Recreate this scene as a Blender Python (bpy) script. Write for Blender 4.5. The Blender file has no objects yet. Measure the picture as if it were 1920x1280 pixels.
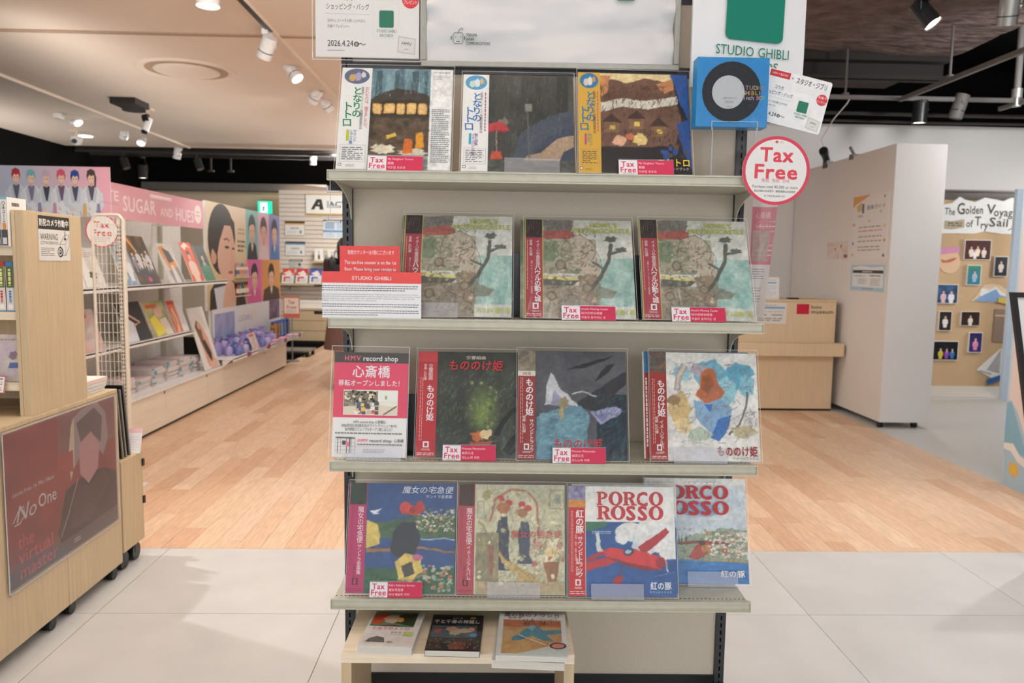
import bpy, math, random
import numpy as np
from mathutils import Matrix, Vector
random.seed(7)
SC = bpy.context.scene
COL = SC.collection
# ------------------------------------------------------------------ camera
F, PITCH, YAW, ROLL, DY, CAMZ = 1460.0, .0998, .0277, .0148, .0129, 1.42
def axes(p, y, ro):
    w = np.array([math.sin(y)*math.cos(p), math.cos(y)*math.cos(p), -math.sin(p)])
    r = np.array([math.cos(y), -math.sin(y), 0.0]); u = np.cross(r, w)
    return r*math.cos(ro)+u*math.sin(ro), -r*math.sin(ro)+u*math.cos(ro), w
AX, AXD = axes(PITCH, YAW, ROLL), axes(PITCH, YAW-DY, ROLL)
cd = bpy.data.cameras.new('camera'); cam = bpy.data.objects.new('camera', cd); COL.objects.link(cam)
_r, _u, _w = AX
cam.matrix_world = Matrix(((_r[0], _u[0], -_w[0], 0), (_r[1], _u[1], -_w[1], 0), (_r[2], _u[2], -_w[2], CAMZ), (0, 0, 0, 1)))
cd.sensor_width = 36; cd.lens = F/1920*36; cd.clip_start = .05
cd.dof.use_dof = True; cd.dof.focus_distance = 2.2; cd.dof.aperture_fstop = 4.5
SC.camera = cam
# ------------------------------------------------------------------ world, lights, exposure
wd = bpy.data.worlds.new('world'); SC.world = wd; wd.use_nodes = True
bg = wd.node_tree.nodes['Background']; bg.inputs[0].default_value = (.97, .985, 1, 1); bg.inputs[1].default_value = .42
SC.view_settings.view_transform = 'Standard'; SC.view_settings.look = 'None'
SC.view_settings.exposure = 0.0; SC.view_settings.gamma = 1.0; SC.view_settings.use_curve_mapping = False
SC.cycles.transparent_max_bounces = 32
def light(name, kind, loc, target, power, size=.5, sy=None, col=(1, .95, .88), angle=100, blend=.6):
    l = bpy.data.lights.new(name, kind); l.energy = power; l.color = col
    if kind == 'AREA':
        l.shape = 'RECTANGLE'; l.size = size; l.size_y = sy or size
    else:
        l.shadow_soft_size = size
        if kind == 'SPOT': l.spot_size = math.radians(angle); l.spot_blend = blend
    o = bpy.data.objects.new(name, l); COL.objects.link(o); o.location = loc
    o.rotation_euler = (Vector(target)-Vector(loc)).to_track_quat('-Z', 'Y').to_euler()
    return o
light('key_light', 'AREA', (.45, .75, 2.95), (.2, 2.3, 1.2), 4, .45, .35, (1, .99, .98))
light('ceiling_panel_light', 'AREA', (-.4, .4, 2.95), (-.4, 1.4, 0), 10, 2.5, 1.5, (1, .99, .98))
light('left_aisle_light', 'AREA', (-1.2, 3.0, 2.95), (-1.9, 6.6, .3), 48, 1.2, 1.2, (1, .96, .91))
light('right_aisle_light', 'AREA', (2.6, 2.6, 2.95), (2.8, 5.2, 0), 27, 1.2, 1.2, (1, .99, .97))
light('front_fill', 'AREA', (0, -2.6, 1.5), (0, 3, 2.3), 140, 9, 2.2, (.97, .985, 1))  # soft fill added behind the camera
light('shelf_top_fill', 'AREA', (-3.14, 7.6, 2.03), (-2.6, 7.6, 4), 13, 4.6, .12, (1, .96, .91)).rotation_euler = (math.pi, math.radians(14), math.pi/2)  # upward fill added over the shelving to lift the ceiling; no fitting there
light('stand_top_fill', 'AREA', (.1, 2.46, 2.44), (-.6, 2.9, 4), 48, 1.0, .1, (1, .95, .9))  # unseen upward fill added above the stand for the near ceiling
light('aisle_fill', 'AREA', (.2, 6.6, 2.97), (-.3, 6.9, 0), 58, 1.6, 1.6, (1, .97, .92))  # overhead fill added for the aisles, hidden behind the display
light('left_ceiling_fill', 'AREA', (-5.9, 8.6, 2.1), (-4.8, 8.6, 4), 34, 5, .15, (1, .95, .9)).rotation_euler = (math.pi, math.radians(28), math.pi/2)  # made-up upward wash to even out the left ceiling; there is no cove
light('back_ceiling_fill', 'AREA', (-.5, 10.0, 1.9), (-.6, 10.0, 4), 26, 1.5, 1.5, (1, .95, .9))  # free-floating fill added to raise the back of the ceiling
light('slatwall_fill', 'AREA', (-1.85, 11.7, 2.9), (-2.7, 13.6, 1.3), 60, 1.0, .4, (1, .96, .91))  # added to brighten the slatted wall, hidden behind the display
light('far_ceiling_fill', 'AREA', (-2.4, 13.9, 2.66), (-2.3, 11, 4), 100, 2.4, .1, (1, .95, .88))  # extra upward fill added for the far end of the ceiling
light('photo_room_fill', 'AREA', (4.8, 6.0, 2.97), (5.8, 9.27, 1.3), 38, .5, .5, (1, .99, .98))  # added out of view to brighten the kraft board and bulkhead
light('photo_board_fill', 'AREA', (7.3, 8.6, 1.9), (5.6, 9.27, 1.1), 27, .5, .6, (1, .98, .95))  # second added fill for the kraft board, out of view
light('right_floor_spot', 'SPOT', (3.3, 4.5, 3.0), (1.9, 2.9, 0), 95, .03, col=(1, .98, .96), angle=85, blend=.6)
light('left_floor_spot', 'SPOT', (-2.75, 3.75, 2.97), (-1.0, 2.9, 0), 130, .03, col=(1, .97, .93), angle=85, blend=.6)
light('white_wall_fill', 'AREA', (5.6, 5.4, 3.9), (4.9, 9, 2.6), 5, .8, .5, (1, .99, .98))  # out-of-view fill added to raise the white wall's brightness
# ------------------------------------------------------------------ materials
def lin(c):
    return c/12.92 if c <= .04045 else ((c+.055)/1.055)**2.4
def C(h):
    if isinstance(h, tuple): return h
    return tuple(lin(int(h[i:i+2], 16)/255) for i in (1, 3, 5))
def mat(name, col, rough=.5, metal=0, spec=.5, emit=0, noise=None, bump=None, coat=0):
    m = bpy.data.materials.new(name); m.use_nodes = True; nt = m.node_tree; b = nt.nodes['Principled BSDF']
    c = C(col); b.inputs['Base Color'].default_value = (*c, 1)
    b.inputs['Roughness'].default_value = rough; b.inputs['Metallic'].default_value = metal
    b.inputs['Specular IOR Level'].default_value = spec; b.inputs['Coat Weight'].default_value = coat
    if emit:
        b.inputs['Emission Color'].default_value = (*c, 1); b.inputs['Emission Strength'].default_value = emit
    tc = nt.nodes.new('ShaderNodeTexCoord')
    def nz(scale, stretch, det=4):
        mp = nt.nodes.new('ShaderNodeMapping'); mp.inputs['Scale'].default_value = stretch
        nt.links.new(tc.outputs['Object'], mp.inputs[0])
        n = nt.nodes.new('ShaderNodeTexNoise'); n.inputs['Scale'].default_value = scale; n.inputs['Detail'].default_value = det
        nt.links.new(mp.outputs[0], n.inputs[0]); return n
    sc, st, amt = noise or (40, (1, 1, 1), .06)
    n = nz(sc, st); mr = nt.nodes.new('ShaderNodeMapRange')
    mr.inputs[1].default_value = .3; mr.inputs[2].default_value = .7
    mr.inputs[3].default_value = 1-amt; mr.inputs[4].default_value = 1+amt
    nt.links.new(n.outputs[0], mr.inputs[0])
    mx = nt.nodes.new('ShaderNodeMix'); mx.data_type = 'RGBA'; mx.blend_type = 'MULTIPLY'; mx.inputs[0].default_value = 1
    mx.inputs[6].default_value = (*c, 1); nt.links.new(mr.outputs[0], mx.inputs[7])
    nt.links.new(mx.outputs[2], b.inputs['Base Color'])
    if bump:
        n2 = nz(bump[0], bump[1]); bp = nt.nodes.new('ShaderNodeBump'); bp.inputs['Strength'].default_value = bump[2]
        bp.inputs['Distance'].default_value = bump[3] if len(bump) > 3 else .01
        nt.links.new(n2.outputs[0], bp.inputs['Height']); nt.links.new(bp.outputs[0], b.inputs['Normal'])
    return m
def attr_mat(name, rough, spec, scale, amt, grain=None, coat=0):
    """colour from the mesh's own colour attribute, times a fine procedural grain"""
    m = bpy.data.materials.new(name); m.use_nodes = True; nt = m.node_tree; b = nt.nodes['Principled BSDF']
    b.inputs['Roughness'].default_value = rough; b.inputs['Specular IOR Level'].default_value = spec; b.inputs['Coat Weight'].default_value = coat
    at = nt.nodes.new('ShaderNodeVertexColor'); at.layer_name = 'Col'
    tc = nt.nodes.new('ShaderNodeTexCoord'); mp = nt.nodes.new('ShaderNodeMapping'); mp.inputs['Scale'].default_value = grain or (1, 1, 1)
    oi = nt.nodes.new('ShaderNodeObjectInfo'); ml = nt.nodes.new('ShaderNodeMath'); ml.operation = 'MULTIPLY'; ml.inputs[1].default_value = 37
    nt.links.new(oi.outputs['Random'], ml.inputs[0]); nt.links.new(ml.outputs[0], mp.inputs['Location'])
    nt.links.new(tc.outputs['Object'], mp.inputs[0])
    n = nt.nodes.new('ShaderNodeTexNoise'); n.inputs['Scale'].default_value = scale; n.inputs['Detail'].default_value = 5
    nt.links.new(mp.outputs[0], n.inputs[0])
    mr = nt.nodes.new('ShaderNodeMapRange'); mr.inputs[1].default_value = .3; mr.inputs[2].default_value = .7
    mr.inputs[3].default_value = 1-amt; mr.inputs[4].default_value = 1+amt; nt.links.new(n.outputs[0], mr.inputs[0])
    mx = nt.nodes.new('ShaderNodeMix'); mx.data_type = 'RGBA'; mx.blend_type = 'MULTIPLY'; mx.inputs[0].default_value = 1
    nt.links.new(at.outputs[0], mx.inputs[6]); nt.links.new(mr.outputs[0], mx.inputs[7]); nt.links.new(mx.outputs[2], b.inputs['Base Color'])
    return m
def clear_mat(name, tint, gl=1.0, rough=.06, ior=1.45, bump=None, haze=0.0):
    m = bpy.data.materials.new(name); m.use_nodes = True; nt = m.node_tree
    for n in list(nt.nodes):
        if n.type != 'OUTPUT_MATERIAL': nt.nodes.remove(n)
    out = nt.nodes['Material Output']
    tr = nt.nodes.new('ShaderNodeBsdfTransparent'); tr.inputs[0].default_value = (*tint, 1)
    gs = nt.nodes.new('ShaderNodeBsdfGlossy'); gs.inputs['Roughness'].default_value = rough
    fr = nt.nodes.new('ShaderNodeFresnel'); fr.inputs['IOR'].default_value = ior
    mu = nt.nodes.new('ShaderNodeMath'); mu.operation = 'MULTIPLY'; mu.inputs[1].default_value = gl; mu.use_clamp = True
    mx = nt.nodes.new('ShaderNodeMixShader')
    nt.links.new(fr.outputs[0], mu.inputs[0]); nt.links.new(mu.outputs[0], mx.inputs[0])
    base = tr
    if haze:
        df = nt.nodes.new('ShaderNodeBsdfDiffuse'); df.inputs[0].default_value = (.9, .9, .92, 1)
        m2 = nt.nodes.new('ShaderNodeMixShader'); m2.inputs[0].default_value = haze
        nt.links.new(tr.outputs[0], m2.inputs[1]); nt.links.new(df.outputs[0], m2.inputs[2]); base = m2
    nt.links.new(base.outputs[0], mx.inputs[1]); nt.links.new(gs.outputs[0], mx.inputs[2]); nt.links.new(mx.outputs[0], out.inputs[0])
    if bump:
        tc = nt.nodes.new('ShaderNodeTexCoord'); mp = nt.nodes.new('ShaderNodeMapping')
        mp.inputs['Rotation'].default_value = (0, bump[3], 0); mp.inputs['Scale'].default_value = bump[1]
        oi = nt.nodes.new('ShaderNodeObjectInfo'); ml = nt.nodes.new('ShaderNodeMath'); ml.operation = 'MULTIPLY'; ml.inputs[1].default_value = 50
        nt.links.new(oi.outputs['Random'], ml.inputs[0]); nt.links.new(ml.outputs[0], mp.inputs['Location'])
        nt.links.new(tc.outputs['Object'], mp.inputs[0])
        n = nt.nodes.new('ShaderNodeTexNoise'); n.inputs['Scale'].default_value = bump[0]; n.inputs['Detail'].default_value = 2; n.inputs['Distortion'].default_value = 1.2
        nt.links.new(mp.outputs[0], n.inputs[0])
        bp = nt.nodes.new('ShaderNodeBump'); bp.inputs['Strength'].default_value = bump[2]; bp.inputs['Distance'].default_value = .01
        nt.links.new(n.outputs[0], bp.inputs['Height']); nt.links.new(bp.outputs[0], gs.inputs['Normal']); nt.links.new(bp.outputs[0], fr.inputs['Normal'])
    return m
M = {}
M['print'] = attr_mat('printed_paper', .5, .3, 160, .025)
M['art'] = attr_mat('painted_print', .42, .35, 55, .07)
M['spine'] = attr_mat('book_spine', .4, .4, 90, .03)
M['plank'] = attr_mat('oak_plank', .42, .35, 9, .13, (9, 1, 9))
M['tile'] = attr_mat('grey_tile', .45, .35, 3.5, .06)
M['film'] = clear_mat('sleeve_film', (.985, .985, .985), .8, .09, 1.38, (5, (3.4, 1, .6), .34, .6))
M['acrylic'] = clear_mat('clear_acrylic', (.985, .985, .99), .2, .05, 1.42)
M['lip'] = clear_mat('acrylic_lip', (.9, .9, .96), .9, .1, 1.45, None, .2)
M['aedge'] = clear_mat('acrylic_edge', (.9, .92, .92), 1, .2, 1.5, None, .55)
M['cream'] = mat('cream_steel', '#bfbcab', .38, 0, .5)
M['cream2'] = mat('cream_wire', '#e3d8c8', .45)
M['panel'] = mat('beige_panel', '#c6bbab', .7, 0, .3, noise=(300, (1, 1, 1), .04))
M['black'] = mat('black_steel', '#34363a', .45, 0, .5)
M['darkhole'] = mat('slot_shadow_black', '#060606', .9, 0, .1)
M['blackplastic'] = mat('black_plastic', '#1c1c1f', .35, 0, .5)
M['oak'] = mat('oak_veneer', '#c6b08f', .5, 0, .35, noise=(6, (14, 14, .7), .09), bump=(8, (20, 20, .6), .05))
M['oakc'] = mat('oak_counter', '#dac2a1', .5, 0, .35, noise=(6, (14, 14, .7), .06))
M['oakx'] = mat('oak_table', '#e8d8c0', .45, 0, .35, noise=(7, (.7, 14, 14), .08))
M['beigebox'] = mat('beige_laminate', '#ecdfce', .5, 0, .35, noise=(5, (10, .7, 10), .05))
M['white'] = mat('white_paint', '#e6e3de', .55, 0, .4)
M['whitegloss'] = mat('white_plastic', '#ecebea', .3, 0, .5)
M['wallw'] = mat('white_wall', '#dbd8d6', .75, 0, .25, noise=(2, (1, 1, 1), .02))
M['wallb'] = mat('beige_wall', '#d9c7ad', .75, 0, .25)
M['ceil'] = mat('ceiling_paint', '#e8d8c9', .8, 0, .2, noise=(1.5, (1, 1, 1), .02))
M['groove'] = mat('ceiling_groove', '#b49a84', .8)
M['void'] = mat('black_ceiling', '#0d0c0c', .9, 0, .1)
M['duct'] = mat('duct_wrap', '#6f5f5b', .8, 0, .2, noise=(5, (1, 1, 1), .35), bump=(4, (1, 2.5, 1), .9, .15))
M['duct2'] = mat('duct_board', '#8a8280', .8, 0, .2)
M['pipe'] = mat('ceiling_pipe', '#6d6966', .6)
M['pipedark'] = mat('ceiling_pipe_dark', '#2a2523', .7)
M['alu'] = mat('brushed_aluminium', '#9a9a94', .35, .6, .5)
M['bag'] = mat('white_poly_bag', '#e9e9ea', .32, 0, .5, bump=(6, (1, 1, 2.2), .3, .012), noise=(3, (1, 1, 1), .02))
M['sheetw'] = mat('white_sheet_poly', '#cfcfd1', .35, 0, .5, noise=(3, (1, 1, 1), .02))
M['kraft'] = mat('kraft_board', '#c2a582', .8, 0, .2, noise=(3, (1, 1, 1), .05))
M['bluewhite'] = mat('pale_blue_board', '#c6d5e4', .6)
M['slat'] = mat('cream_slatwall', '#ddd2c4', .6)
M['lamp'] = mat('lamp_face', '#fff6e6', .5, emit=9)
M['lampw'] = mat('lamp_face_dim', '#fff6e6', .5, emit=2)
M['exit'] = mat('exit_sign_green', '#14c9a2', .4, emit=1.3)
M['exitw'] = mat('exit_sign_white', '#f2fff8', .4, emit=1.6)
M['skin'] = mat('skin', '#c99a7c', .55)
M['hair'] = mat('dark_hair', '#171313', .5)
M['knit'] = mat('black_knit', '#1b191a', .9, noise=(60, (1, 1, 1), .15))
M['skirt'] = mat('brown_skirt', '#6b4d45', .8, noise=(8, (6, 6, .6), .15))
M['leather'] = mat('black_leather', '#16161a', .4)
M['strap'] = mat('grey_strap', '#8d8d90', .6)
M['cable'] = mat('white_cable', '#cfcac4', .5)
M['green'] = mat('print_green', '#12806a', .5)
# ------------------------------------------------------------------ geometry helpers
MATW = {}
def link(o, parent, Mx):
    COL.objects.link(o)
    if parent is not None:
        o.parent = parent
        MATW[o.name] = MATW[parent.name] @ (Mx or Matrix())
    else:
        MATW[o.name] = Mx or Matrix()
    if Mx is not None: o.matrix_basis = Mx
    return o
def tag(o, label, cat, group=None):
    o['label'] = label; o['category'] = cat
    if group: o['group'] = group
    return o
def thing(name, label, cat, Mx, group=None):
    if not isinstance(Mx, Matrix): Mx = Matrix.Translation(Mx)
    o = bpy.data.objects.new(name, None); o.empty_display_size = .05
    link(o, None, Mx); return tag(o, label, cat, group)
class MB:
    def __init__(s): s.v = []; s.f = []; s.m = []; s.s = []
    def add(s, vs, fs, mi=0, sm=False, T=None):
        n = len(s.v)
        for p in vs:
            p = Vector(p); s.v.append(tuple(T @ p) if T else tuple(p))
        for f in fs: s.f.append(tuple(i+n for i in f)); s.m.append(mi); s.s.append(sm)
        return s
    def box(s, a, b, mi=0, T=None):
        x0, x1 = sorted((a[0], b[0])); y0, y1 = sorted((a[1], b[1])); z0, z1 = sorted((a[2], b[2]))
        return s.add([(x0, y0, z0), (x1, y0, z0), (x1, y1, z0), (x0, y1, z0), (x0, y0, z1), (x1, y0, z1), (x1, y1, z1), (x0, y1, z1)],
                     [(0, 3, 2, 1), (4, 5, 6, 7), (0, 1, 5, 4), (1, 2, 6, 5), (2, 3, 7, 6), (3, 0, 4, 7)], mi, False, T)
    def cyl(s, p, q, r, n=12, r2=None, mi=0, cap=True, capmi=None):
        p, q = Vector(p), Vector(q); r2 = r if r2 is None else r2
        d = (q-p).normalized(); a = d.orthogonal().normalized(); b = d.cross(a)
        vs = [p+(a*math.cos(2*math.pi*i/n)+b*math.sin(2*math.pi*i/n))*r for i in range(n)]
        vs += [q+(a*math.cos(2*math.pi*i/n)+b*math.sin(2*math.pi*i/n))*r2 for i in range(n)]
        s.add(vs, [(i, (i+1) % n, n+(i+1) % n, n+i) for i in range(n)], mi, True)
        if cap:
            s.add(vs, [tuple(reversed(range(n)))], mi); s.add(vs, [tuple(range(n, 2*n))], mi if capmi is None else capmi)
        return s
    def tube(s, pts, r, n=6, mi=0):
        pts = [Vector(p) for p in pts]; rings = []
        for i, p in enumerate(pts):
            d = (pts[min(i+1, len(pts)-1)]-pts[max(i-1, 0)]).normalized()
            a = d.cross(Vector((.013, .02, 1))).normalized() if abs(d.z) < .98 else d.cross(Vector((0, 1, .01))).normalized()
            b = d.cross(a)
            rings.append([p+(a*math.cos(2*math.pi*k/n)+b*math.sin(2*math.pi*k/n))*r for k in range(n)])
        vs = [v for g in rings for v in g]
        fs = [(i*n+k, i*n+(k+1) % n, (i+1)*n+(k+1) % n, (i+1)*n+k) for i in range(len(pts)-1) for k in range(n)]
        s.add(vs, fs, mi, True); s.add(vs, [tuple(reversed(range(n))), tuple(range((len(pts)-1)*n, len(pts)*n))], mi)
        return s
    def prism(s, poly, d0, d1, axis='y', mi=0, T=None):
        """poly in the plane across AXIS, pulled from d0 to d1"""
        def P(a, b, d): return {'x': (d, a, b), 'y': (a, d, b), 'z': (a, b, d)}[axis]
        n = len(poly); vs = [P(a, b, d0) for a, b in poly]+[P(a, b, d1) for a, b in poly]
        return s.add(vs, [tuple(range(n)), tuple(reversed(range(n, 2*n)))]+[(i, n+i, n+(i+1) % n, (i+1) % n) for i in range(n)], mi, False, T)
    def lathe(s, prof, n=24, T=None, mi=0, sm=True):
        vs = [(r*math.cos(2*math.pi*k/n), r*math.sin(2*math.pi*k/n), z) for r, z in prof for k in range(n)]
        fs = [(i*n+k, i*n+(k+1) % n, (i+1)*n+(k+1) % n, (i+1)*n+k) for i in range(len(prof)-1) for k in range(n)]
        return s.add(vs, fs, mi, sm, T)
    def build(s, name, mats, parent=None, world=False, Mx=None, bevel=0, recenter=True, kind=None):
        if not isinstance(mats, (list, tuple)): mats = [mats]
        vs = s.v
        if world and parent is not None:
            iv = MATW[parent.name].inverted(); vs = [tuple(iv @ Vector(p)) for p in vs]
        if parent is None and Mx is None and recenter and vs:
            a = np.array(vs); c = (a.min(0)+a.max(0))/2; c[2] = a[:, 2].min()
            vs = [tuple(p) for p in a-c]; Mx = Matrix.Translation(c)
        me = bpy.data.meshes.new(name); me.from_pydata(vs, [], s.f)
        for m in mats: me.materials.append(M[m] if isinstance(m, str) else m)
        me.polygons.foreach_set('material_index', s.m); me.polygons.foreach_set('use_smooth', s.s); me.update()
        o = bpy.data.objects.new(name, me); link(o, parent, Mx)
        if bevel:
            bm = o.modifiers.new('soft_edges', 'BEVEL'); bm.width = bevel; bm.segments = 2; bm.limit_method = 'ANGLE'
        if kind: o['kind'] = kind
        return o
def struct(o): o['kind'] = 'structure'; return o
def TR(x, y, z): return Matrix.Translation((x, y, z))
def RX(a): return Matrix.Rotation(a, 4, 'X')
def RY(a): return Matrix.Rotation(a, 4, 'Y')
def RZ(a): return Matrix.Rotation(a, 4, 'Z')
# ------------------------------------------------------------------ flat print: coloured outlines stacked a hair apart
PRINTS = []
GLYPH = {}
def fbm(x, y, seed=0, octs=4):
    rs = np.random.RandomState(seed); t = np.zeros_like(x); a = .5
    for o in range(octs):
        g = rs.rand(64, 64); xi, yi = np.floor(x).astype(int), np.floor(y).astype(int); fx, fy = x-xi, y-yi
        fx, fy = fx*fx*(3-2*fx), fy*fy*(3-2*fy); i0, j0 = xi % 64, yi % 64; i1, j1 = (xi+1) % 64, (yi+1) % 64
        t = t+a*(g[i0, j0]*(1-fx)*(1-fy)+g[i1, j0]*fx*(1-fy)+g[i0, j1]*(1-fx)*fy+g[i1, j1]*fx*fy)
        x, y, a = x*2+11, y*2+7, a*.5
    return t/(1-.5**octs)
class Print:
    EPS = 3e-5
    def __init__(s, w, h, bg=None, seed=1):
        s.w, s.h, s.k, s.gain, s.cv = w, h, 0, 1.0, None; s.items = []; s.txt = []; s.rs = random.Random(seed)
        if bg: s.rect(0, 0, 1, 1, bg)
    def canvas(s, n=128, warp=.02, seed=3):
        """from here on shapes are brushed into a fine grid of ink with wavering edges, until flush()"""
        s.n = n; s.k += 1; U, V = np.meshgrid(np.linspace(0, 1, n+1), np.linspace(0, 1, n+1)); s.U, s.V = U, V
        a = fbm(U*11, V*11, seed)-.5; b = fbm(U*11+5, V*11+9, seed+1)-.5; c = fbm(U*34, V*34, seed+2)-.5
        s.Uw, s.Vw = U+warp*(2*a+c), V+warp*(2*b-c); s.cv = np.ones((n+1, n+1, 3))*.5; s.seed = seed; s.ck = s.k; return s
    def flush(s):
        n = s.n; g = fbm(s.U*46, s.V*46, s.seed+7)-.5; g2 = fbm(s.U*13, s.V*13, s.seed+8)-.5
        c = np.clip(s.cv*(1+.22*g+.16*g2)[..., None], 0, 1).reshape(-1, 3); k, s.k = s.k, s.ck
        vs = [s._p(a, b) for a, b in zip(s.U.ravel(), s.V.ravel())]; s.k = k; m = n+1; s.cv = None
        c = np.where(c <= .04045, c/12.92, ((c+.055)/1.055)**2.4)
        s.items.append((vs, [(j*m+i+m, j*m+i+m+1, j*m+i+1, j*m+i) for j in range(n) for i in range(n)], c)); return s
    def _brush(s, pts, col, warp=True):
        p = np.array(pts); pad = .06 if warp else .01; n = s.n
        i0, i1 = (max(0, int((p[:, 0].min()-pad)*n)), min(n, int((p[:, 0].max()+pad)*n)+1)); j0, j1 = (max(0, int((p[:, 1].min()-pad)*n)), min(n, int((p[:, 1].max()+pad)*n)+1))
        if i1 < i0 or j1 < j0: return
        sl = (slice(j0, j1+1), slice(i0, i1+1)); X, Y = (s.Uw, s.Vw) if warp else (s.U, s.V); X, Y = X[sl], Y[sl]; cov = np.zeros(X.shape)
        for dx, dy in ((-.3, -.12), (.12, -.3), (.3, .12), (-.12, .3)):
            x, y = X+dx/n, Y+dy/n; ins = np.zeros(X.shape, bool)
            for k in range(len(p)):
                (xa, ya), (xb, yb) = p[k-1], p[k]
                if ya != yb: ins ^= ((ya > y) != (yb > y)) & (x < (xb-xa)*(y-ya)/(yb-ya)+xa)
            cov += ins*.25
        c = np.array([int(col[q:q+2], 16)/255 for q in (1, 3, 5)]); s.cv[sl] = s.cv[sl]*(1-cov[..., None])+c*cov[..., None]
    def _p(s, u, v): return (u*s.w, -s.k*s.EPS, (1-v)*s.h)
    def poly(s, pts, col):
        if s.cv is not None:
            r = len(pts) == 4 and all(abs(pts[i][0]-pts[i-1][0]) < 1e-9 or abs(pts[i][1]-pts[i-1][1]) < 1e-9 for i in range(4)); s._brush(pts, col, not r); return s
        for ax, lim, sg in ((0, 0, 1), (0, 1, -1), (1, 0, 1), (1, 1, -1)):
            if all(sg*(p[ax]-lim) >= 0 for p in pts): continue
            out = []
            for i, p in enumerate(pts):
                q = pts[i-1]; ip, iq = sg*(p[ax]-lim) >= 0, sg*(q[ax]-lim) >= 0
                if ip != iq: t = (lim-q[ax])/(p[ax]-q[ax]); out.append(tuple(a+(b-a)*t for a, b in zip(q, p)))
                if ip: out.append(p)
            pts = out
            if len(pts) < 3: return s
        s.k += 1; s.items.append(([s._p(u, v) for u, v in pts], [tuple(range(len(pts)))], C(col))); return s
    def rect(s, u0, v0, u1, v1, col): return s.poly([(u0, v1), (u1, v1), (u1, v0), (u0, v0)], col)
    def ell(s, u, v, ru, rv, col, n=20, a0=0, a1=360, rot=0):
        full = a1-a0 >= 360; pts = []
        for i in range(n if full else n+1):
            a = math.radians(a0+(a1-a0)*i/n); x, y = ru*math.cos(a)*s.w, rv*math.sin(a)*s.h
            c, d = math.cos(rot), math.sin(rot); pts.append((u+(x*c-y*d)/s.w, v-(x*d+y*c)/s.h))
        return s.poly(pts, col)
    def circ(s, u, v, r, col, n=28): return s.ell(u, v, r*s.h/s.w, r, col, n)
    def blob(s, u, v, ru, rv, col, jag=.25, n=16):
        return s.poly([(u+ru*math.cos(a)*(1+s.rs.uniform(-jag, jag)), v-rv*math.sin(a)*(1+s.rs.uniform(-jag, jag))) for a in [2*math.pi*i/n for i in range(n)]], col)
    def line(s, pts, wd, col):
        """a stroke of width WD (of the height) through points"""
        s.k += 1; P = [np.array((u*s.w, (1-v)*s.h)) for u, v in pts]; L, Rr = [], []
        for i, p in enumerate(P):
            d = P[min(i+1, len(P)-1)]-P[max(i-1, 0)]; d = d/(np.linalg.norm(d)+1e-9); nrm = np.array((-d[1], d[0]))*wd*s.h/2
            L.append(p+nrm); Rr.append(p-nrm)
        if s.cv is not None:
            s._brush([(q[0]/s.w, 1-q[1]/s.h) for q in L+Rr[::-1]], col); return s
        n = len(P); vs = [(q[0], -s.k*s.EPS, q[1]) for q in L+Rr]
        s.items.append((vs, [(n+i, n+i+1, i+1, i) for i in range(n-1)], C(col))); return s
    def frame(s, u0, v0, u1, v1, wd, col):
        for pts in (((u0, v0), (u1, v0)), ((u0, v1), (u1, v1)), ((u0, v0), (u0, v1)), ((u1, v0), (u1, v1))): s.line(pts, wd, col)
        return s
    def rrect(s, u0, v0, u1, v1, r, col):
        ru = r*s.h/s.w; pts = []
        for cx, cy, a0 in ((u1-ru, v0+r, 0), (u0+ru, v0+r, 90), (u0+ru, v1-r, 180), (u1-ru, v1-r, 270)):
            for k in range(6): a = math.radians(a0+18*k); pts.append((cx+ru*math.cos(a), cy-r*math.sin(a)))
        return s.poly(pts, col)
    def grid(s, u0, v0, u1, v1, nx, ny, fn):
        """a patch of smoothly varying ink; fn(u, v) -> n x 3 sRGB 0..1 with u, v in 0..1 over the patch"""
        if s.cv is not None:
            m = (s.U >= u0-1e-6) & (s.U <= u1+1e-6) & (s.V >= v0-1e-6) & (s.V <= v1+1e-6); s.cv[m] = fn((s.U[m]-u0)/(u1-u0), (s.V[m]-v0)/(v1-v0)); return s
        s.k += 1; U, V = np.meshgrid(np.linspace(0, 1, nx+1), np.linspace(0, 1, ny+1))
        c = np.clip(fn(U.ravel(), V.ravel()), 0, 1); c = np.where(c <= .04045, c/12.92, ((c+.055)/1.055)**2.4)
        vs = [s._p(u0+(u1-u0)*a, v0+(v1-v0)*b) for a, b in zip(U.ravel(), V.ravel())]; n = nx+1
        s.items.append((vs, [(j*n+i+n, j*n+i+n+1, j*n+i+1, j*n+i) for j in range(ny) for i in range(nx)], c)); return s
    def text(s, t, u, v, size, col, b=0, al='c', w=None, rot=0, shear=0, sp=0):
        s.k += 1; s.txt.append(('h', t, u, v, size, C(col), b, al, w, rot, shear, s.k, sp)); GLYPH.update({(c, b): None for c in t if c != ' '}); return s
    def vtext(s, t, u, v, size, col, b=0, pitch=1.0, shear=0, sx=1):
        s.k += 1; s.txt.append(('v', t, u, v, size, C(col), b, pitch, shear, sx, s.k)); GLYPH.update({(c, b): None for c in t if c not in ' 　'}); return s
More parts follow.
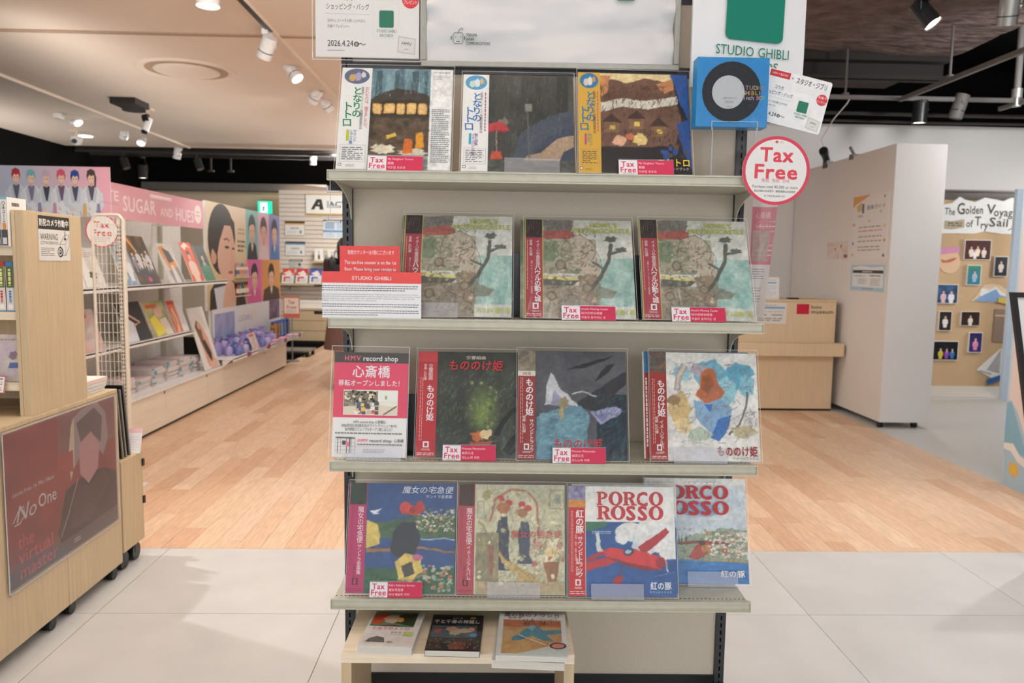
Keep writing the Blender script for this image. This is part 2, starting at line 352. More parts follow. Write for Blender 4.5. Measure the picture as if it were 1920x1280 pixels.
    def dash(s, u0, v0, u1, v1, n, col, th=.4, vert=False, words=6):
        """lines of print too small to read: little bars of uneven length"""
        s.k += 1; vs, fs = [], []
        for i in range(n):
            c = (i+.5)/n; a = 0; end = s.rs.uniform(.55, 1) if i % 3 == 2 else 1
            while a < end-.03:
                e = min(end, a+s.rs.uniform(.5, 1.4)/words)
                if vert:
                    x = u0+(u1-u0)*c; hw = (u1-u0)/n*th/2; q = [(x-hw, v0+(v1-v0)*e), (x+hw, v0+(v1-v0)*e), (x+hw, v0+(v1-v0)*a), (x-hw, v0+(v1-v0)*a)]
                else:
                    y = v0+(v1-v0)*c; hv = (v1-v0)/n*th/2; q = [(u0+(u1-u0)*a, y+hv), (u0+(u1-u0)*e, y+hv), (u0+(u1-u0)*e, y-hv), (u0+(u1-u0)*a, y-hv)]
                k = len(vs); vs += [s._p(*p) for p in q]; fs.append((k, k+1, k+2, k+3)); a = e+.25/words
        s.items.append((vs, fs, C(col))); return s
    def build(s, name, parent=None, Mx=None, m='print', warp=None):
        me = bpy.data.meshes.new(name); o = bpy.data.objects.new(name, me); link(o, parent, Mx)
        PRINTS.append((s, me, M[m], warp)); return o
def load_glyphs():
    objs = []
    cur = {}
    for ch in {c for c, _ in GLYPH}:
        b = 0
        for t in (ch, ch+ch):
            c = bpy.data.curves.new('glyph', 'FONT'); c.body = t; c.resolution_u = 2
            o = bpy.data.objects.new('glyph', c); COL.objects.link(o); objs.append(o); cur[(ch, b, len(t))] = o
    dg = bpy.context.evaluated_depsgraph_get(); out = {}
    for k, o in cur.items():
        me = bpy.data.meshes.new_from_object(o.evaluated_get(dg)); n = len(me.vertices)
        a = np.empty(n*3, np.float32); me.vertices.foreach_get('co', a); a = a.reshape(-1, 3)[:, :2]
        out[k] = (a, [tuple(p.vertices) for p in me.polygons]); bpy.data.meshes.remove(me)
    for (ch, b) in GLYPH:
        a, f = out[(ch, 0, 1)]; a2, _ = out[(ch, 0, 2)]
        adv = (a2[:, 0].max()-a[:, 0].max()) if len(a) else .3
        if b and len(a):                                   # bold: the letter struck several times a hair apart
            n = len(a); d = [(b*.7*math.cos(t), b*.7*math.sin(t)) for t in (.785, 2.356, 3.927, 5.498)]+([(0, 0)] if b > .04 else []); f = [tuple(i+n*k for i in q) for k in range(len(d)) for q in f]; a = np.concatenate([np.c_[a+np.array(q, np.float32), np.full(n, i*.19, np.float32)] for i, q in enumerate(d)]); adv += b*.9
        elif len(a): a = np.c_[a, np.zeros(len(a), np.float32)]
        GLYPH[(ch, b)] = (a, f, float(adv))
    for o in objs:
        c = o.data; bpy.data.objects.remove(o); bpy.data.curves.remove(c)
def finish_prints():
    load_glyphs()
    for P, me, m, warp in PRINTS:
        V, Fc, Cc = [], [], []
        def put(vs, fs, col):
            n = len(V); V.extend(vs); Fc.extend(tuple(i+n for i in f) for f in fs)
            Cc.extend([tuple(x) for x in col] if isinstance(col, np.ndarray) else [col]*len(vs))
        for vs, fs, col in P.items: put(vs, fs, col)
        for t in P.txt:
            if t[0] == 'h':
                _, st, u, v, size, col, b, al, w, rot, shear, k, sp = t; em = size*P.h
                advs = [.32 if c == ' ' else GLYPH[(c, b)][2]+sp for c in st]; tot = sum(advs)*em
                sx = (w*P.w/tot) if w else 1.0; tot *= sx
                x = {'l': 0, 'c': -tot/2, 'r': -tot}[al]; cu, cz = u*P.w, (1-v)*P.h; cr, sr = math.cos(rot), math.sin(rot)
                for c, ad in zip(st, advs):
                    if c != ' ':
                        a, f, _ = GLYPH[(c, b)]; X = x+a[:, 0]*em*sx; Z = (a[:, 1]-.36)*em; X = X+Z*shear
                        put([(cu+p*cr-q*sr, -(k+e)*P.EPS, cz+p*sr+q*cr) for p, q, e in zip(X, Z, a[:, 2])], f, col)
                    x += ad*em*sx
            else:
                _, st, u, v, size, col, b, pitch, shear, sx, k = t; em = size*P.h; z = (1-v)*P.h-em*.5
                for c in st:
                    if c not in ' 　':
                        a, f, ad = GLYPH[(c, b)]; X, Z = a[:, 0]-ad/2, a[:, 1]-.36
                        if c in 'ー〜～-(（)）': X, Z = Z, -X
                        if c in '、。': X, Z = X+.55, Z+.5
                        put([(u*P.w+(p*sx+q*shear)*em, -(k+e)*P.EPS, z+q*em) for p, q, e in zip(X, Z, a[:, 2])], f, col)
                    z -= em*pitch*(.5 if c in ' 　' else 1)
        if warp: V = [warp(*p) for p in V]
        if P.gain != 1: Cc = [tuple(min(.86, c*P.gain) for c in q) for q in Cc]
        me.from_pydata(V, [], Fc); me.materials.append(m)
        at = me.color_attributes.new('Col', 'FLOAT_COLOR', 'POINT')
        at.data.foreach_set('color', np.concatenate([np.array(Cc, np.float32), np.ones((len(Cc), 1), np.float32)], 1).ravel()); me.update()
# ------------------------------------------------------------------ where a sight line meets a plane of the shop
def _on(A, ax, v, x, y):
    d = A[2]+A[0]*(x-960)/F-A[1]*(y-640)/F; t = (v-(CAMZ if ax == 2 else 0))/d[ax]; p = d*t; p[2] += CAMZ; return p
def on(ax, v, x, y): return _on(AX, ax, v, x, y)
def ond(ax, v, x, y): return _on(AXD, ax, v, x, y)
def projd(p):
    q = np.array(p, float)-(0, 0, CAMZ); d = q @ AXD[2]; return 960+F*(q @ AXD[0])/d, 640-F*(q @ AXD[1])/d
# ================================================================== SETTING
# floor: grey tiles in front, oak planks behind, each its own piece
floor = struct(MB().box((-8, -3, -.03), (9, 15, -.006)).build('floor', 'darkhole', Mx=Matrix()))
XJ = [1.322+.963*k for k in range(-6, 5)]; YJ = [-.81, .153, 1.116, 2.079, 3.042, 3.757]
for i in range(len(XJ)-1):
    for j in range(len(YJ)-1):
        x0, x1, y0, y1 = XJ[i]+.0012, XJ[i+1]-.0012, YJ[j]+.0012, YJ[j+1]-.0012
        o = MB().box((-(x1-x0)/2, -(y1-y0)/2, -.008), ((x1-x0)/2, (y1-y0)/2, 0)).build('tile', 'tile', floor, Mx=TR((x0+x1)/2, (y0+y1)/2, 0))
        t = random.uniform(-.012, .012); c = C('#c6c5c4'); a = o.data.color_attributes.new('Col', 'FLOAT_COLOR', 'POINT')
        a.data.foreach_set('color', [v for _ in range(8) for v in (c[0]+t, c[1]+t, c[2]+t, 1)])
cells = []
y_end = 13.9
for k in range(52):
    x0 = -2.81+.12*k; y = 3.757-random.uniform(0, 1.1); first = True
    while y < y_end:
        y1 = min(y+random.uniform(.75, 1.35), y_end); ys = max(y, 3.757)
        if y1-ys > .03: cells.append((x0, ys, x0+.12, y1))
        y = y1
def unseen(c): return -.52*(c[1]+c[3])/2/2.4 < (c[0]+c[2])/2 < .70*(c[1]+c[3])/2/2.4
cells.sort(key=lambda c: (unseen(c), math.hypot((c[0]+c[2])/2, (c[1]+c[3])/2)))
WOODS = ['#d9b698', '#ddbd9f', '#d6b091', '#e1c2a6', '#dbb99b', '#d1a98a', '#dfbfa3']
def pcol(): return [*C(random.choice(WOODS)), 1]
rest, rc = MB(), []
for n, (x0, y0, x1, y1) in enumerate(cells):
    g = .0007
    if n < 300:
        hx, hy = (x1-x0)/2-g, (y1-y0)/2-g
        o = MB().box((-hx, -hy, -.008), (hx, hy, 0)).build('plank', 'plank', floor, Mx=TR((x0+x1)/2, (y0+y1)/2, 0))
        o.data.color_attributes.new('Col', 'FLOAT_COLOR', 'POINT').data.foreach_set('color', pcol()*8)
    else:
        rest.box((x0+g, y0+g, -.008), (x1-g, y1-g, 0)); rc += pcol()*8
o = rest.build('far_planks', 'plank', floor, Mx=Matrix(), kind='stuff')
o.data.color_attributes.new('Col', 'FLOAT_COLOR', 'POINT').data.foreach_set('color', rc)
M['vinyl'] = mat('grey_vinyl', '#c9c7c3', .4, 0, .4, noise=(1.2, (1, 1, 1), .03))
MB().box((3.43, 3.757, -.008), (8.9, 10.2, 0)).build('vinyl_area', 'vinyl', floor, Mx=Matrix())
MB().box((4.2, 8.45, 0), (8.9, 10.2, .012)).build('floor_step', 'vinyl', floor, Mx=Matrix())
# ceiling: warm painted slab on the left, open black ceiling beyond and on the right
ceiling = struct(MB().box((-8, -3, 3.0), (1.3, 11.5, 3.08)).build('ceiling', 'ceil', Mx=Matrix()))
for y in (5.75,):
    MB().box((-8, y-.03, 2.992), (1.3, y+.03, 3.001)).build('groove', 'groove', ceiling, Mx=Matrix())
struct(MB().box((-8, 3.0, 4.05), (9, 15, 4.12)).box((1.3, 3.0, 3.0), (1.36, 15, 4.05)).build('ceiling_2', 'void', Mx=Matrix()))
struct(MB().box((-8, 14.3, 0), (1.3, 14.4, 2.66)).build('wall_back', 'wallb', Mx=Matrix()))
struct(MB().box((-8, 14.25, 2.66), (1.3, 14.4, 4.1)).build('wall_back_upper', 'void', Mx=Matrix()))
struct(MB().box((-6.2, 3.2, 0), (-6.1, 14.3, 4.1)).build('wall_left', 'void', Mx=Matrix()))
struct(MB().box((-6.1, 13.9, 2.62), (-2.9, 14.24, 2.74)).build('trim_1', 'pipe', Mx=Matrix()))
# right: white back wall, bulkhead over the opening to the photo display room
wr = MB().box((1.6, 9.0, 0), (3.5, 9.1, 3.06)).box((3.5, 9.0, 2.35), (8.9, 9.1, 3.06))
struct(wr.build('wall_right', 'wallw', Mx=Matrix()))
struct(MB().box((1.6, 10.4, 2.9), (8.9, 10.5, 4.1)).build('wall_right_upper', 'void', Mx=Matrix()))
struct(MB().box((3.5, 9.62, 0), (8.9, 9.7, 2.4)).box((3.5, 9.1, 2.37), (8.9, 9.7, 2.41)).build('wall_niche', 'wallw', Mx=Matrix()))
struct(MB().box((8.9, 3.0, 0), (9.0, 10.4, 4.1)).build('wall_side', 'void', Mx=Matrix()))
# ================================================================== BLACK CEILING FITTINGS, RIGHT
dct = thing('insulated_duct', 'wide duct wrapped in wrinkled dark brown insulation under the black ceiling', 'duct', (3.2, 6.5, 3.62))
gd = MB(); nx, ny = 40, 30; rs = np.random.RandomState(3)
X, Y = np.meshgrid(np.linspace(1.4, 4.72, nx+1), np.linspace(3.6, 8.15, ny+1))
Z = 3.62+.07*(fbm(X.ravel()*1.6, Y.ravel()*3.2, 5)-.5)-.02*np.abs(np.sin(Y.ravel()*4.2+.6*fbm(X.ravel(), Y.ravel(), 2)))
gd.add(list(zip(X.ravel(), Y.ravel(), Z)), [(j*(nx+1)+i, (j+1)*(nx+1)+i, (j+1)*(nx+1)+i+1, j*(nx+1)+i+1) for j in range(ny) for i in range(nx)], 0, True)
gd.box((1.4, 3.6, 3.66), (4.72, 8.15, 3.9)).build('wrap', 'duct', dct, world=True)
MB().box((1.4, 8.85, 3.6), (4.75, 9.6, 3.85)).build('end_section', 'duct2', dct, world=True)
tag(MB().box((1.4, 8.17, 3.56), (4.72, 8.45, 3.66)).box((1.4, 8.3, 3.4), (4.72, 8.34, 3.56)).box((1.4, 8.2, 3.4), (4.72, 8.42, 3.42)).build('steel_beam', 'pipedark'), 'dark steel beam running across below the two ducts', 'beam')
def track(label, a, b, m='pipe', w=.035):
    d = (Vector(b)-Vector(a)); 
    mb = MB(); ax = abs(d.x) > abs(d.y)
    if ax: mb.box((a[0], a[1]-w/2, a[2]), (b[0], a[1]+w/2, a[2]+.04))
    else: mb.box((a[0]-w/2, a[1], a[2]), (a[0]+w/2, b[1], a[2]+.04))
    return tag(mb.build('lighting_track', m), label, 'lighting track')
def hanger(label, x, y, z0, z1, r=.012, m='pipe'):
    return tag(MB().cyl((x, y, z0), (x, y, z1), r, 8).cyl((x, y, z0-.005), (x, y, z0+.02), r*3, 10).build('ceiling_hanger', m), label, 'hanger rod')
track('long grey lighting track running away from the shop front on the right', (4.1, 3.9, 3.1), (4.1, 7.95, 3.1))
track('grey lighting track crossing above the white back wall', (1.5, 7.98, 3.12), (8.8, 7.98, 3.12))
track('grey lighting track along the very top edge at right', (1.5, 4.95, 3.1), (8.8, 4.95, 3.1))
track('short grey lighting track over the photo room at far right', (5.35, 6.4, 3.1), (5.35, 8.3, 3.1))
tag(MB().tube([(1.5, 8.6, 3.12), (5, 8.6, 3.1), (8.8, 8.6, 3.12)], .022, 8).tube([(1.5, 8.72, 3.06), (5, 8.72, 3.04), (8.8, 8.72, 3.06)], .016, 8).build('conduit_pipe', 'pipedark'), 'pair of thin dark conduits just above the white wall', 'pipe')
hanger('thin hanger rod beside the wrapped duct, far end of long track', 4.1, 7.1, 3.14, 4.05)
hanger('thin hanger rod holding the crossing track by the duct corner', 3.55, 7.98, 3.16, 4.05)
hanger('hanger rod holding the middle of the long grey track', 4.1, 5.6, 3.14, 4.05)
spk = thing('sprinkler_pipe', 'grey sprinkler drop pipe with a head under the black ceiling at right', 'sprinkler', (4.86, 7.3, 2.98))
MB().cyl((4.86, 7.3, 3.1), (4.86, 7.3, 4.05), .03, 10).build('drop_pipe', 'pipe', spk, world=True)
MB().cyl((4.86, 7.3, 3.02), (4.86, 7.3, 3.1), .045, 10).cyl((4.86, 7.3, 2.95), (4.86, 7.3, 3.02), .02, 8).cyl((4.86, 7.3, 2.94), (4.86, 7.3, 2.95), .04, 10).build('sprinkler_head', 'alu', spk, world=True)
def spot(name, label, pos, aim, r, ln, m, ztrack, lit=True, power=0, box=True, boxm=None, group=None, angle=110, ring=True, lcol=(1, .95, .9)):
    """a track spotlight: POS is the centre of its front face"""
    p = Vector(pos); d = (Vector(aim)-p).normalized(); back = p-d*ln
    pivot = p-d*ln*.62; top = Vector((pivot.x, pivot.y, ztrack))
    t = thing(name, label, 'spotlight', tuple(top), group)
    if box: MB().box((top.x-.02, top.y-.075, ztrack-.035), (top.x+.02, top.y+.075, ztrack)).build('adapter', boxm or m, t, world=True)
    a = d.cross(Vector((0, 0, 1))); a = a.normalized() if a.length > .05 else Vector((1, 0, 0))
    MB().cyl(top, pivot+a*r*1.12+Vector((0, 0, r*.9)), .008, 8).cyl(pivot+a*r*1.12+Vector((0, 0, r*.9)), pivot+a*r*1.05, .008, 8).cyl(pivot+a*r*1.14, pivot+a*r*.9, .018, 10).build('bracket', m, t, world=True)
    hb = MB(); hb.cyl(back, p, r, 20, cap=False).cyl(back-d*.001, back, r*.96, 20)
    hb.cyl(p, p-d*.01, r*.86, 20, cap=False)
    if ring: hb.cyl(p-d*ln*.34, p-d*ln*.30, r*1.015, 20, mi=1)
    hb.build('housing', [m, 'blackplastic'], t, world=True)
    MB().cyl(p-d*.012, p-d*.008, r*.92, 20).build('lens', ('lamp' if lit else 'alu'), t, world=True)
    if power:
        l = light('spot_light', 'SPOT', p+d*.03, p+d, power, .03, col=lcol, angle=angle); MATW[l.name] = l.matrix_world.copy()
    return t
W_ = lambda px, py, y: tuple(on(1, y, px, py))
spot('spotlight', 'lit black spotlight hanging in front of the wrapped duct', W_(1750, 45, 4.9), tuple(Vector(W_(1750, 45, 4.9))+Vector((.55, -.5, -1))), .055, .17, 'blackplastic', 3.1, power=60, ring=False)
spot('spotlight', 'unlit black and silver spotlight in the top right corner', W_(1887, 48, 4.9), tuple(Vector(W_(1887, 48, 4.9))+Vector((.12, .3, -1))), .058, .17, 'alu', 3.1, lit=False, boxm='blackplastic')
spot('spotlight', 'lit black spotlight pointing straight down above the white wall', W_(1723, 231, 7.98), tuple(Vector(W_(1723, 231, 7.98))+Vector((0, .05, -1))), .07, .22, 'blackplastic', 3.12, power=50, ring=False)
spot('spotlight', 'grey twin-box spotlight tilted aside under the crossing track', W_(1790, 222, 7.98), tuple(Vector(W_(1790, 222, 7.98))+Vector((-.25, .1, -1))), .066, .24, 'pipe', 3.12, lit=False)
# ================================================================== CEILING FITTINGS, LEFT
track('white lighting track nearest the record display on the warm ceiling', (-1.53, 3.6, 2.975), (-1.53, 10.2, 2.975), 'ceil', .034)
track('white lighting track farther left on the warm ceiling', (-4.31, 5.4, 2.975), (-4.31, 11.4, 2.975), 'ceil', .034)
tag(MB().box((-1.546, 3.6, 2.968), (-1.514, 5.55, 2.975)).build('track_slot_cover', 'blackplastic'), 'dark slot in the near end of the white track', 'track slot')
df = thing('ceiling_diffuser', 'large round air diffuser set into the warm ceiling', 'air diffuser', (-2.59, 6.84, 3.0))
MB().lathe([(.405, 0.0), (.40, -.012), (.37, -.016), (.33, .02), (.31, .03)], 40, TR(0, 0, 0)).build('outer_ring', 'ceil', df, Mx=Matrix())
MB().lathe([(.001, -.022), (.24, -.02), (.268, -.008), (.262, .004), (.001, .005)], 40).build('inner_plate', 'ceil', df, Mx=Matrix())
MB().lathe([(.33, -.001), (.001, -.0012)], 40).build('dark_gap', 'groove', df, Mx=Matrix())
# recessed can at the very top
dl = thing('downlight', 'lit white cylinder downlight at the top edge above the round diffuser', 'downlight', (on(1, 4.9, 391, 12)[0], 4.9, 3.0))
q = on(1, 4.9, 390, 12)
MB().cyl((q[0], 4.9, q[2]), (q[0], 4.9, 3.0), .068, 24, cap=False).build('can', 'whitegloss', dl, world=True)
MB().cyl((q[0], 4.9, q[2]+.004), (q[0], 4.9, q[2]+.008), .063, 24).build('lens', 'lamp', dl, world=True)
light('downlight_glow', 'SPOT', (q[0], 4.9, q[2]-.02), (q[0], 4.9, 0), 45, .05, angle=130, col=(1, .92, .82))
def wspot(label, px, py, Y, dx, dy, lit, power=0, r=.05, ln=.15, zt=2.975):
    p = Vector(W_(px, py, Y)); spot('spotlight', label, p, p+Vector((dx, dy, -1)), r, ln, 'whitegloss', zt, lit, power, angle=125)
wspot('white spotlight nearest on the right-hand track, seen from behind', 494, 108, 5.6, -.55, .5, False)
wspot('lit white spotlight second on the right-hand track, turned to the shop front', 558, 148, 6.6, .75, -.35, True, 40)
wspot('white spotlight third on the right-hand track, edge of its lens lit', 585, 191, 7.6, -.75, .6, True, 45)
wspot('white spotlight last on the right-hand track beside the display', 619, 207, 8.0, .6, .7, True, 40)
wspot('unlit white spotlight nearest on the far left track', 107, 212, 9.0, -.5, .5, False)
wspot('lit white spotlight second on the far left track', 147, 231, 9.35, .75, -.4, True, 40)
wspot('white spotlight third on the far left track beside the glaring one', 231, 259, 10.2, -.5, .5, False)
wspot('glaring white spotlight fourth on the far left track', 264, 269, 10.6, .05, -.75, True, 45)
wspot('white spotlight hanging past the end of the warm ceiling', 331, 297, 11.6, -.3, .2, False, 0, .055, .17, 2.93)
wspot('small white spotlight hanging beyond the warm ceiling next to the display', 587, 309, 11.9, 0, .1, True, 30, .05, .15, 2.93)
tag(MB().box((-6, 11.56, 2.93), (1.2, 11.64, 2.96)).build('lamp_rail', 'pipedark'), 'thin dark rail just past the warm ceiling edge', 'rail')
tag(MB().box((-8, 11.77, 3.0), (1.2, 11.83, 3.04)).box((-8, 12.47, 3.0), (1.2, 12.53, 3.04)).build('lamp_rail', 'pipedark'), 'pair of dark rails farther back in the black ceiling gap', 'rail')
for px, py, Y, lab in ((62, 310, 11.8, 'leftmost dark spotlight in the black gap over the group banner'), (238, 316, 11.8, 'dark spotlight in the black gap over the corner of the group banner'), (376, 318, 11.8, 'dark spotlight with bent arm in the black gap over the pink sign')):
    p = Vector(W_(px, py, Y)); spot('spotlight', lab, p, p+Vector((.4, -.2, -1)), .055, .16, 'pipedark', 3.0, lit=False, ring=False)
p = Vector(W_(268, 334, 12.5)); spot('spotlight', 'dim lit black downlight behind the top of the pink sign', p, p+Vector((0, 0, -1)), .07, .2, 'pipedark', 3.0, True, 15, ring=False)
tag(MB().tube([(-6, 12.0, 2.98), (-3, 12.0, 2.97), (1.2, 12.0, 2.98)], .05, 10).build('ceiling_pipe', 'pipedark'), 'dark pipe crossing the black gap beyond the warm ceiling', 'pipe')
for px, lab in ((108, 'leftmost thin drop rod in the black gap'), (395, 'middle thin drop rod in the black gap'), (432, 'right-hand thin drop rod in the black gap')):
    x = W_(px, 300, 12.2)[0]; hanger(lab, x, 12.2, 2.75, 4.05, .018, 'pipedark')
dm = thing('dome_camera', 'white camera on a ceiling stem beside the small round downlight', 'security camera', W_(143, 247, 10.2))
q = W_(144, 262, 10.2)
MB().cyl((q[0], q[1], 2.99), (q[0], q[1], 3.0), .09, 20).cyl((q[0], q[1], q[2]), (q[0], q[1], 3.0), .02, 10).build('stem', 'ceil', dm, world=True)
b = MB(); b.lathe([(.001, -.07), (.05, -.055), (.07, 0), (.06, .04), (.001, .05)], 20, TR(*q)); b.build('ball', 'whitegloss', dm, world=True)
MB().cyl((q[0], q[1]-.05, q[2]-.02), (q[0]+.005, q[1]-.08, q[2]-.03), .03, 14).build('lens', 'blackplastic', dm, world=True)
q = on(2, 2.995, 160, 254)
tag(MB().cyl((q[0], q[1], 2.985), (q[0], q[1], 3.0), .1, 24, mi=1, cap=True).cyl((q[0], q[1], 2.982), (q[0], q[1], 2.985), .085, 24).build('recessed_light', ['lamp', 'whitegloss']), 'small lit round recessed light beside the camera on a stem', 'recessed light')
q = on(2, 2.99, 244, 190)
tag(MB().box((q[0]-.13, q[1]-.16, 2.94), (q[0]+.12, q[1]+.16, 3.0)).build('ceiling_sensor_box', 'pipedark'), 'flat dark box fixed to the warm ceiling behind the diffuser', 'ceiling box')
q = W_(252, 208, 8.6)
tag(MB().cyl((q[0], q[1], q[2]), (q[0], q[1], q[2]+.02), .12, 20).cyl((q[0], q[1], q[2]+.02), (q[0], q[1], 3.0), .03, 10, mi=1).build('hanging_disc_speaker', ['pipedark', 'ceil']), 'dark disc hanging under the ceiling beside the bullet camera', 'speaker')
q = Vector(W_(276, 222, 8.6)); bc = thing('bullet_camera', 'white bullet camera on a bracket pointing down, near the dark disc', 'security camera', (q.x, q.y, 3.0))
MB().box((q.x-.06, q.y-.05, 2.985), (q.x+.06, q.y+.05, 3.0)).cyl((q.x, q.y, 2.9), (q.x, q.y, 2.99), .015, 8).build('bracket', 'ceil', bc, world=True)
MB().cyl((q.x+.02, q.y, 2.9), (q.x-.01, q.y-.05, 2.76), .038, 16).build('body', 'whitegloss', bc, world=True)
MB().cyl((q.x-.01, q.y-.05, 2.762), (q.x-.013, q.y-.055, 2.74), .033, 16).cyl((q.x+.03, q.y-.03, 2.905), (q.x-.03, q.y-.03, 2.895), .04, 14).build('lens', 'blackplastic', bc, world=True)
# ================================================================== THE RECORD DISPLAY (its own frame: x along the shelf, y into it)
MD = RZ(-DY)
XL, WD, YF, YP = -.4727, 1.2, 2.138, 2.411
SZ = [1.6646, 1.2650, .8632, .4624]
def D(x, y, z): return MD @ TR(x, y, z)
gon = thing('display_stand', 'beige back-panel shelving stand on slotted black posts holding the records', 'shelving unit', D(XL+.6, YP, 0))
def gl(x, y, z): return (x-XL-.6, y-YP, z)          # display frame -> local
def gb(mb, a, b, mi=0): return mb.box(gl(*a), gl(*b), mi)
gb(MB(), (XL+.016, YP+.012, .09), (XL+WD-.016, YP+.022, 2.42)).build('back_panel', 'panel', gon, bevel=0, Mx=Matrix())
for x in (XL, XL+WD):
    po = gb(MB(), (x-.0155, YP, 0), (x+.0155, YP+.034, 2.42)).build('post', 'black', gon, Mx=Matrix(), bevel=.0015)
    sl = MB(); k = 0
    while .06+k*.0245 < 2.4:
        z = .06+k*.0245; gb(sl, (x-.0022, YP-.0006, z), (x+.0022, YP+.004, z+.0145)); k += 1
    sl.build('slots', 'darkhole', po, Mx=Matrix(), kind='stuff')
gb(MB(), (XL-.0155, YP-.25, .0), (XL+.0155, YP, .07)).build('foot', 'black', gon, Mx=Matrix())
gb(MB(), (XL+WD-.0155, YP-.25, .0), (XL+WD+.0155, YP, .07)).build('foot', 'black', gon, Mx=Matrix())
gb(MB(), (XL+.016, YP+.004, .0), (XL+WD-.016, YP+.02, .09)).build('plinth', 'blackplastic', gon, Mx=Matrix())
gb(MB(), (XL+.016, YP-.004, 1.985), (XL+WD-.016, YP+.01, 2.013)).build('cross_bar', 'black', gon, Mx=Matrix())
gb(MB(), (XL+.0155, YP+.01, 2.20), (XL+WD-.0155, YP+.034, 2.23)).build('cross_bar', 'black', gon, Mx=Matrix())
NTH = ['topmost', 'second', 'third', 'lowest']
for k, z in enumerate(SZ):
    sh = thing('display_shelf', NTH[k]+' cream steel shelf of the record display, '+['carrying three sleeves and the blue box', 'carrying three grey castle covers', 'carrying the pink shop notice', 'above the small wooden table'][k], 'shelf', D(XL+.6, YF, z))
    MB().box((-.594, .012, -.026), (.594, YP-YF-.002, 0)).build('deck', 'cream', sh, Mx=Matrix(), bevel=.001)
    prof = [(0, 0), (.014, 0), (.014, -.0285), (-.004, -.0285), (-.004, -.0255), (.003, -.0235), (.0065, -.021), (.0065, -.004), (0, -.0035)]
    MB().prism([(a, b) for a, b in prof], -.6, .6, 'x').build('price_rail', 'cream', sh, Mx=Matrix())
    for s in (-1, 1):
        MB().prism([(-.002, -.0275), (.013, -.0285), (.013, 0), (.001, 0)], s*.6, s*.6015, 'x').build('rail_cap', 'cream', sh, Mx=Matrix())
        x = s*.586; prof = [(.03, -.026), (.268, -.026), (.268, -.118), (.262, -.118), (.25, -.093), (.225, -.070), (.17, -.05), (.1, -.036)]
        MB().prism(prof, x-.0015, x+.0015, 'x').build('bracket', 'cream', sh, Mx=Matrix())
    pf = MB()
    for i in range(98):
        if k == 0: break
        x = -.588+.0121*i; pf.box((x-.0019, .0225, 0), (x+.0019, .0262, .0004))
    if k: pf.build('perforations', 'darkhole', sh, Mx=Matrix(), kind='stuff')
# ------------------------------------------------------------------ records
def solve_tilt(x, y, z, h, ytop):
    lo, hi = -.1, .8
    for _ in range(40):
        a = (lo+hi)/2; q = projd((x, y+h*math.sin(a), z+h*math.cos(a)))[1]
        if q < ytop: lo = a
        else: hi = a
    return a
STANDS = []
_dbg = False
def acrylic_stand(label, x, y, z, tilt, w=.152, lip=.045, group=None, back=.16):
    """clear L stand: base plate, front lip and a leaning back plate; (x, y) is where the record's foot stands"""
    t = thing('record_stand', label, 'display stand', D(x, y, z), group)
    MB().box((-w/2, -.016, .0005), (w/2, .07 if back else -.004, .0022)).build('base_plate', 'acrylic', t, Mx=Matrix())
    MB().add([(-w/2, 0, 0), (w/2, 0, 0), (w/2, 0, lip), (-w/2, 0, lip)], [(0, 1, 2, 3)]).add([(-w/2, -.0015, lip), (w/2, -.0015, lip), (w/2, .0008, lip), (-w/2, .0008, lip)], [(0, 1, 2, 3)], 1).add(
        [(-w/2, -.0015, 0), (-w/2, .0008, 0), (-w/2, .0008, lip), (-w/2, -.0015, lip)], [(0, 1, 2, 3)], 1).add([(w/2, -.0015, 0), (w/2, .0008, 0), (w/2, .0008, lip), (w/2, -.0015, lip)], [(0, 1, 2, 3)], 1).build(
        'front_lip', ['lip', 'aedge'], t, Mx=TR(0, -.015, .0022) @ RX(-tilt))
    if back: MB().box((-w/2, 0, 0), (w/2, .002, back)).build('back_plate', 'acrylic', t, Mx=TR(0, .0135, .0022) @ RX(-tilt))
    return t
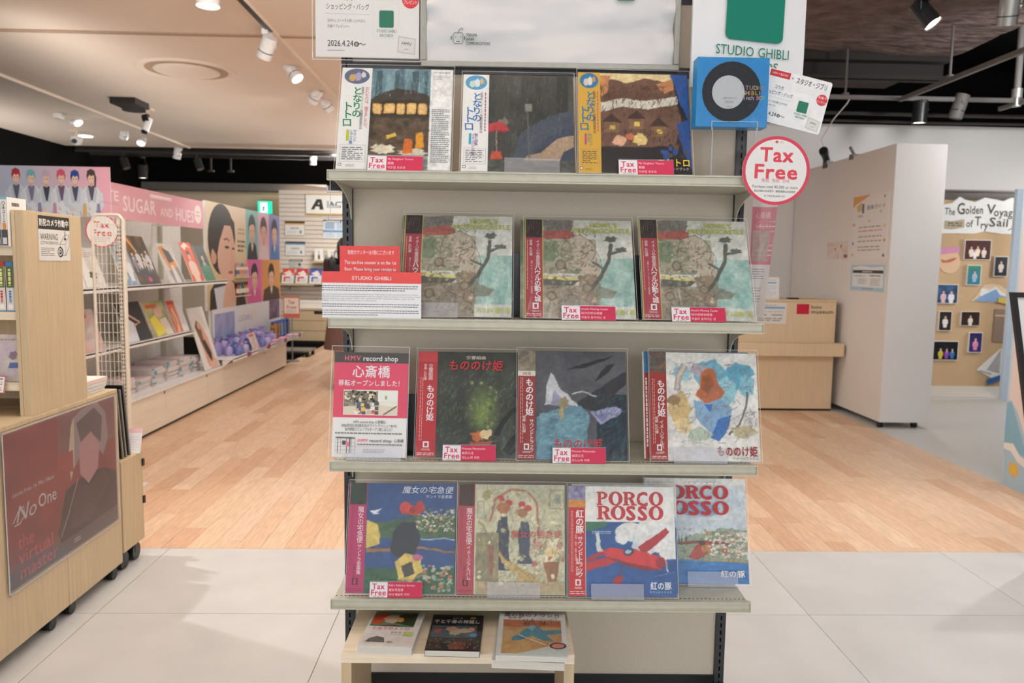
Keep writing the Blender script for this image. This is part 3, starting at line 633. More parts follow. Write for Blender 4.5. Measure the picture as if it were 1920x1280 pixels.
def record(name, label, k, pxl, pxr, ytop, t0, cover, obi=None, stand=None, roll=0, w=.313, group=None, y=None, jack='whitegloss', obi_w=.0, film=True, standx=None, zoff=.0025, xoff=0, standlab=None):
    z = SZ[k]+zoff; y = YF+t0
    x = (ond(1, y, pxl, projd((0, y, z))[1])[0]+ond(1, y, pxr, projd((0, y, z))[1])[0])/2
    hh = w+.010; ti = min(solve_tilt(x, y, z, hh, ytop) if k < 2 else .29, math.asin((YP-.012-y)/(w+.016)))
    if _dbg: print('TILT', k, pxl, round(ti, 3))
    t = thing(name, label, 'record', D(x, y, z) @ RX(-ti) @ RY(roll), group)
    MB().box((-w/2, .001, .0035), (w/2, .0055, w+.0035)).build('jacket', jack, t, Mx=Matrix(), bevel=.0008)
    P = Print(w, w); P.gain = 1.22 if k else 1; P.canvas(132, .012, 11+int(pxl)); cover(P); P.flush() if P.cv is not None else None; P.build('cover_print', t, TR(-w/2, .0008, .0035), 'art')
    if obi:
        P = Print(obi_w*w, w); P.gain = 1.2 if k else 1; obi(P); oo = MB().box((-w/2-.0004, -.0002, .0035), (-w/2+obi_w*w, .0004, w+.0035)).build('paper_band', 'whitegloss', t, Mx=Matrix())
        P.build('band_print', oo, TR(-w/2, -.0004, .0035), 'print')
    if film:
        f = .0045; a, b = -w/2-f, w/2+f; n = MB()
        n.add([(a, -.0035, 0), (b, -.0035, 0), (b, -.0035, w+.013), (a, -.0035, w+.013)], [(0, 1, 2, 3)])
        e = .0011
        for q0, q1 in (((a, 0), (a+e, w+.013)), ((b-e, 0), (b, w+.013)), ((a, 0), (b, e)), ((a, w+.013-e), (b, w+.013))):
            n.add([(q0[0], -.0037, q0[1]), (q1[0], -.0037, q0[1]), (q1[0], -.0037, q1[1]), (q0[0], -.0037, q1[1])], [(0, 1, 2, 3)], 1)
        n.build('plastic_sleeve', ['film', 'aedge'], t, Mx=Matrix())
    if stand:
        sx = (ond(1, y-.015, stand[0], projd((0, y-.015, z))[1])[0]+ond(1, y-.015, stand[1], projd((0, y-.015, z))[1])[0])/2
        acrylic_stand(standlab, sx, y, SZ[k], ti); STANDS.append((sx, y, SZ[k], ti))
    return x, y, ti
def rgb(h): return np.array([int(h[i:i+2], 16)/255 for i in (1, 3, 5)])
def mixc(a, b, t): return a[None]*(1-t[:, None])+b[None]*t[:, None]
def wash(c0, c1, c2=None, sx=5, sy=5, seed=1, k=1.6, vert=0.0):
    """uneven ink between two or three colours"""
    A, B, Cc = rgb(c0), rgb(c1), rgb(c2 or c1)
    def f(u, v):
        t = np.clip((fbm(u*sx, v*sy, seed)-.5)*k+.5+vert*(v-.5), 0, 1); s2 = np.clip((fbm(u*sx*2+9, v*sy*2+4, seed+5)-.5)*k+.3, 0, 1)
        r = mixc(A, B, t); return r*(1-s2[:, None]*.6)+Cc[None]*(s2[:, None]*.6)
    return f
def dots(P, u0, v0, u1, v1, n, cols, r0=.006, r1=.016, box=False):
    for _ in range(n):
        u, v, r, c = P.rs.uniform(u0, u1), P.rs.uniform(v0, v1), P.rs.uniform(r0, r1), P.rs.choice(cols)
        if box: P.rect(u-r, v-r*.7, u+r, v+r*.7, c)
        else: P.blob(u, v, r, r, c, .3, 7)
def strokes(P, u0, v0, u1, v1, n, ln, ang, col, wd=.002, spread=.5):
    for _ in range(n):
        u, v, a = P.rs.uniform(u0, u1), P.rs.uniform(v0, v1), ang+P.rs.uniform(-spread, spread); l = ln*P.rs.uniform(.5, 1.3)
        u1_, v1_ = min(max(u+l*math.cos(a), u0), u1), min(max(v-l*math.sin(a), v0), v1)
        if abs(u1_-u)+abs(v1_-v) > .004: P.line([(u, v), ((u+u1_)/2+P.rs.uniform(-.2, .2)*l*.4, (v+v1_)/2), (u1_, v1_)], wd, col)
def emblem(P, u, v, r, fg, bgc):
    ru = r*P.h/P.w; P.rect(u-ru, v-r, u+ru, v+r, fg); P.rect(u-ru*.75, v-r*.62, u+ru*.75, v+r*.75, bgc)
# --- top shelf
def cov_dusk(P):
    P.rect(0, 0, 1, 1, '#f1f1ee'); a, b = .27, .80
    P.grid(a, .0, b, 1, 30, 40, wash('#7fa3ad', '#4f6b78', '#a9c4c8', 6, 3, 3))
    for u, wd in ((.34, .05), (.5, .035), (.66, .06), (.76, .03)): P.poly([(u-wd/2, .02), (u+wd/2, .02), (u+wd/2*1.2, .34), (u-wd/2*1.2, .34)], '#4c6871')
    P.poly([(a, .32), (.36, .25), (.5, .2), (.66, .22), (b, .27), (b, .62), (a, .62)], '#4b463f')
    P.poly([(a, .36), (.4, .32), (.6, .31), (b, .34), (b, .47), (a, .47)], '#3c3933')
    for u0, u1 in ((.29, .37), (.385, .49), (.505, .58), (.595, .68), (.695, .78)):
        P.rrect(u0, .35, u1, .455, .02, '#e9b56a'); P.rrect(u0+.012, .365, u1-.012, .44, .012, '#f3cf8c')
    P.grid(a, .5, b, .88, 24, 16, wash('#6d5b49', '#41382f', '#93806a', 5, 5, 8))
    P.blob(.4, .8, .1, .05, '#e8e0c8', .3, 20); P.blob(.66, .83, .12, .04, '#d9d2bd', .3, 20)
    P.poly([(.59, .7), (.65, .7), (.66, .84), (.57, .84)], '#e07a3a'); P.poly([(.69, .64), (.74, .63), (.76, .78), (.68, .79)], '#eda63c'); P.poly([(.42, .66), (.5, .64), (.52, .67), (.43, .7)], '#e9c35a')
    P.grid(a, .86, b, 1, 20, 6, wash('#8f9c98', '#c3c7bf', '#5c6a66', 8, 3, 4))
    strokes(P, a, .03, b, .3, 40, .12, 1.57, '#b8d2d8', .002, .1)
    P.text('MY NEIGHBOR', .9, .035, .02, '#555555', 0, w=.15); P.dash(.82, .06, .97, .11, 3, '#a9a9a9', .3)
    P.dash(.82, .4, .98, .93, 28, '#8b8b8b', .42, words=9)
def obi_a(tc, sub, subc, bgc='#f3f3f0', red='忘れものは、届きましたか。', oval='#6d7591', blobs=('#d7b26c', '#b7b0d2', '#e8e4de'), kw='サウンド', kw2='トラック集', boxc='#c9cf3c', boxt=None):
    def f(P):
        P.rect(0, 0, 1, 1, bgc)
        P.ell(.5, .085, .42, .078, oval, 30); P.blob(.36, .10, .12, .04, blobs[0]); P.blob(.55, .09, .1, .045, blobs[1]); P.blob(.72, .07, .07, .03, blobs[2])
        P.vtext('となりの', .56, .19, .088, tc, .035, .86, shear=-.12); P.vtext('トトロ', .27, .34, .098, tc, .035, .82, shear=-.08)
        (P.vtext(red, .87, .19, .038, sub, .01, .86) if red else P.dash(.83, .19, .91, .6, 1, sub, .6, True, 14)); P.vtext('劇場用アニメーション映画', .72, .19, .027, '#444444', 0, .86); P.vtext('宮崎駿監督作品', .72, .45, .027, '#444444', 0, .86)
        P.vtext(kw, .55, .62, .034, subc, .02, .9); P.vtext(kw2, .43, .62, .034, subc, .02, .8); P.rect(.27, .62, .36, .73, boxc)
        P.frame(.1, .77, .92, .93, .002, '#9a9a9a'); P.dash(.16, .785, .84, .915, 7, '#555555', .35, words=4)
        emblem(P, .12, .958, .014, '#222222', '#f4f4f4'); P.dash(.3, .955, .6, .98, 2, '#777777', .3)
    return f
record('record_sleeve', 'record with white and green side band, dusky forest cover and printed white margin', 0, 627.5, 845.5, 125, .03, cov_dusk, obi_a('#2f8f5e', '#d2453c', '#3e77b8'), (692, 789), 0, obi_w=.27, standlab='clear acrylic stand under the record with the printed white right margin')
def cov_rain(P):
    P.grid(0, 0, 1, 1, 36, 36, wash('#4d5150', '#2f3433', '#6a6e69', 4, 3, 12))
    for u, wd, c in ((.36, .12, '#474a47'), (.9, .1, '#393d3b'), (.56, .06, '#3f4341')): P.poly([(u-wd/2, 0), (u+wd/2, 0), (u+wd*.6, .86), (u-wd*.6, .86)], c)
    P.blob(.37, .52, .05, .07, '#8b857a', .4, 14)
    P.poly([(.43, .92), (.52, .62), (.66, .5), (.8, .42), (1, .36), (1, .92)], '#515a68'); P.poly([(.6, .92), (.7, .7), (1, .5), (1, .92)], '#465061')
    P.poly([(.5, .92), (.58, .84), (.7, .8), (.86, .66), (1, .62), (1, .74), (.9, .8), (.86, .92)], '#b59c83'); P.line([(.58, .3), (.6, .88)], .012, '#6d6f6c'); P.rect(.565, .3, .625, .38, '#8d8f88')
    P.grid(.225, .88, 1, 1, 20, 5, wash('#5b605a', '#3a3f3b', '#7d827b', 8, 3, 2))
    P.ell(.31, .585, .115, .085, '#c9474f', 16, 0, 180); P.poly([(.2, .585), (.24, .61), (.31, .59), (.38, .61), (.42, .585)], '#a8353f'); P.line([(.31, .59), (.31, .84)], .006, '#e2c9a8')
    P.poly([(.265, .8), (.355, .8), (.365, .88), (.255, .88)], '#cf5a45')
    strokes(P, .225, 0, 1, .95, 110, .11, 1.5, '#858b8a', .0018, .06)
record('record_sleeve', 'record with white and blue side band, dark rainy forest cover with red umbrella', 0, 862, 1079, 138, .033, cov_rain, obi_a('#3a78b4', '#b06a9a', '#8a5aa0', oval='#62a6cf', blobs=('#cfe3d4', '#e7eef2', '#e6c07a'), red=None, kw='歌と詩集', kw2='イメージソング集', boxc='#3bb3cf'), (948, 1047), 0, obi_w=.235, standlab='clear acrylic stand without a price card under the rainy forest cover')
def cov_hill(P):
    P.grid(0, 0, 1, 1, 36, 36, wash('#3a3330', '#2a2726', '#4c4240', 4, 4, 21))
    P.rect(.18, 0, .85, .1, '#e6d3a0'); P.poly([(.84, 0), (1, 0), (1, .5), (.93, .32), (.88, .12)], '#3561a8')
    P.poly([(.2, .14), (.3, .06), (.44, .1), (.6, .04), (.78, .08), (.87, .14), (.93, .5), (.85, .74), (.2, .74)], '#7a5a4c'); P.grid(.22, .14, .86, .44, 16, 10, wash('#7d5c4c', '#5f4538', '#8f6c58', 5, 3, 23))
    P.poly([(.2, .03), (.3, .02), (.26, .2), (.2, .24)], '#c98f62'); P.poly([(.7, .1), (.86, .05), (.87, .16), (.78, .2)], '#c98f62')
    P.poly([(.2, .3), (.4, .25), (.62, .28), (.9, .22), (.9, .3), (.62, .36), (.4, .34), (.2, .4)], '#d8d3c6')
    for u, v in ((.3, .5), (.52, .46), (.72, .53)): P.poly([(u-.09, v), (u, v-.09), (u+.09, v)], '#4a372e'); P.rect(u-.065, v, u+.065, v+.1, '#8f6a52'); P.rect(u-.02, v+.03, u+.03, v+.075, '#dcc860')
    strokes(P, .2, .12, .9, .44, 120, .06, 1.3, '#5b4236', .005, .5); strokes(P, .2, .56, .86, .74, 60, .05, 1.2, '#4a362e', .005, .5)
    P.blob(.36, .68, .06, .05, '#e0b394', .3); P.blob(.55, .66, .06, .06, '#ecd38a', .3); P.blob(.46, .63, .04, .03, '#d97a56', .3)
    P.poly([(.2, .75), (.95, .72), (1, .78), (1, 1), (.2, 1)], '#2a2628'); P.poly([(.88, .5), (1, .45), (1, .95), (.93, .8)], '#33589a'); dots(P, .75, .7, .97, .85, 9, ['#33589a', '#40362f', '#705244'], .02, .04)
    P.text('のトトロ', .985, .895, .085, '#e8c83c', .03, 'r', w=.3); P.text('サウンドブック', .97, .955, .03, '#cfcfcf', 0, 'r')
record('record_sleeve', 'record with yellow side band and brown hill cover, rightmost sleeve on the topmost shelf', 0, 1083, 1301, 134, .03, cov_hill, obi_a('#2f7fb3', '#c65a8a', '#3f9a8a', '#e0b34a', oval='#3c86b8', blobs=('#e6d4c0', '#efe6da', '#d9a06a'), red=None, kw='サウンド', kw2='ブック', boxc='#c85a90'), (1162, 1262), .006, obi_w=.2, standlab='clear acrylic stand under the yellow-banded record')
# --- second shelf: three grey castle covers (and one more behind)
def cov_castle(P):
    P.grid(0, 0, 1, 1, 36, 36, wash('#c3c2ba', '#b1b3ac', '#d2d0c8', 3, 3, 31))
    P.grid(.6, .4, 1, .88, 18, 18, wash('#a9bdb5', '#7fa39d', '#b9c8bf', 4, 4, 33))
    P.poly([(.17, 0), (.46, 0), (.44, .1), (.36, .16), (.17, .16)], '#7b7972'); P.poly([(.17, .12), (.42, .1), (.5, .2), (.3, .24), (.17, .22)], '#a3635c')
    P.grid(.17, .2, .66, .56, 24, 18, wash('#9c9583', '#7d8571', '#b9b09c', 5, 5, 35))
    P.poly([(.4, .2), (.52, .14), (.6, .22), (.68, .4), (.7, .56), (.62, .62), (.42, .5)], '#b0a594')
    P.poly([(.17, .24), (.28, .22), (.34, .34), (.26, .44), (.17, .42)], '#77836c'); P.poly([(.3, .3), (.44, .28), (.46, .42), (.36, .46)], '#96917f')
    P.poly([(.17, .57), (.5, .6), (.5, .63), (.17, .61)], '#c4bd7c'); P.poly([(.17, .61), (.5, .63), (.4, .72), (.17, .7)], '#5e605a')
    P.grid(.17, .68, .66, 1, 24, 16, wash('#988f80', '#7a7266', '#b4aa98', 5, 4, 37)); P.poly([(.48, .58), (.66, .56), (.7, .72), (.66, .9), (.54, .84)], '#8f7f6e')
    P.poly([(.62, .66), (.76, .7), (.84, .74), (.8, .8), (.66, .8)], '#7f8578')
    P.line([(.6, .72), (.7, .58), (.78, .42), (.8, .24)], .035, '#5d6058'); P.line([(.72, .5), (.62, .44)], .02, '#5d6058'); P.line([(.77, .36), (.9, .32)], .024, '#5d6058'); P.blob(.8, .2, .06, .035, '#5f645b', .4); P.blob(.9, .31, .05, .025, '#5f645b', .4)
    strokes(P, .18, .04, .66, .96, 190, .06, .4, '#5d574c', .0045, 1.6); dots(P, .18, .24, .64, .95, 70, ['#b9b09c', '#857d6c', '#a39a86', '#6f7a66'], .008, .02)
    P.line([(.4, .19), (.52, .15), (.62, .22), (.7, .4), (.71, .56), (.68, .7)], .004, '#4c4740'); P.line([(.2, .72), (.34, .68), (.46, .78), (.64, .88)], .004, '#4c4740')
    for u, v, r in ((.33, .47, .05), (.57, .7, .045), (.25, .78, .05)): P.ell(u, v, r, r, '#6f675b'); P.ell(u, v, r*.7, r*.7, '#8d8475')
    P.text("HOWL'S", .735, .06, .068, '#9aa136', .035, w=.26); P.text('MOVINGCASTLE', .715, .118, .066, '#9aa136', .03, w=.53)
    P.text('ハウルの動く城', .985, .945, .058, '#a3ad3e', .02, 'r', w=.3)
def obi_castle(P):
    P.rect(0, 0, 1, 1, '#a04650'); P.rect(0, 0, .06, 1, '#a7a452'); P.rect(.96, 0, 1, 1, '#b1ab5a'); P.rect(.06, 0, .96, .19, '#453b3d'); strokes(P, .1, .02, .9, .17, 16, .12, .6, '#7b6a66', .003, 1)
    P.vtext('イメージ交響組曲', .72, .215, .04, '#ecd9d3', 0, .82); P.vtext('ハウルの動く城', .7, .475, .062, '#f3efe8', .03, .84, shear=-.05)
    P.vtext('音楽 久石譲', .34, .215, .032, '#e7cfcb', .01, .95); P.vtext('演奏 チェコ・フィルハーモニー管弦楽団', .38, .43, .02, '#e2c2be', 0, .9)
    P.dash(.1, .22, .2, .72, 1, '#d6a9a6', .3, True, 22); P.rect(.42, .855, .74, .915, '#f1ece6'); P.rect(.5, .868, .66, .905, '#a04650'); P.dash(.38, .925, .78, .945, 2, '#e7cfcb', .4)
    P.dash(.1, .955, .9, .985, 2, '#e7cfcb', .35, words=4)
REC2 = ((751, 957.5, 401, .04, (763, 850), 'first grey castle-cover record, half behind the red and white notice', 'clear acrylic stand under the castle cover beside the notice'),
        (981, 1196, 409, .03, (1057, 1151), 'middle grey castle-cover record on the second shelf', 'clear acrylic stand under the middle castle cover'),
        (1205, 1418, 410, .028, (1264, 1358), 'grey castle-cover record at the far right end of the second shelf', 'clear acrylic stand under the castle cover at the right end'))
for i, (a, b, yt, t0, st, lab, sl) in enumerate(REC2):
    record('record_sleeve', lab+', red side band', 1, a, b, yt, t0, cov_castle, obi_castle, st, (0, 0, .004)[i], obi_w=.17, group='grey castle cover records', standlab=sl)
def cov_castle_back(P): P.grid(0, 0, 1, 1, 20, 30, wash('#7d6a58', '#6a7a5c', '#b8b0a0', 2, 5, 44)); strokes(P, 0, 0, .4, 1, 50, .1, 0, '#3f382f', .003, 1)
record('record_sleeve', 'olive brown record edge peeking out behind the middle castle cover', 1, 975, 1183, 409, .05, cov_castle_back, film=False)
record('record_sleeve', 'pale record edge peeking out behind the first castle cover', 1, 747, 950, 401, .06, cov_castle_back, film=False)
for lab, k, a, b, yt, t0 in (('black steel bookend between the first two castle covers', 1, 940, 1012, 474, .165), ('black steel bookend between the last two castle covers', 1, 1150, 1236, 478, .165), ('black steel bookend behind the pink shop notice', 2, 712, 785, 738, .12)):
    z = SZ[k]; y = YF+t0; x0, x1 = (ond(1, y, px, projd((0, y, z))[1])[0] for px in (a, b)); ztop = ond(1, y, (a+b)/2, yt)[2]
    t = thing('bookend', lab, 'bookend', D((x0+x1)/2, y, z)); w = x1-x0
    MB().box((-w/2, 0, 0), (w/2, .0025, ztop-z)).build('upright_plate', 'blackplastic', t, Mx=Matrix(), bevel=.001); MB().box((-w/2, -.05, .0005), (w/2, 0, .0025)).build('foot_plate', 'blackplastic', t, Mx=Matrix())
# --- third shelf
def obi_mono(top, mid, strip=None, sub='サウンドトラック', base='#8f3a3a'):
    def f(P):
        P.rect(0, 0, 1, 1, base)
        if top: P.grid(0, 0, 1, .19, 10, 12, top); 
        if strip: P.rect(0, .19, 1, .235, '#cfc9c0'); P.text(strip, .5, .213, .034, '#7a3c3a', .01, w=.5)
        P.vtext(mid, .68, .26 if top else .32, .075, '#f1ede6', .035, .9)
        P.vtext(sub, .8 if strip else .66, .63 if top else .12, .045, '#ecd9d2', .005, .83)
        P.vtext('音楽 久石譲', .38, .6 if top else .12, .03, '#ead4ce', .01, .95); P.dash(.12, .25, .32, .86, 2, '#d9aba4', .3, True, 20)
        P.rect(.36, .855, .66, .91, '#f1ece6'); P.rect(.43, .868, .59, .9, base); P.dash(.3, .92, .72, .94, 2, '#ead4ce', .4); P.dash(.06, .955, .92, .985, 2, '#ead4ce', .35, words=4)
    return f
def cov_forest(P):
    P.grid(0, 0, 1, 1, 40, 40, wash('#3c403b', '#2f322e', '#4b5346', 5, 4, 51))
    P.grid(.45, .25, .8, .8, 18, 24, lambda u, v: (lambda t: mixc(rgb('#3a3e37'), rgb('#6f7f47'), t))(np.clip(1.5*(1-np.hypot((u-.5)*2, (v-.55)*2))*(.4+fbm(u*6, v*6, 9)), 0, 1)))
    dots(P, .5, .28, .75, .72, 70, ['#566641', '#6d7d4a', '#485438', '#7d8a52'], .006, .02); strokes(P, .2, .16, .98, .97, 260, .05, 1.2, '#59664f', .005, .8)
    P.blob(.58, .8, .07, .05, '#b5683c', .3); P.blob(.66, .78, .05, .045, '#cdb58b', .3); P.poly([(.5, .86), (.72, .85), (.7, .88), (.52, .89)], '#a8583a')
    for pts, wd in (([(1, .32), (.93, .44)], .05), ([(1, .5), (.9, .56), (.8, .68), (.75, .8)], .045), ([(1, .74), (.92, .82), (.84, .95)], .06), ([(.94, .92), (.88, .97)], .03)): P.line(pts, wd, '#1d201e')
    P.text('交響組曲', .55, .06, .036, '#d4cec2', 0, w=.19); P.text('もののけ姫', .55, .135, .105, '#b8343a', .03, w=.52, shear=.1)
record('record_sleeve', 'record with plain red side band and dark green forest cover', 2, 783, 975, 664, .034, cov_forest, lambda P: (obi_mono(None, 'もののけ姫', None, '交響組曲', '#b23a41')(P), P.rect(0, 0, 1, .1, '#c14a4e')), (833, 926), 0, obi_w=.185, w=.305, standlab='clear acrylic stand under the dark green forest cover')
def cov_rock(P):
    P.grid(0, 0, 1, 1, 40, 40, wash('#56565c', '#3e3f46', '#66666a', 4, 3, 61))
    P.poly([(.45, .17), (.72, .08), (.9, .03), (.76, .1), (.6, .16)], '#1c1e22'); P.poly([(.7, .28), (.82, .12), (.9, .12), (.8, .22)], '#1f2126')
    P.grid(.72, .4, 1, 1, 16, 24, wash('#15242c', '#1f3a48', '#0e151a', 7, 7, 63)); P.poly([(.5, .5), (1, .18), (1, .3), (.74, .56)], '#2a2c31')
    P.poly([(.17, .62), (.3, .55), (.46, .5), (.58, .5), (.66, .6), (.64, .74), (.66, 1), (.17, 1)], '#5f8391'); P.grid(.2, .58, .62, .86, 20, 14, wash('#6d94a0', '#4e6f7f', '#83a6ac', 6, 5, 65))
    P.poly([(.25, .5), (.27, .3), (.3, .2), (.35, .26), (.4, .36), (.48, .42), (.56, .5)], '#b6b8bb'); P.poly([(.3, .5), (.34, .36), (.4, .44), (.46, .5)], '#8d8ca3')
    P.poly([(.66, .56), (.8, .52), (.9, .5), (.97, .55), (.86, .62), (.76, .68)], '#9394b0'); P.poly([(.7, .58), (.84, .56), (.78, .66)], '#74759a'); P.line([(.5, .4), (.6, .37), (.72, .42)], .012, '#b6b8bb')
    P.blob(.42, .48, .05, .06, '#8c8266', .25); P.blob(.4, .58, .02, .06, '#a59a72', .2)
    P.text('もののけ姫', .55, .855, .1, '#b1323c', .035, w=.45, shear=.08); strokes(P, .7, .4, 1, 1, 120, .05, .9, '#34505a', .005, .6); strokes(P, .2, .56, .64, .98, 70, .05, .5, '#86a9b3', .005, .8)
record('record_sleeve', 'record with picture-topped maroon side band and grey-blue rock cover', 2, 969, 1178, 663, .017, cov_rock, obi_mono(wash('#8d8371', '#5d564b', '#b5ab98', 4, 4, 67), 'もののけ姫', '2枚組'), (1039, 1133), 0, obi_w=.16, standlab='clear acrylic stand under the grey-blue rock cover')
def cov_water(P):
    P.rect(0, 0, 1, 1, '#cfcdc6'); P.grid(0, 0, 1, 1, 24, 24, wash('#d2d0ca', '#c6c4be', '#dad8d2', 3, 3, 71))
    for u, v, a, b, c in ((.3, .2, .08, .08, '#8fb3bd'), (.55, .2, .14, .13, '#6fa3b4'), (.82, .22, .14, .12, '#5f9bb0'), (.9, .3, .08, .1, '#7fb0bd'), (.7, .36, .1, .12, '#8db9c2'), (.45, .16, .07, .05, '#a99fa8')): P.blob(u, v, a, b, c, .25, 22)
    P.blob(.27, .52, .1, .14, '#b9a272', .15, 18); P.blob(.3, .68, .08, .07, '#cbb68c', .2, 18); P.blob(.22, .45, .05, .05, '#8d7350', .3); P.line([(.25, .36), (.27, .22), (.33, .12)], .06, '#9a938c'); P.line([(.25, .36), (.27, .22), (.33, .12)], .03, '#b7b0a6')
    P.poly([(.48, .18), (.54, .14), (.6, .16), (.64, .28), (.7, .37), (.62, .46), (.5, .47), (.42, .4), (.47, .32)], '#b0623a'); P.poly([(.49, .22), (.56, .2), (.6, .3), (.54, .38), (.48, .34)], '#8f5333')
    P.poly([(.4, .44), (.52, .47), (.66, .42), (.76, .52), (.74, .6), (.66, .66), (.6, .78), (.5, .7), (.42, .6)], '#7f9fb9'); P.poly([(.62, .62), (.74, .58), (.7, .74), (.62, .82), (.55, .79)], '#3f6da6'); P.poly([(.5, .48), (.58, .47), (.56, .56)], '#3d67a8')
    P.line([(.9, .36), (.89, .5), (.82, .66), (.72, .76)], .018, '#69625f'); P.blob(.86, .72, .12, .06, '#b3a987', .35, 16); P.blob(.45, .76, .1, .06, '#a7b1a0', .3, 14)
    strokes(P, .18, .1, .97, .85, 150, .07, .9, '#7d7680', .0045, 1.3)
    P.text('もののけ姫', .975, .91, .098, '#8c1f2c', .035, 'r', w=.375); P.text('イメージアルバム', .98, .972, .03, '#55504c', 0, 'r')
record('record_sleeve', 'record with red side band and white watercolour cover of blue splashes', 2, 1219, 1429, 657, .022, cov_water, obi_mono(wash('#6b4a38', '#3a4f5c', '#b08a6a', 4, 4, 73), 'もののけ姫', None, 'イメージアルバム', '#963430'), (1268, 1360), .004, obi_w=.155, standlab='clear acrylic stand without a price card under the watercolour cover')
def cov_water_back(P): P.rect(0, 0, 1, 1, '#93352f'); P.rect(0, 0, 1, .2, '#3a6f96'); P.rect(0, 0, .012, 1, '#d8d4cc'); P.dash(.015, .25, .05, .9, 1, '#e5cfca', .4, True, 20)
record('record_sleeve', 'blue-topped red edge of a record tucked behind the watercolour cover', 2, 1209, 1412, 658, .043, cov_water_back, film=False)
# --- lowest shelf
def obi_witch(base, topc, sub):
    def f(P):
        P.rect(0, 0, 1, 1, base); P.grid(.04, 0, .96, .2, 10, 12, topc)
        P.vtext('魔女の宅急便', .68, .215, .062, '#ead6d6', 0, .9, shear=-.06); P.vtext(sub, .68, .56, .044, '#ead6d6', 0, .88, shear=-.06)
        P.vtext('音楽 久石譲', .42, .74, .026, '#6b2034', 0, .95); P.dash(.14, .22, .3, .8, 2, '#7d2a40', .25, True, 20); P.rect(.34, .868, .66, .925, '#4a1626'); P.rect(.42, .875, .58, .918, base); P.dash(.06, .955, .92, .985, 2, '#7d2a40', .35, words=4)
    return f
def cov_sky(P):
    P.grid(0, 0, 1, 1, 30, 30, wash('#2c4a7e', '#24406f', '#365689', 3, 3, 81))
    P.grid(.2, .29, 1, .5, 30, 12, wash('#3f5a3a', '#2f5236', '#6d7458', 8, 6, 83)); P.poly([(.17, .29), (.4, .29), (.62, .32), (.3, .36), (.17, .36)], '#2c4a7e')
    dots(P, .62, .24, .99, .44, 190, ['#b9ad98', '#a58f78', '#d0c6b2', '#7d6a58', '#4c6a48'], .007, .013, True); P.line([(.6, .5), (.75, .52), (.9, .5), (1, .52)], .01, '#9fb3c4')
    P.poly([(.17, .34), (.27, .38), (.3, .46), (.3, .56), (.17, .6)], '#c9b35c'); P.poly([(.17, .6), (.4, .6), (.7, .58), (1, .63), (1, .645), (.7, .6), (.4, .62), (.17, .63)], '#9a6b3c')
    P.grid(.17, .78, 1, 1, 30, 10, wash('#2f5a38', '#27492f', '#3f6b40', 8, 5, 85)); dots(P, .62, .75, .98, .98, 90, ['#8fa391', '#b3b7a6', '#c8643a', '#6b8070', '#a4a08c'], .009, .018, True); dots(P, .2, .86, .6, .99, 50, ['#3f7a44', '#2a5a33', '#56884c'], .01, .02)
    P.ell(.58, .25, .1, .045, '#b3352f'); P.ell(.52, .22, .055, .05, '#c04038'); P.ell(.66, .22, .05, .055, '#b3352f'); P.ell(.59, .25, .025, .03, '#8f2724')
    P.poly([(.42, .46), (.5, .36), (.62, .36), (.68, .5), (.62, .66), (.5, .7), (.4, .62)], '#2a2c33'); P.poly([(.44, .72), (.54, .64), (.68, .68), (.7, .8), (.6, .9), (.48, .88)], '#cbb25e'); P.poly([(.5, .76), (.6, .72), (.64, .82), (.54, .86)], '#453f38'); P.ell(.65, .68, .05, .03, '#b0647a')
    P.poly([(.19, .26), (.3, .23), (.25, .27), (.29, .27), (.22, .29)], '#e3e4e2')
    P.text('魔女の宅急便', .975, .062, .072, '#d9dde4', 0, 'r', w=.48, shear=.2); P.text('サントラ音楽集', .965, .122, .036, '#c3cad6', 0, 'r', shear=.2)
record('record_sleeve', 'record with magenta side band and blue sky cover at the lower left', 3, 645, 853, 903, .028, cov_sky, obi_witch('#ad3263', wash('#2f4230', '#1d2620', '#4b5a42', 4, 4, 86), 'サントラ音楽集'), (696, 788), 0, obi_w=.165, standlab='clear acrylic stand under the blue sky cover')
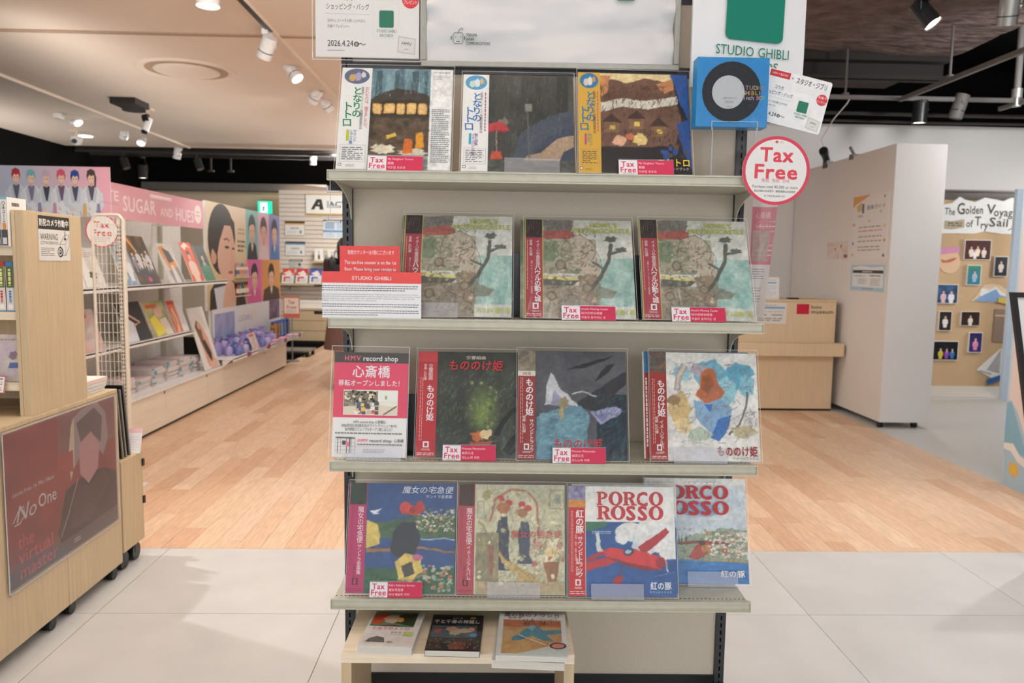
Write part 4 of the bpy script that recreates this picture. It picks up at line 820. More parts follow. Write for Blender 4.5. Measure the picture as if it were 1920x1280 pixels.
def cov_room(P):
    P.grid(0, 0, 1, 1, 34, 34, wash('#bdb79c', '#a9ab8e', '#cdc6ac', 4, 4, 91))
    P.line([(.3, .35), (.34, .14), (.5, .04), (.64, .06), (.74, .16), (.76, .5)], .022, '#a5705a'); P.line([(.36, .36), (.4, .16), (.52, .08), (.66, .1), (.72, .2), (.73, .5)], .006, '#cdb9a0')
    P.frame(.86, .05, .99, .22, .008, '#8d8468'); P.rect(.91, .09, .96, .17, '#8b927f'); P.frame(.18, .16, .24, .32, .006, '#8d8468')
    P.blob(.27, .1, .05, .05, '#97905f', .4); P.line([(.27, .0), (.27, .08)], .004, '#6d6546')
    for u, v0, v1, c in ((.42, .3, .78, '#3a3d4c'), (.62, .34, .72, '#454b5a')): P.poly([(u-.035, v0), (u+.035, v0), (u+.06, v0+.14), (u+.05, v0+.3), (u+.09, v1), (u-.07, v1), (u-.04, v0+.3), (u-.06, v0+.14)], c)
    for u, v in ((.4, .13), (.47, .17), (.6, .18), (.66, .21)): P.blob(u, v, .035, .032, '#b8453f', .2)
    P.blob(.42, .22, .065, .055, '#a56b44', .12); P.blob(.6, .25, .055, .05, '#9c6a48', .12)
    P.poly([(.3, .5), (.36, .6), (.46, .68), (.9, .95), (.7, .97), (.56, .86), (.42, .7), (.26, .46)], '#b89d62'); P.line([(.2, .34), (.44, .68)], .012, '#9b8a5a'); strokes(P, .5, .72, .88, .96, 40, .12, -.6, '#8a7340', .003, .2)
    P.grid(.17, .44, .38, .9, 12, 18, wash('#8d8a68', '#6f6f55', '#a78f6c', 5, 6, 93)); dots(P, .7, .5, .98, .74, 90, ['#b08a7a', '#c9c0a6', '#8f9576', '#a3655c', '#d9cfae'], .012, .03)
    P.poly([(.8, .7), (.95, .7), (.92, .88), (.84, .88)], '#8f6243'); P.rect(.17, .88, 1, 1, '#a99a78'); P.blob(.88, .62, .07, .05, '#cbb98a', .3)
    P.poly([(.28, .55), (.34, .56), (.33, .82), (.3, .84)], '#8d5a48'); strokes(P, .18, .04, .98, .95, 170, .06, 1, '#8a8062', .004, 1.4); strokes(P, .18, .4, .98, .95, 90, .05, 1, '#6b6248', .004, 1.4); dots(P, .18, .05, .98, .9, 60, ['#cfc8aa', '#9a9878', '#b8a98a'], .01, .022)
    P.text('魔女の宅急便', .975, .455, .07, '#b85a58', .01, 'r', w=.48)
record('record_sleeve', 'record with rose side band and pale mirror-room cover on the lowest shelf', 3, 855, 1060, 908, .025, cov_room, obi_witch('#a8434f', wash('#4a2f27', '#2f1f1c', '#6b4a38', 4, 3, 95), 'イメージアルバム'), (917, 1009), 0, obi_w=.155, standlab='clear acrylic stand without a price card under the mirror-room cover')
def porco(P, u0, u1, v0, v1, col, cut=0):
    """the two-line slab-serif title"""
    if P.cv is not None: P.flush()
    for st, v in (('PORCO', v0), ('ROSSO', v1)):
        sz = .175; n = len(st); x = u0; wts = {'P': .92, 'O': 1.08, 'R': 1.02, 'C': 1.0, 'S': .84}; tot = sum(wts[c] for c in st)
        for c in st:
            cw = (u1-u0)*wts[c]/tot; u, a, b = x+cw/2, x+cw*.06, x+cw*.94; t, bt = v-.063, v+.063; st_ = cw*.26; cv = .0135
            if c == 'O':
                P.k += 1; o_, i_ = [], []
                for k in range(28):
                    g = 2*math.pi*k/28; o_.append(P._p(u+cw*.5*math.cos(g), v-.066*math.sin(g))); i_.append(P._p(u+cw*.21*math.cos(g), v-.051*math.sin(g)))
                P.items.append((o_+i_, [(k, (k+1) % 28, 28+(k+1) % 28, 28+k) for k in range(28)], C(col)))
            elif c in 'CS':
                P.text(c, u, v, .182, col, .055, w=cw*.95)
            else:
                P.rect(a+cw*.06, t, a+cw*.06+st_, bt, col); P.rect(a-cw*.04, t, a+st_+cw*.16, t+cv, col); P.rect(a-cw*.04, bt-cv, a+st_+cw*.16, bt, col)
                P.k += 1; o_, i_ = [], []; m = v+.002; hv = (m-t)/2+.004
                for k in range(15):
                    g = math.pi/2-math.pi*k/14; o_.append(P._p(a+cw*.34+cw*.52*math.cos(g), (t+m)/2-hv*math.sin(g)+.002)); i_.append(P._p(a+cw*.34+cw*.24*math.cos(g), (t+m)/2-(hv-.016)*math.sin(g)+.002))
                P.items.append((o_+i_, [(15+k, k, k+1, 16+k) for k in range(14)], C(col)))
                if c == 'R': P.poly([(a+cw*.42, m), (a+cw*.68, m), (b+cw*.02, bt), (b-cw*.26, bt)], col); P.rect(b-cw*.3, bt-cv, b+cw*.1, bt, col)
            x += cw
def cov_plane(P):
    P.rect(0, 0, 1, 1, '#d9d7d0'); P.grid(0, .33, 1, 1, 34, 30, wash('#1f4f8c', '#17417a', '#2c5f9c', 3, 4, 101))
    P.poly([(.15, .33), (.36, .33), (.34, .38), (.2, .41), (.15, .41)], '#2f6a4c'); P.dash(.22, .41, .4, .44, 2, '#9fb5bb', .5, words=9)
    for u, v, a, b in ((.58, .42, .13, .08), (.74, .52, .16, .09), (.9, .5, .14, .12), (.95, .42, .1, .1), (.5, .48, .06, .05), (.94, .62, .1, .05)): P.blob(u, v, a, b, P.rs.choice(['#cfd0cb', '#c0c6c8', '#d9d8d2']), .15, 18)
    P.poly([(.7, .33), (1, .33), (1, .6), (.88, .55), (.78, .45)], '#d4d3cd'); P.grid(.66, .33, 1, .56, 10, 8, wash('#d6d5cf', '#c3c8ca', '#dcdad4', 3, 3, 103))
    P.poly([(.15, .7), (.64, .58), (.66, .63), (.15, .78)], '#b22b30'); P.poly([(.64, .56), (.92, .38), (.95, .42), (.7, .63)], '#a2262b')
    P.poly([(.28, .6), (.4, .56), (.72, .6), (.86, .64), (.91, .7), (.86, .76), (.72, .77), (.56, .74), (.34, .64)], '#bf2f33'); P.poly([(.34, .64), (.56, .7), (.86, .76), (.72, .77), (.56, .74)], '#7d1d22')
    P.poly([(.25, .43), (.28, .43), (.32, .6), (.27, .6)], '#c4c9c0'); P.poly([(.16, .66), (.3, .6), (.36, .62), (.18, .69)], '#a2262b'); P.ell(.56, .6, .05, .03, '#2e3b4a'); P.ell(.56, .595, .03, .018, '#9fb7c4')
    P.ell(.86, .7, .05, .05, '#8f2025'); P.line([(.88, .6), (.93, .78)], .008, '#d6d2c8'); P.ell(.46, .86, .055, .035, '#a2262b', rot=.5); P.line([(.46, .84), (.5, .72)], .007, '#6b1d22')
    P.line([(.8, .82), (.98, .78)], .004, '#6f93bb'); porco(P, .265, .895, .115, .245, '#b3212c')
    P.text('紅の豚', .955, .905, .075, '#dfe3e6', .03, 'r', w=.2); P.text('サウンドトラック', .955, .96, .026, '#b9c6d4', 0, 'r')
def obi_pig(P):
    P.rect(0, 0, 1, 1, '#b5242c'); P.rect(.97, 0, 1, 1, '#d9c9b0'); P.grid(0, 0, 1, .13, 10, 8, wash('#5b5580', '#8d86a6', '#d8d6da', 4, 3, 105)); P.grid(0, .13, 1, .2, 8, 5, wash('#c98a35', '#b06a2c', '#e0b260', 4, 3, 106))
    P.vtext('紅の豚', .66, .22, .078, '#f3eee6', .035, .92); P.vtext('サウンドトラック', .68, .46, .056, '#f3eee6', .015, .82); P.vtext('音楽 久石譲', .5, .66, .03, '#f0d9d2', .012, .95)
    P.vtext('原作・脚本・監督 宮崎駿', .42, .45, .022, '#eec9c2', 0, .92); P.dash(.12, .23, .28, .8, 2, '#eec0ba', .28, True, 22); P.rect(.38, .85, .7, .905, '#f1ece6'); P.rect(.46, .862, .62, .897, '#b5242c'); P.dash(.34, .915, .76, .935, 2, '#f0d9d2', .4); P.dash(.06, .95, .92, .985, 2, '#f0d9d2', .35, words=4)
record('record_sleeve', 'record with red side band and red seaplane over dark blue sea cover', 3, 1065, 1271, 916, .02, cov_plane, obi_pig, (1112, 1204), 0, obi_w=.16, standlab='clear acrylic stand without a price card under the dark blue sea cover')
def cov_blue(P): P.rect(0, 0, 1, 1, '#244f86'); P.rect(0, 0, 1, .3, '#cfcdc6'); P.rect(0, .3, 1, .4, '#8fa3b4')
record('record_sleeve', 'blue edge of a record tucked behind the dark blue sea cover', 3, 1070, 1276, 920, .041, cov_blue, film=False)
def cov_town(P):
    P.grid(0, 0, 1, 1, 34, 34, wash('#c3c7c8', '#aeb8c1', '#d2d2ce', 3, 3, 111)); P.rect(0, 0, 1, .07, '#d2d1cb')
    for u, v, a, b in ((.55, .3, .2, .07), (.85, .22, .2, .08), (.3, .42, .15, .05), (.7, .45, .25, .05)): P.blob(u, v, a, b, P.rs.choice(['#8da6bd', '#a3b5c3', '#b9c3c8']), .2, 20)
    P.poly([(.3, .6), (.5, .52), (.62, .53), (.75, .48), (1, .5), (1, .8), (.3, .8)], '#8f9a86'); P.poly([(.55, .56), (.66, .5), (.72, .56)], '#6f9a6c'); dots(P, .6, .52, .99, .74, 150, ['#c3bfb2', '#a9a595', '#b08a62', '#7d8a72', '#d2cdc0'], .012, .024, True); strokes(P, .58, .5, .99, .76, 120, .03, 1.57, '#5c5d52', .002, .3)
    for u in (.33, .36, .4): P.poly([(u-.012, .64), (u, .52), (u+.012, .64)], '#3f5c42')
    P.rect(0, .78, 1, 1, '#2f6da6'); P.grid(0, .78, 1, 1, 20, 8, wash('#2f6da6', '#3f80b5', '#265d94', 3, 6, 113)); P.poly([(.4, .79), (.9, .77), (1, .78), (1, .8)], '#a58f5c')
    P.poly([(.3, .62), (.56, .59), (.86, .62), (.86, .635), (.56, .625), (.3, .645)], '#7d4038'); P.poly([(.42, .76), (.5, .64), (.62, .6), (.66, .66), (.58, .74), (.5, .78)], '#a8443a'); P.ell(.6, .67, .05, .035, '#b07f45'); P.ell(.56, .62, .03, .025, '#4c3a35'); P.ell(.78, .69, .03, .02, '#a8503a')
    strokes(P, .2, .48, .99, .8, 160, .04, .8, '#5c5648', .004, 1.4); dots(P, .62, .56, .98, .76, 60, ['#efece2', '#c9c2b0', '#7a8a6a'], .006, .012, True); porco(P, .12, .82, .135, .285, '#b3303a'); P.dash(.4, .035, .72, .06, 1, '#efeeea', .6, words=7)
    P.text('紅の豚', .955, .905, .07, '#dfe3e6', .03, 'r', w=.24)
record('record_sleeve', 'record with watercolour harbour town cover, set back at the right end below', 3, 1205, 1412, 903, .116, cov_town, None, (1293, 1382), .004, standlab='clear acrylic stand without a price card under the harbour town cover')
# ------------------------------------------------------------------ price cards on the stands
CARDS = {0: ('My Neighbor Totoro', '龍猫', '이웃집 토토로', 'pink price card under the printed-margin dusk forest cover'), 2: ('My Neighbor Totoro', '龍猫', '이웃집 토토로', 'pink price card under the yellow-banded brown hill cover'),
         4: ("Howl's Moving Castle", '哈尔的移动城堡', '하울의 움직이는 성', 'pink price card under the middle castle cover'), 5: ("Howl's Moving Castle", '哈尔的移动城堡', '하울의 움직이는 성', 'pink price card under the castle cover at the right end'),
         6: ('Princess Mononoke', '幽灵公主', '모노노케 히메', 'pink price card under the dark green forest cover'), 7: ('Princess Mononoke', '幽灵公主', '모노노케 히메', 'pink price card under the grey-blue rock cover'),
         9: ("Kiki's Delivery Service", '魔女宅急便', '마녀 배달부 키키', 'pink price card under the blue sky cover')}
for i, (t1, t2, t3, lab) in CARDS.items():
    x, y, z, ti = STANDS[i]; w, h = .15, .0425
    t = thing('price_card', lab, 'price card', D(x, y-.0172, z+.0005) @ RX(-ti), 'tax free price cards')
    MB().box((-w/2, -.0006, .001), (w/2, 0, h+.001)).build('card', 'whitegloss', t, Mx=Matrix())
    P = Print(w, h); P.rect(0, 0, 1, 1, '#e3dfe2'); P.rect(.34, .0, 1, 1, '#c93457')
    P.text('Tax', .165, .27, .52, '#cf3560', .035, w=.24); P.text('Free', .17, .67, .52, '#cf3560', .035, w=.3); P.text('免税 免税 면세', .17, .93, .11, '#7a6a70', 0, w=.2)
    P.text(t1, .36, .2, .2, '#f0d5da', 0, 'l', w=min(.5, .026*len(t1))); P.text(t2, .36, .5, .2, '#f0d5da', 0, 'l'); P.text(t3, .36, .8, .2, '#f0d5da', 0, 'l')
    P.build('card_print', t, TR(-w/2, -.0007, .001))
# ------------------------------------------------------------------ header frame, bag, notices
def dpx(px, py, y): return ond(1, y, px, py)
y = YP-.02; a = dpx(789.5, 125, y); b = dpx(1272, 134.5, y); w = b[0]-a[0]; h = .52
fr = thing('header_board', 'grey aluminium frame with a crinkled white sheet above the record shelves', 'frame', D(a[0], y, a[2]))
for nm, q0, q1 in (('frame_bar', (0, -.012, 0), (w, .006, .017)), ('frame_bar', (0, -.012, h-.017), (w, .006, h)), ('frame_bar', (0, -.012, .017), (.017, .006, h-.017)), ('frame_bar', (w-.017, -.012, .017), (w, .006, h-.017))): MB().box(q0, q1).build(nm, 'alu', fr, Mx=Matrix(), bevel=.002)
for x in (0, w-.017): MB().box((x-.0006, -.0135, -.0006), (x+.0176, .004, .0175)).build('corner_cap', 'acrylic', fr, Mx=Matrix())
def grid_sheet(w, h, nx, ny, f, thick=None):
    mb = MB(); U, V = np.meshgrid(np.linspace(0, w, nx+1), np.linspace(0, h, ny+1)); Yv = f(U.ravel(), V.ravel())
    mb.add(list(zip(U.ravel(), Yv, V.ravel())), [(j*(nx+1)+i, j*(nx+1)+i+1, (j+1)*(nx+1)+i+1, (j+1)*(nx+1)+i) for j in range(ny) for i in range(nx)], 0, True); return mb
def crinkle(u, v):
    edge = np.clip(np.minimum(u, w-2*.017-u)/.05, 0, 1)
    return -.004-.034*(fbm(u*5+1, v*11, 4, 3)-.5)-.008*(1-edge)*np.sin(v*70+6*fbm(u*9, v*9, 6))
grid_sheet(w-.034, h-.034, 60, 50, crinkle).build('white_sheet', 'sheetw', fr, Mx=TR(.017, .003, .017))
fw, fh = .115, .05; P = Print(fw, fh); g = '#27453f'
P.line([(.05, .42), (.08, .3), (.27, .3), (.3, .42), (.3, .8), (.27, .93), (.08, .93), (.05, .8), (.05, .42)], .03, g)
P.line([(.0, .5), (.0, .7)], .05, g); P.line([(.345, .5), (.345, .7)], .05, g); P.line([(.17, .3), (.21, .12), (.27, .02), (.3, .1), (.26, .16)], .03, g)
P.line([(.11, .5), (.11, .6)], .03, g); P.line([(.24, .5), (.24, .6)], .03, g); P.line([(.175, .66), (.175, .7)], .03, g); P.line([(.13, .8), (.22, .8)], .035, g)
for k, st in enumerate(('TOKUMA', 'JAPAN', 'COMMUNICATIONS')): P.text(st, .38, .42+.235*k, .25, g, .03, 'l', w=(.28, .21, .62)[k])
p = dpx(846, 84, y-.018); P.build('maker_logo', fr, TR(p[0]-a[0], -.018, p[2]-a[2]))
P = Print(.05, .02, '#2f8a68'); p = dpx(1158, 1, y-.018); P.build('green_print', fr, TR(p[0]-a[0], -.018, p[2]-a[2]))
# collaboration sign at upper left, and its smaller twin at the right
def collab(P, full=True):
    P.rect(0, 0, 1, 1, '#e7e6e2'); k = '#3c3b3a'
    if not full:
        P.rect(.14, .02, .42, .14, '#c8323c'); P.text('HMV × BOOKS', .28, .08, .06, '#f2dcdc', 0, w=.22); P.text('×', .455, .1, .1, '#777777', 0)
        P.text('スタジオ・ジブリ', .73, .12, .13, k, .015, w=.44)
    o = .0 if full else .05
    P.text('コラボ', .31, .275+o, .085, k, .008, w=.13); P.text('ショッピング・バッグ', .31, .385+o, .085, k, .008, w=.42); P.line([(.09, .47+o), (.52, .475+o)], .003, '#9b9b98')
    P.text('店内のレコードをお買い上げの方に', .115, .555+o, .042, k, 0, 'l', w=.37); P.text('先着でプレゼント!!', .115, .625+o, .042, k, 0, 'l', w=.21)
    P.text('2026.4.24', .115, .83, .105, k, .012, 'l', w=.25); P.circ(.395, .84, .032, k); P.text('金', .395, .84, .045, '#e7e6e2', 0); P.text('～', .45, .84, .1, k, .01); P.dash(.115, .91, .28, .93, 1, '#8f8f8c', .5, words=12)
    P.frame(.55, .3, .8, .76, .002, '#d2d1cd'); P.rrect(.615, .42+o, .755, .63+o, .02, '#2c7a60'); P.text('STUDIO GHIBLI', .685, .67+o, .05, '#2c7a60', 0, w=.19); P.text('RECORDS', .685, .725+o, .05, '#2c7a60', 0, w=.13)
    P.poly([(.8, .72), (.97, .755), (.965, .96), (.79, .93)], '#dedcd8'); P.line([(.805, .735), (.965, .765), (.955, .95), (.795, .92), (.805, .735)], .004, '#6f6e6b'); P.text('HMV', .88, .82, .06, '#55534f', .01, rot=-.12); P.dash(.86, .88, .9, .9, 1, '#8f8f8c', .4)
    P.circ(.915, .285 if full else .36, .105, '#d8404a'); P.text('先着で', .915, (.25 if full else .32), .055, '#f7e2e0', .008); P.text('プレゼント', .915, (.315 if full else .4), .055, '#f7e2e0', .008, w=.14)
y = YP-.032; a = dpx(585.5, 111.5, y); b = dpx(789.5, 115, y); w = b[0]-a[0]
t = thing('sign_holder', 'large clear sign holder with collaboration bag notice at the upper left of the display', 'sign', D(a[0], y, a[2]) @ RY(.004))
h = .245; MB().box((0, 0, 0), (w, .003, h)).build('acrylic_sheet', 'acrylic', t, Mx=Matrix())
mb = MB()
for q0, q1 in (((0, 0), (.0022, h)), ((w-.0022, 0), (w, h)), ((0, 0), (w, .0022)), ((.008, .0075), (w-.006, .0085))): mb.box((q0[0], -.0006, q0[1]), (q1[0], -.0002, q1[1]))
mb.build('sheet_edges', 'aedge', t, Mx=Matrix())
P = Print(w-.016, h-.012); collab(P); P.build('notice_print', t, TR(.009, .0045, .0105)); MB().box((.009, .0046, .0105), (w-.007, .0052, h-.002)).build('paper', 'whitegloss', t, Mx=Matrix())
for x in (.09,): MB().cyl((x, .0052, .2), (x, .03, .2), .008, 10).build('peg', 'acrylic', t, Mx=Matrix())
# white plastic bag with the green square
y = YP-.105; a = dpx(1294.5, 162, y); an = .2
bw, bh = .358, .345; bag = thing('shopping_bag', 'white plastic shopping bag with green square print hanging at the upper right', 'bag', D(a[0], y, a[2]) @ RZ(an) @ RY(0))
f2 = lambda u, v: .004*(fbm(u*9, v*7, 14)-.5)*2-.006*np.sin(np.pi*np.clip(u/bw, 0, 1))
front = grid_sheet(bw, bh, 40, 40, f2); bk = grid_sheet(bw, bh, 40, 40, lambda u, v: .008-f2(u, v)*.5)
n = len(front.v); front.add(bk.v, [tuple(reversed(f)) for f in bk.f], 0, True)
front.build('bag_body', 'bag', bag, Mx=Matrix())
def bagwarp(x, y_, z): return (x, y_-.0125, z)
P = Print(bw, bh); c = '#128069'
P.rrect(.265, -.1, .775, .63, .05, c); P.text('STUDIO GHIBLI', .515, .715, .115, c, 0, w=.66); P.text('RECORDS', .515, .83, .115, c, 0, w=.47)
for m_ in (1,): pass
P.build('bag_print', bag, Matrix(((1, 0, 0, 0), (0, 1, 0, 0), (-.035, 0, 1, .012), (0, 0, 0, 1))), warp=bagwarp)
MB().tube([(.1, .01, bh-.01), (.12, .012, bh+.05), (.19, .014, bh+.08), (.26, .012, bh+.05), (.28, .01, bh-.01)], .006, 8).build('bag_handle', 'bag', bag, Mx=Matrix())
MB().cyl((.19, .012, bh+.074), (.12, .13, bh+.076), .004, 8).build('hook', 'alu', bag, Mx=Matrix())
# blue box set on its clear riser
y = YF+.03; a = dpx(1303.7, 237, y); b = dpx(1438, 237, y); w = b[0]-a[0]; h = dpx(1370, 107, y)[2]-a[2]; zb = a[2]
t = thing('record_box', 'blue boxed set with a black disc print standing on a clear riser', 'box', D((a[0]+b[0])/2, y, zb))
MB().box((-w/2, 0, 0), (w/2, .05, h)).build('box_body', mat('box_blue', '#1c8bca', .35, 0, .5), t, Mx=Matrix(), bevel=.0015)
P = Print(w, h); P.circ(.485, .495, .435, '#23262c'); P.circ(.485, .495, .36, '#2a2d33'); P.circ(.485, .495, .345, '#23262c'); P.circ(.44, .5, .24, '#c3c6c8'); P.dash(.4, .62, .52, .66, 2, '#666b70', .4); P.dash(.42, .69, .5, .72, 2, '#8a8f94', .4)
for st, v, cs in (('STUDIO', .43, ('#b9a8c4', '#c98a9a', '#9db3a0', '#c9b07a', '#8fb0c4', '#c98a6a')), ('GHIBLI', .505, ('#cfc9bd', '#d8c0a0', '#c96a4a', '#d8a04a', '#b4c05a', '#c9c2b0')), ('7inch BOX', .575, ('#c7b7cf',)*5+('#d8c0a0',)+('#c97a9a', '#c9b05a', '#7fb0a4'))):
    x = .62; 
    for ch, cc in zip(st, cs):
        if ch != ' ': P.text(ch, x, v, .085, cc, .01, 'l')
        x += (.027 if ch == 'I' else .055 if st != '7inch BOX' else .035)*1.0
P.text('スタジオジブリ', .47, .585, .03, '#666b70', 0)
P.build('box_print', t, TR(-w/2, -.0004, 0))
MB().add([(-w/2-.004, -.003, -.003), (w/2+.004, -.003, -.003), (w/2+.004, -.003, h+.004), (-w/2-.004, -.003, h+.004)], [(0, 1, 2, 3)]).build('plastic_wrap', 'film', t, Mx=Matrix())
rz = zb-SZ[0]; t = thing('acrylic_riser', 'clear acrylic riser under the blue boxed set', 'display stand', D((a[0]+b[0])/2+.006, y, SZ[0]))
MB().box((-.06, 0, rz-.003), (.06, .09, rz-.0005)).box((-.06, .088, 0), (.06, .09, rz-.003)).box((-.075, -.02, .0003), (.075, .09, .0025)).build('riser_body', 'acrylic', t, Mx=Matrix())
mb = MB(); mb.add([(-.062, -.012, rz-.01), (.062, -.012, rz-.01), (.062, -.012, rz+.012), (-.062, -.012, rz+.012)], [(0, 1, 2, 3)]); mb.build('front_lip', 'acrylic', t, Mx=Matrix())
mb = MB()
for q0, q1 in (((-.063, rz+.012), (.063, rz+.0132)), ((-.063, rz-.01), (-.0618, rz+.012)), ((.0618, rz-.01), (.063, rz+.012)), ((-.075, .0), (.075, .003)), ((-.06, .0), (-.059, rz-.003)), ((.059, .0), (.06, rz-.003))): mb.box((q0[0], -.0126, q0[1]), (q1[0], -.0118, q1[1]))
mb.build('riser_edges', 'aedge', t, Mx=Matrix())
# tilted small notice and the round red-rimmed sign
y = YF+.09; p = dpx(1561, 158, y); q = dpx(1535, 253, y); w, h = .208, .146
an = math.atan2(p[0]-q[0], p[2]-q[2]); an2 = .225
Mx = D(q[0], y, q[2]) @ RY(an2) @ TR(-w, 0, 0)
t = thing('notice_card', 'small white collaboration notice tilted clockwise beside the blue box', 'notice', Mx)
sh_ = MB(); r = .006; pts = []
for cx, cz, a0 in ((w-r, h-r, 0), (r, h-r, 90), (r, r, 180), (w-r, r, 270)):
    for k in range(5): aa = math.radians(a0+22.5*k); pts.append((cx+r*math.cos(aa), cz+r*math.sin(aa)))
sh_.prism(pts, 0, .0015, 'y').build('card', 'whitegloss', t, Mx=Matrix())
P = Print(w, h); collab(P, False); P.items.pop(0); P.build('card_print', t, TR(0, -.0004, 0))
MB().cyl((.06, .0015, .06), (.06, .16, .06), .003, 8).build('clip_arm', 'acrylic', t, Mx=Matrix())
y = YF-.014; c_ = dpx(1455, 320, y); R_ = dpx(1518.3, 320, y)[0]-c_[0]
t = thing('round_sign', 'round Tax Free sign with a red rim at the right end of the topmost shelf', 'sign', D(c_[0], y, c_[2]) @ RY(.02))
MB().cyl((0, 0, 0), (0, .002, 0), R_, 48).build('disc', 'whitegloss', t, Mx=Matrix())
P = Print(2*R_, 2*R_); P.circ(.5, .5, .5, '#d5425a', 48); P.circ(.5, .5, .452, '#e4e2df', 48); P.text('Tax', .5, .265, .29, '#dc4656', .045, w=.5); P.text('Free', .5, .51, .29, '#dc4656', .045, w=.67)
P.ell(.485, .085, .022, .02, '#d5425a'); P.dash(.53, .075, .58, .1, 2, '#8a8a8a', .4); P.text('免税　免税　면세'.replace('　', '  '), .5, .645, .065, '#c66a7c', 0, w=.42)
P.text('Purchase total ¥5,000 or more', .5, .735, .06, '#4a4848', .005, w=.68); P.text('商品总额¥5,000或更多｜購買總額¥5,000或更多', .5, .8, .036, '#4a4848', .008, w=.62); P.text('총 구매금액5,000엔 이상', .5, .87, .036, '#4a4848', .005, w=.31)
P.build('sign_print', t, TR(-R_, -.0005, -R_))
MB().box((-R_-.03, .0025, -.02), (-R_+.05, .004, .02)).build('clip', 'acrylic', t, Mx=Matrix())
# notices at the left end of the second shelf
def stand_sign(label, px0, px1, py0, py1, y, z0, fn, tilt=.06, clear=0.0, foot=.07):
    a = dpx(px0, py1, y); b = dpx(px1, py1, y); w = b[0]-a[0]; h = dpx((px0+px1)/2, py0, y)[2]-a[2]
    t = thing('notice_stand', label, 'notice', D((a[0]+b[0])/2, y, a[2]) @ RX(-tilt))
    MB().box((-w/2, .0012, 0), (w/2, .002, h)).build('paper', 'whitegloss', t, Mx=Matrix())
    P = Print(w, h); P.gain = 1.4; fn(P); P.build('notice_print', t, TR(-w/2, .0008, 0))
    MB().box((-w/2-clear, -.0004, -clear), (w/2+clear, .0002, h+clear)).build('acrylic_front', 'acrylic', t, Mx=Matrix())
    d = a[2]-z0
    MB().box((-.05, 0, -d+.0006), (.05, foot, -d+.0026)).box((-.05, .003, -d), (.05, .0055, h*.9)).build('acrylic_foot', 'acrylic', t, Mx=RX(tilt) if tilt < .02 else Matrix())
    return t, w, h
def red_notice(P):
    P.rect(0, 0, 1, 1, '#d93f3c'); k = '#f6e0dc'; P.text('免税カウンターは1階にございます', .52, .13, .095, k, .008, w=.78); P.text('The tax-free counter is on the 1st', .51, .33, .1, k, .014, w=.86); P.text('floor. Please bring your receipt to', .51, .465, .1, k, .014, w=.86); P.text('complete the procedure.', .51, .6, .1, k, .014, w=.62); P.text('免税柜台位于一楼。', .5, .78, .085, k, .008, w=.42)
stand_sign('red tax-free counter notice standing behind the red and white notice', 637, 749.5, 461, 553, YF+.035, SZ[1], red_notice, .02)
def studio_notice(P):
    P.rect(0, 0, 1, 1, '#dcd9d4'); P.rect(0, 0, 1, .245, '#d9413d'); P.text('STUDIO GHIBLI', .5, .135, .105, '#f5e4df', .016, w=.4); k = '#474645'
    P.dash(.0, .285, .99, .425, 3, '#5f5d5b', .4, words=44); P.text('One of the world\u2019s most acclaimed and influential animation studios, Studio Ghibli has been inspiring filmmakers and audiences', .003, .487, .036, k, 0, 'l', w=.97)
    P.text('alike with its hand-drawn stories and breathtaking visuals for nearly four decades. Under the talents of visionary animation directors', .003, .532, .036, k, 0, 'l', w=.99); P.text('and producers, the studio\u2019s films are renowned for timeless classics such as My', .003, .577, .036, k, 0, 'l', w=.93); P.text('Neighbor Totoro, Kiki\u2019s Delivery Service and Ponyo on a Cliff by the Sea.', .003, .622, .036, k, 0, 'l', w=.55)
    P.dash(.0, .68, .99, .775, 2, '#5f5d5b', .38, words=44); P.dash(.0, .815, .99, .955, 3, '#757371', .4, words=50)
stand_sign('red and white studio notice card at the left end of the second shelf', 604, 789.5, 509.5, 595, YF+.004, SZ[1], studio_notice, .015, 0, .024)
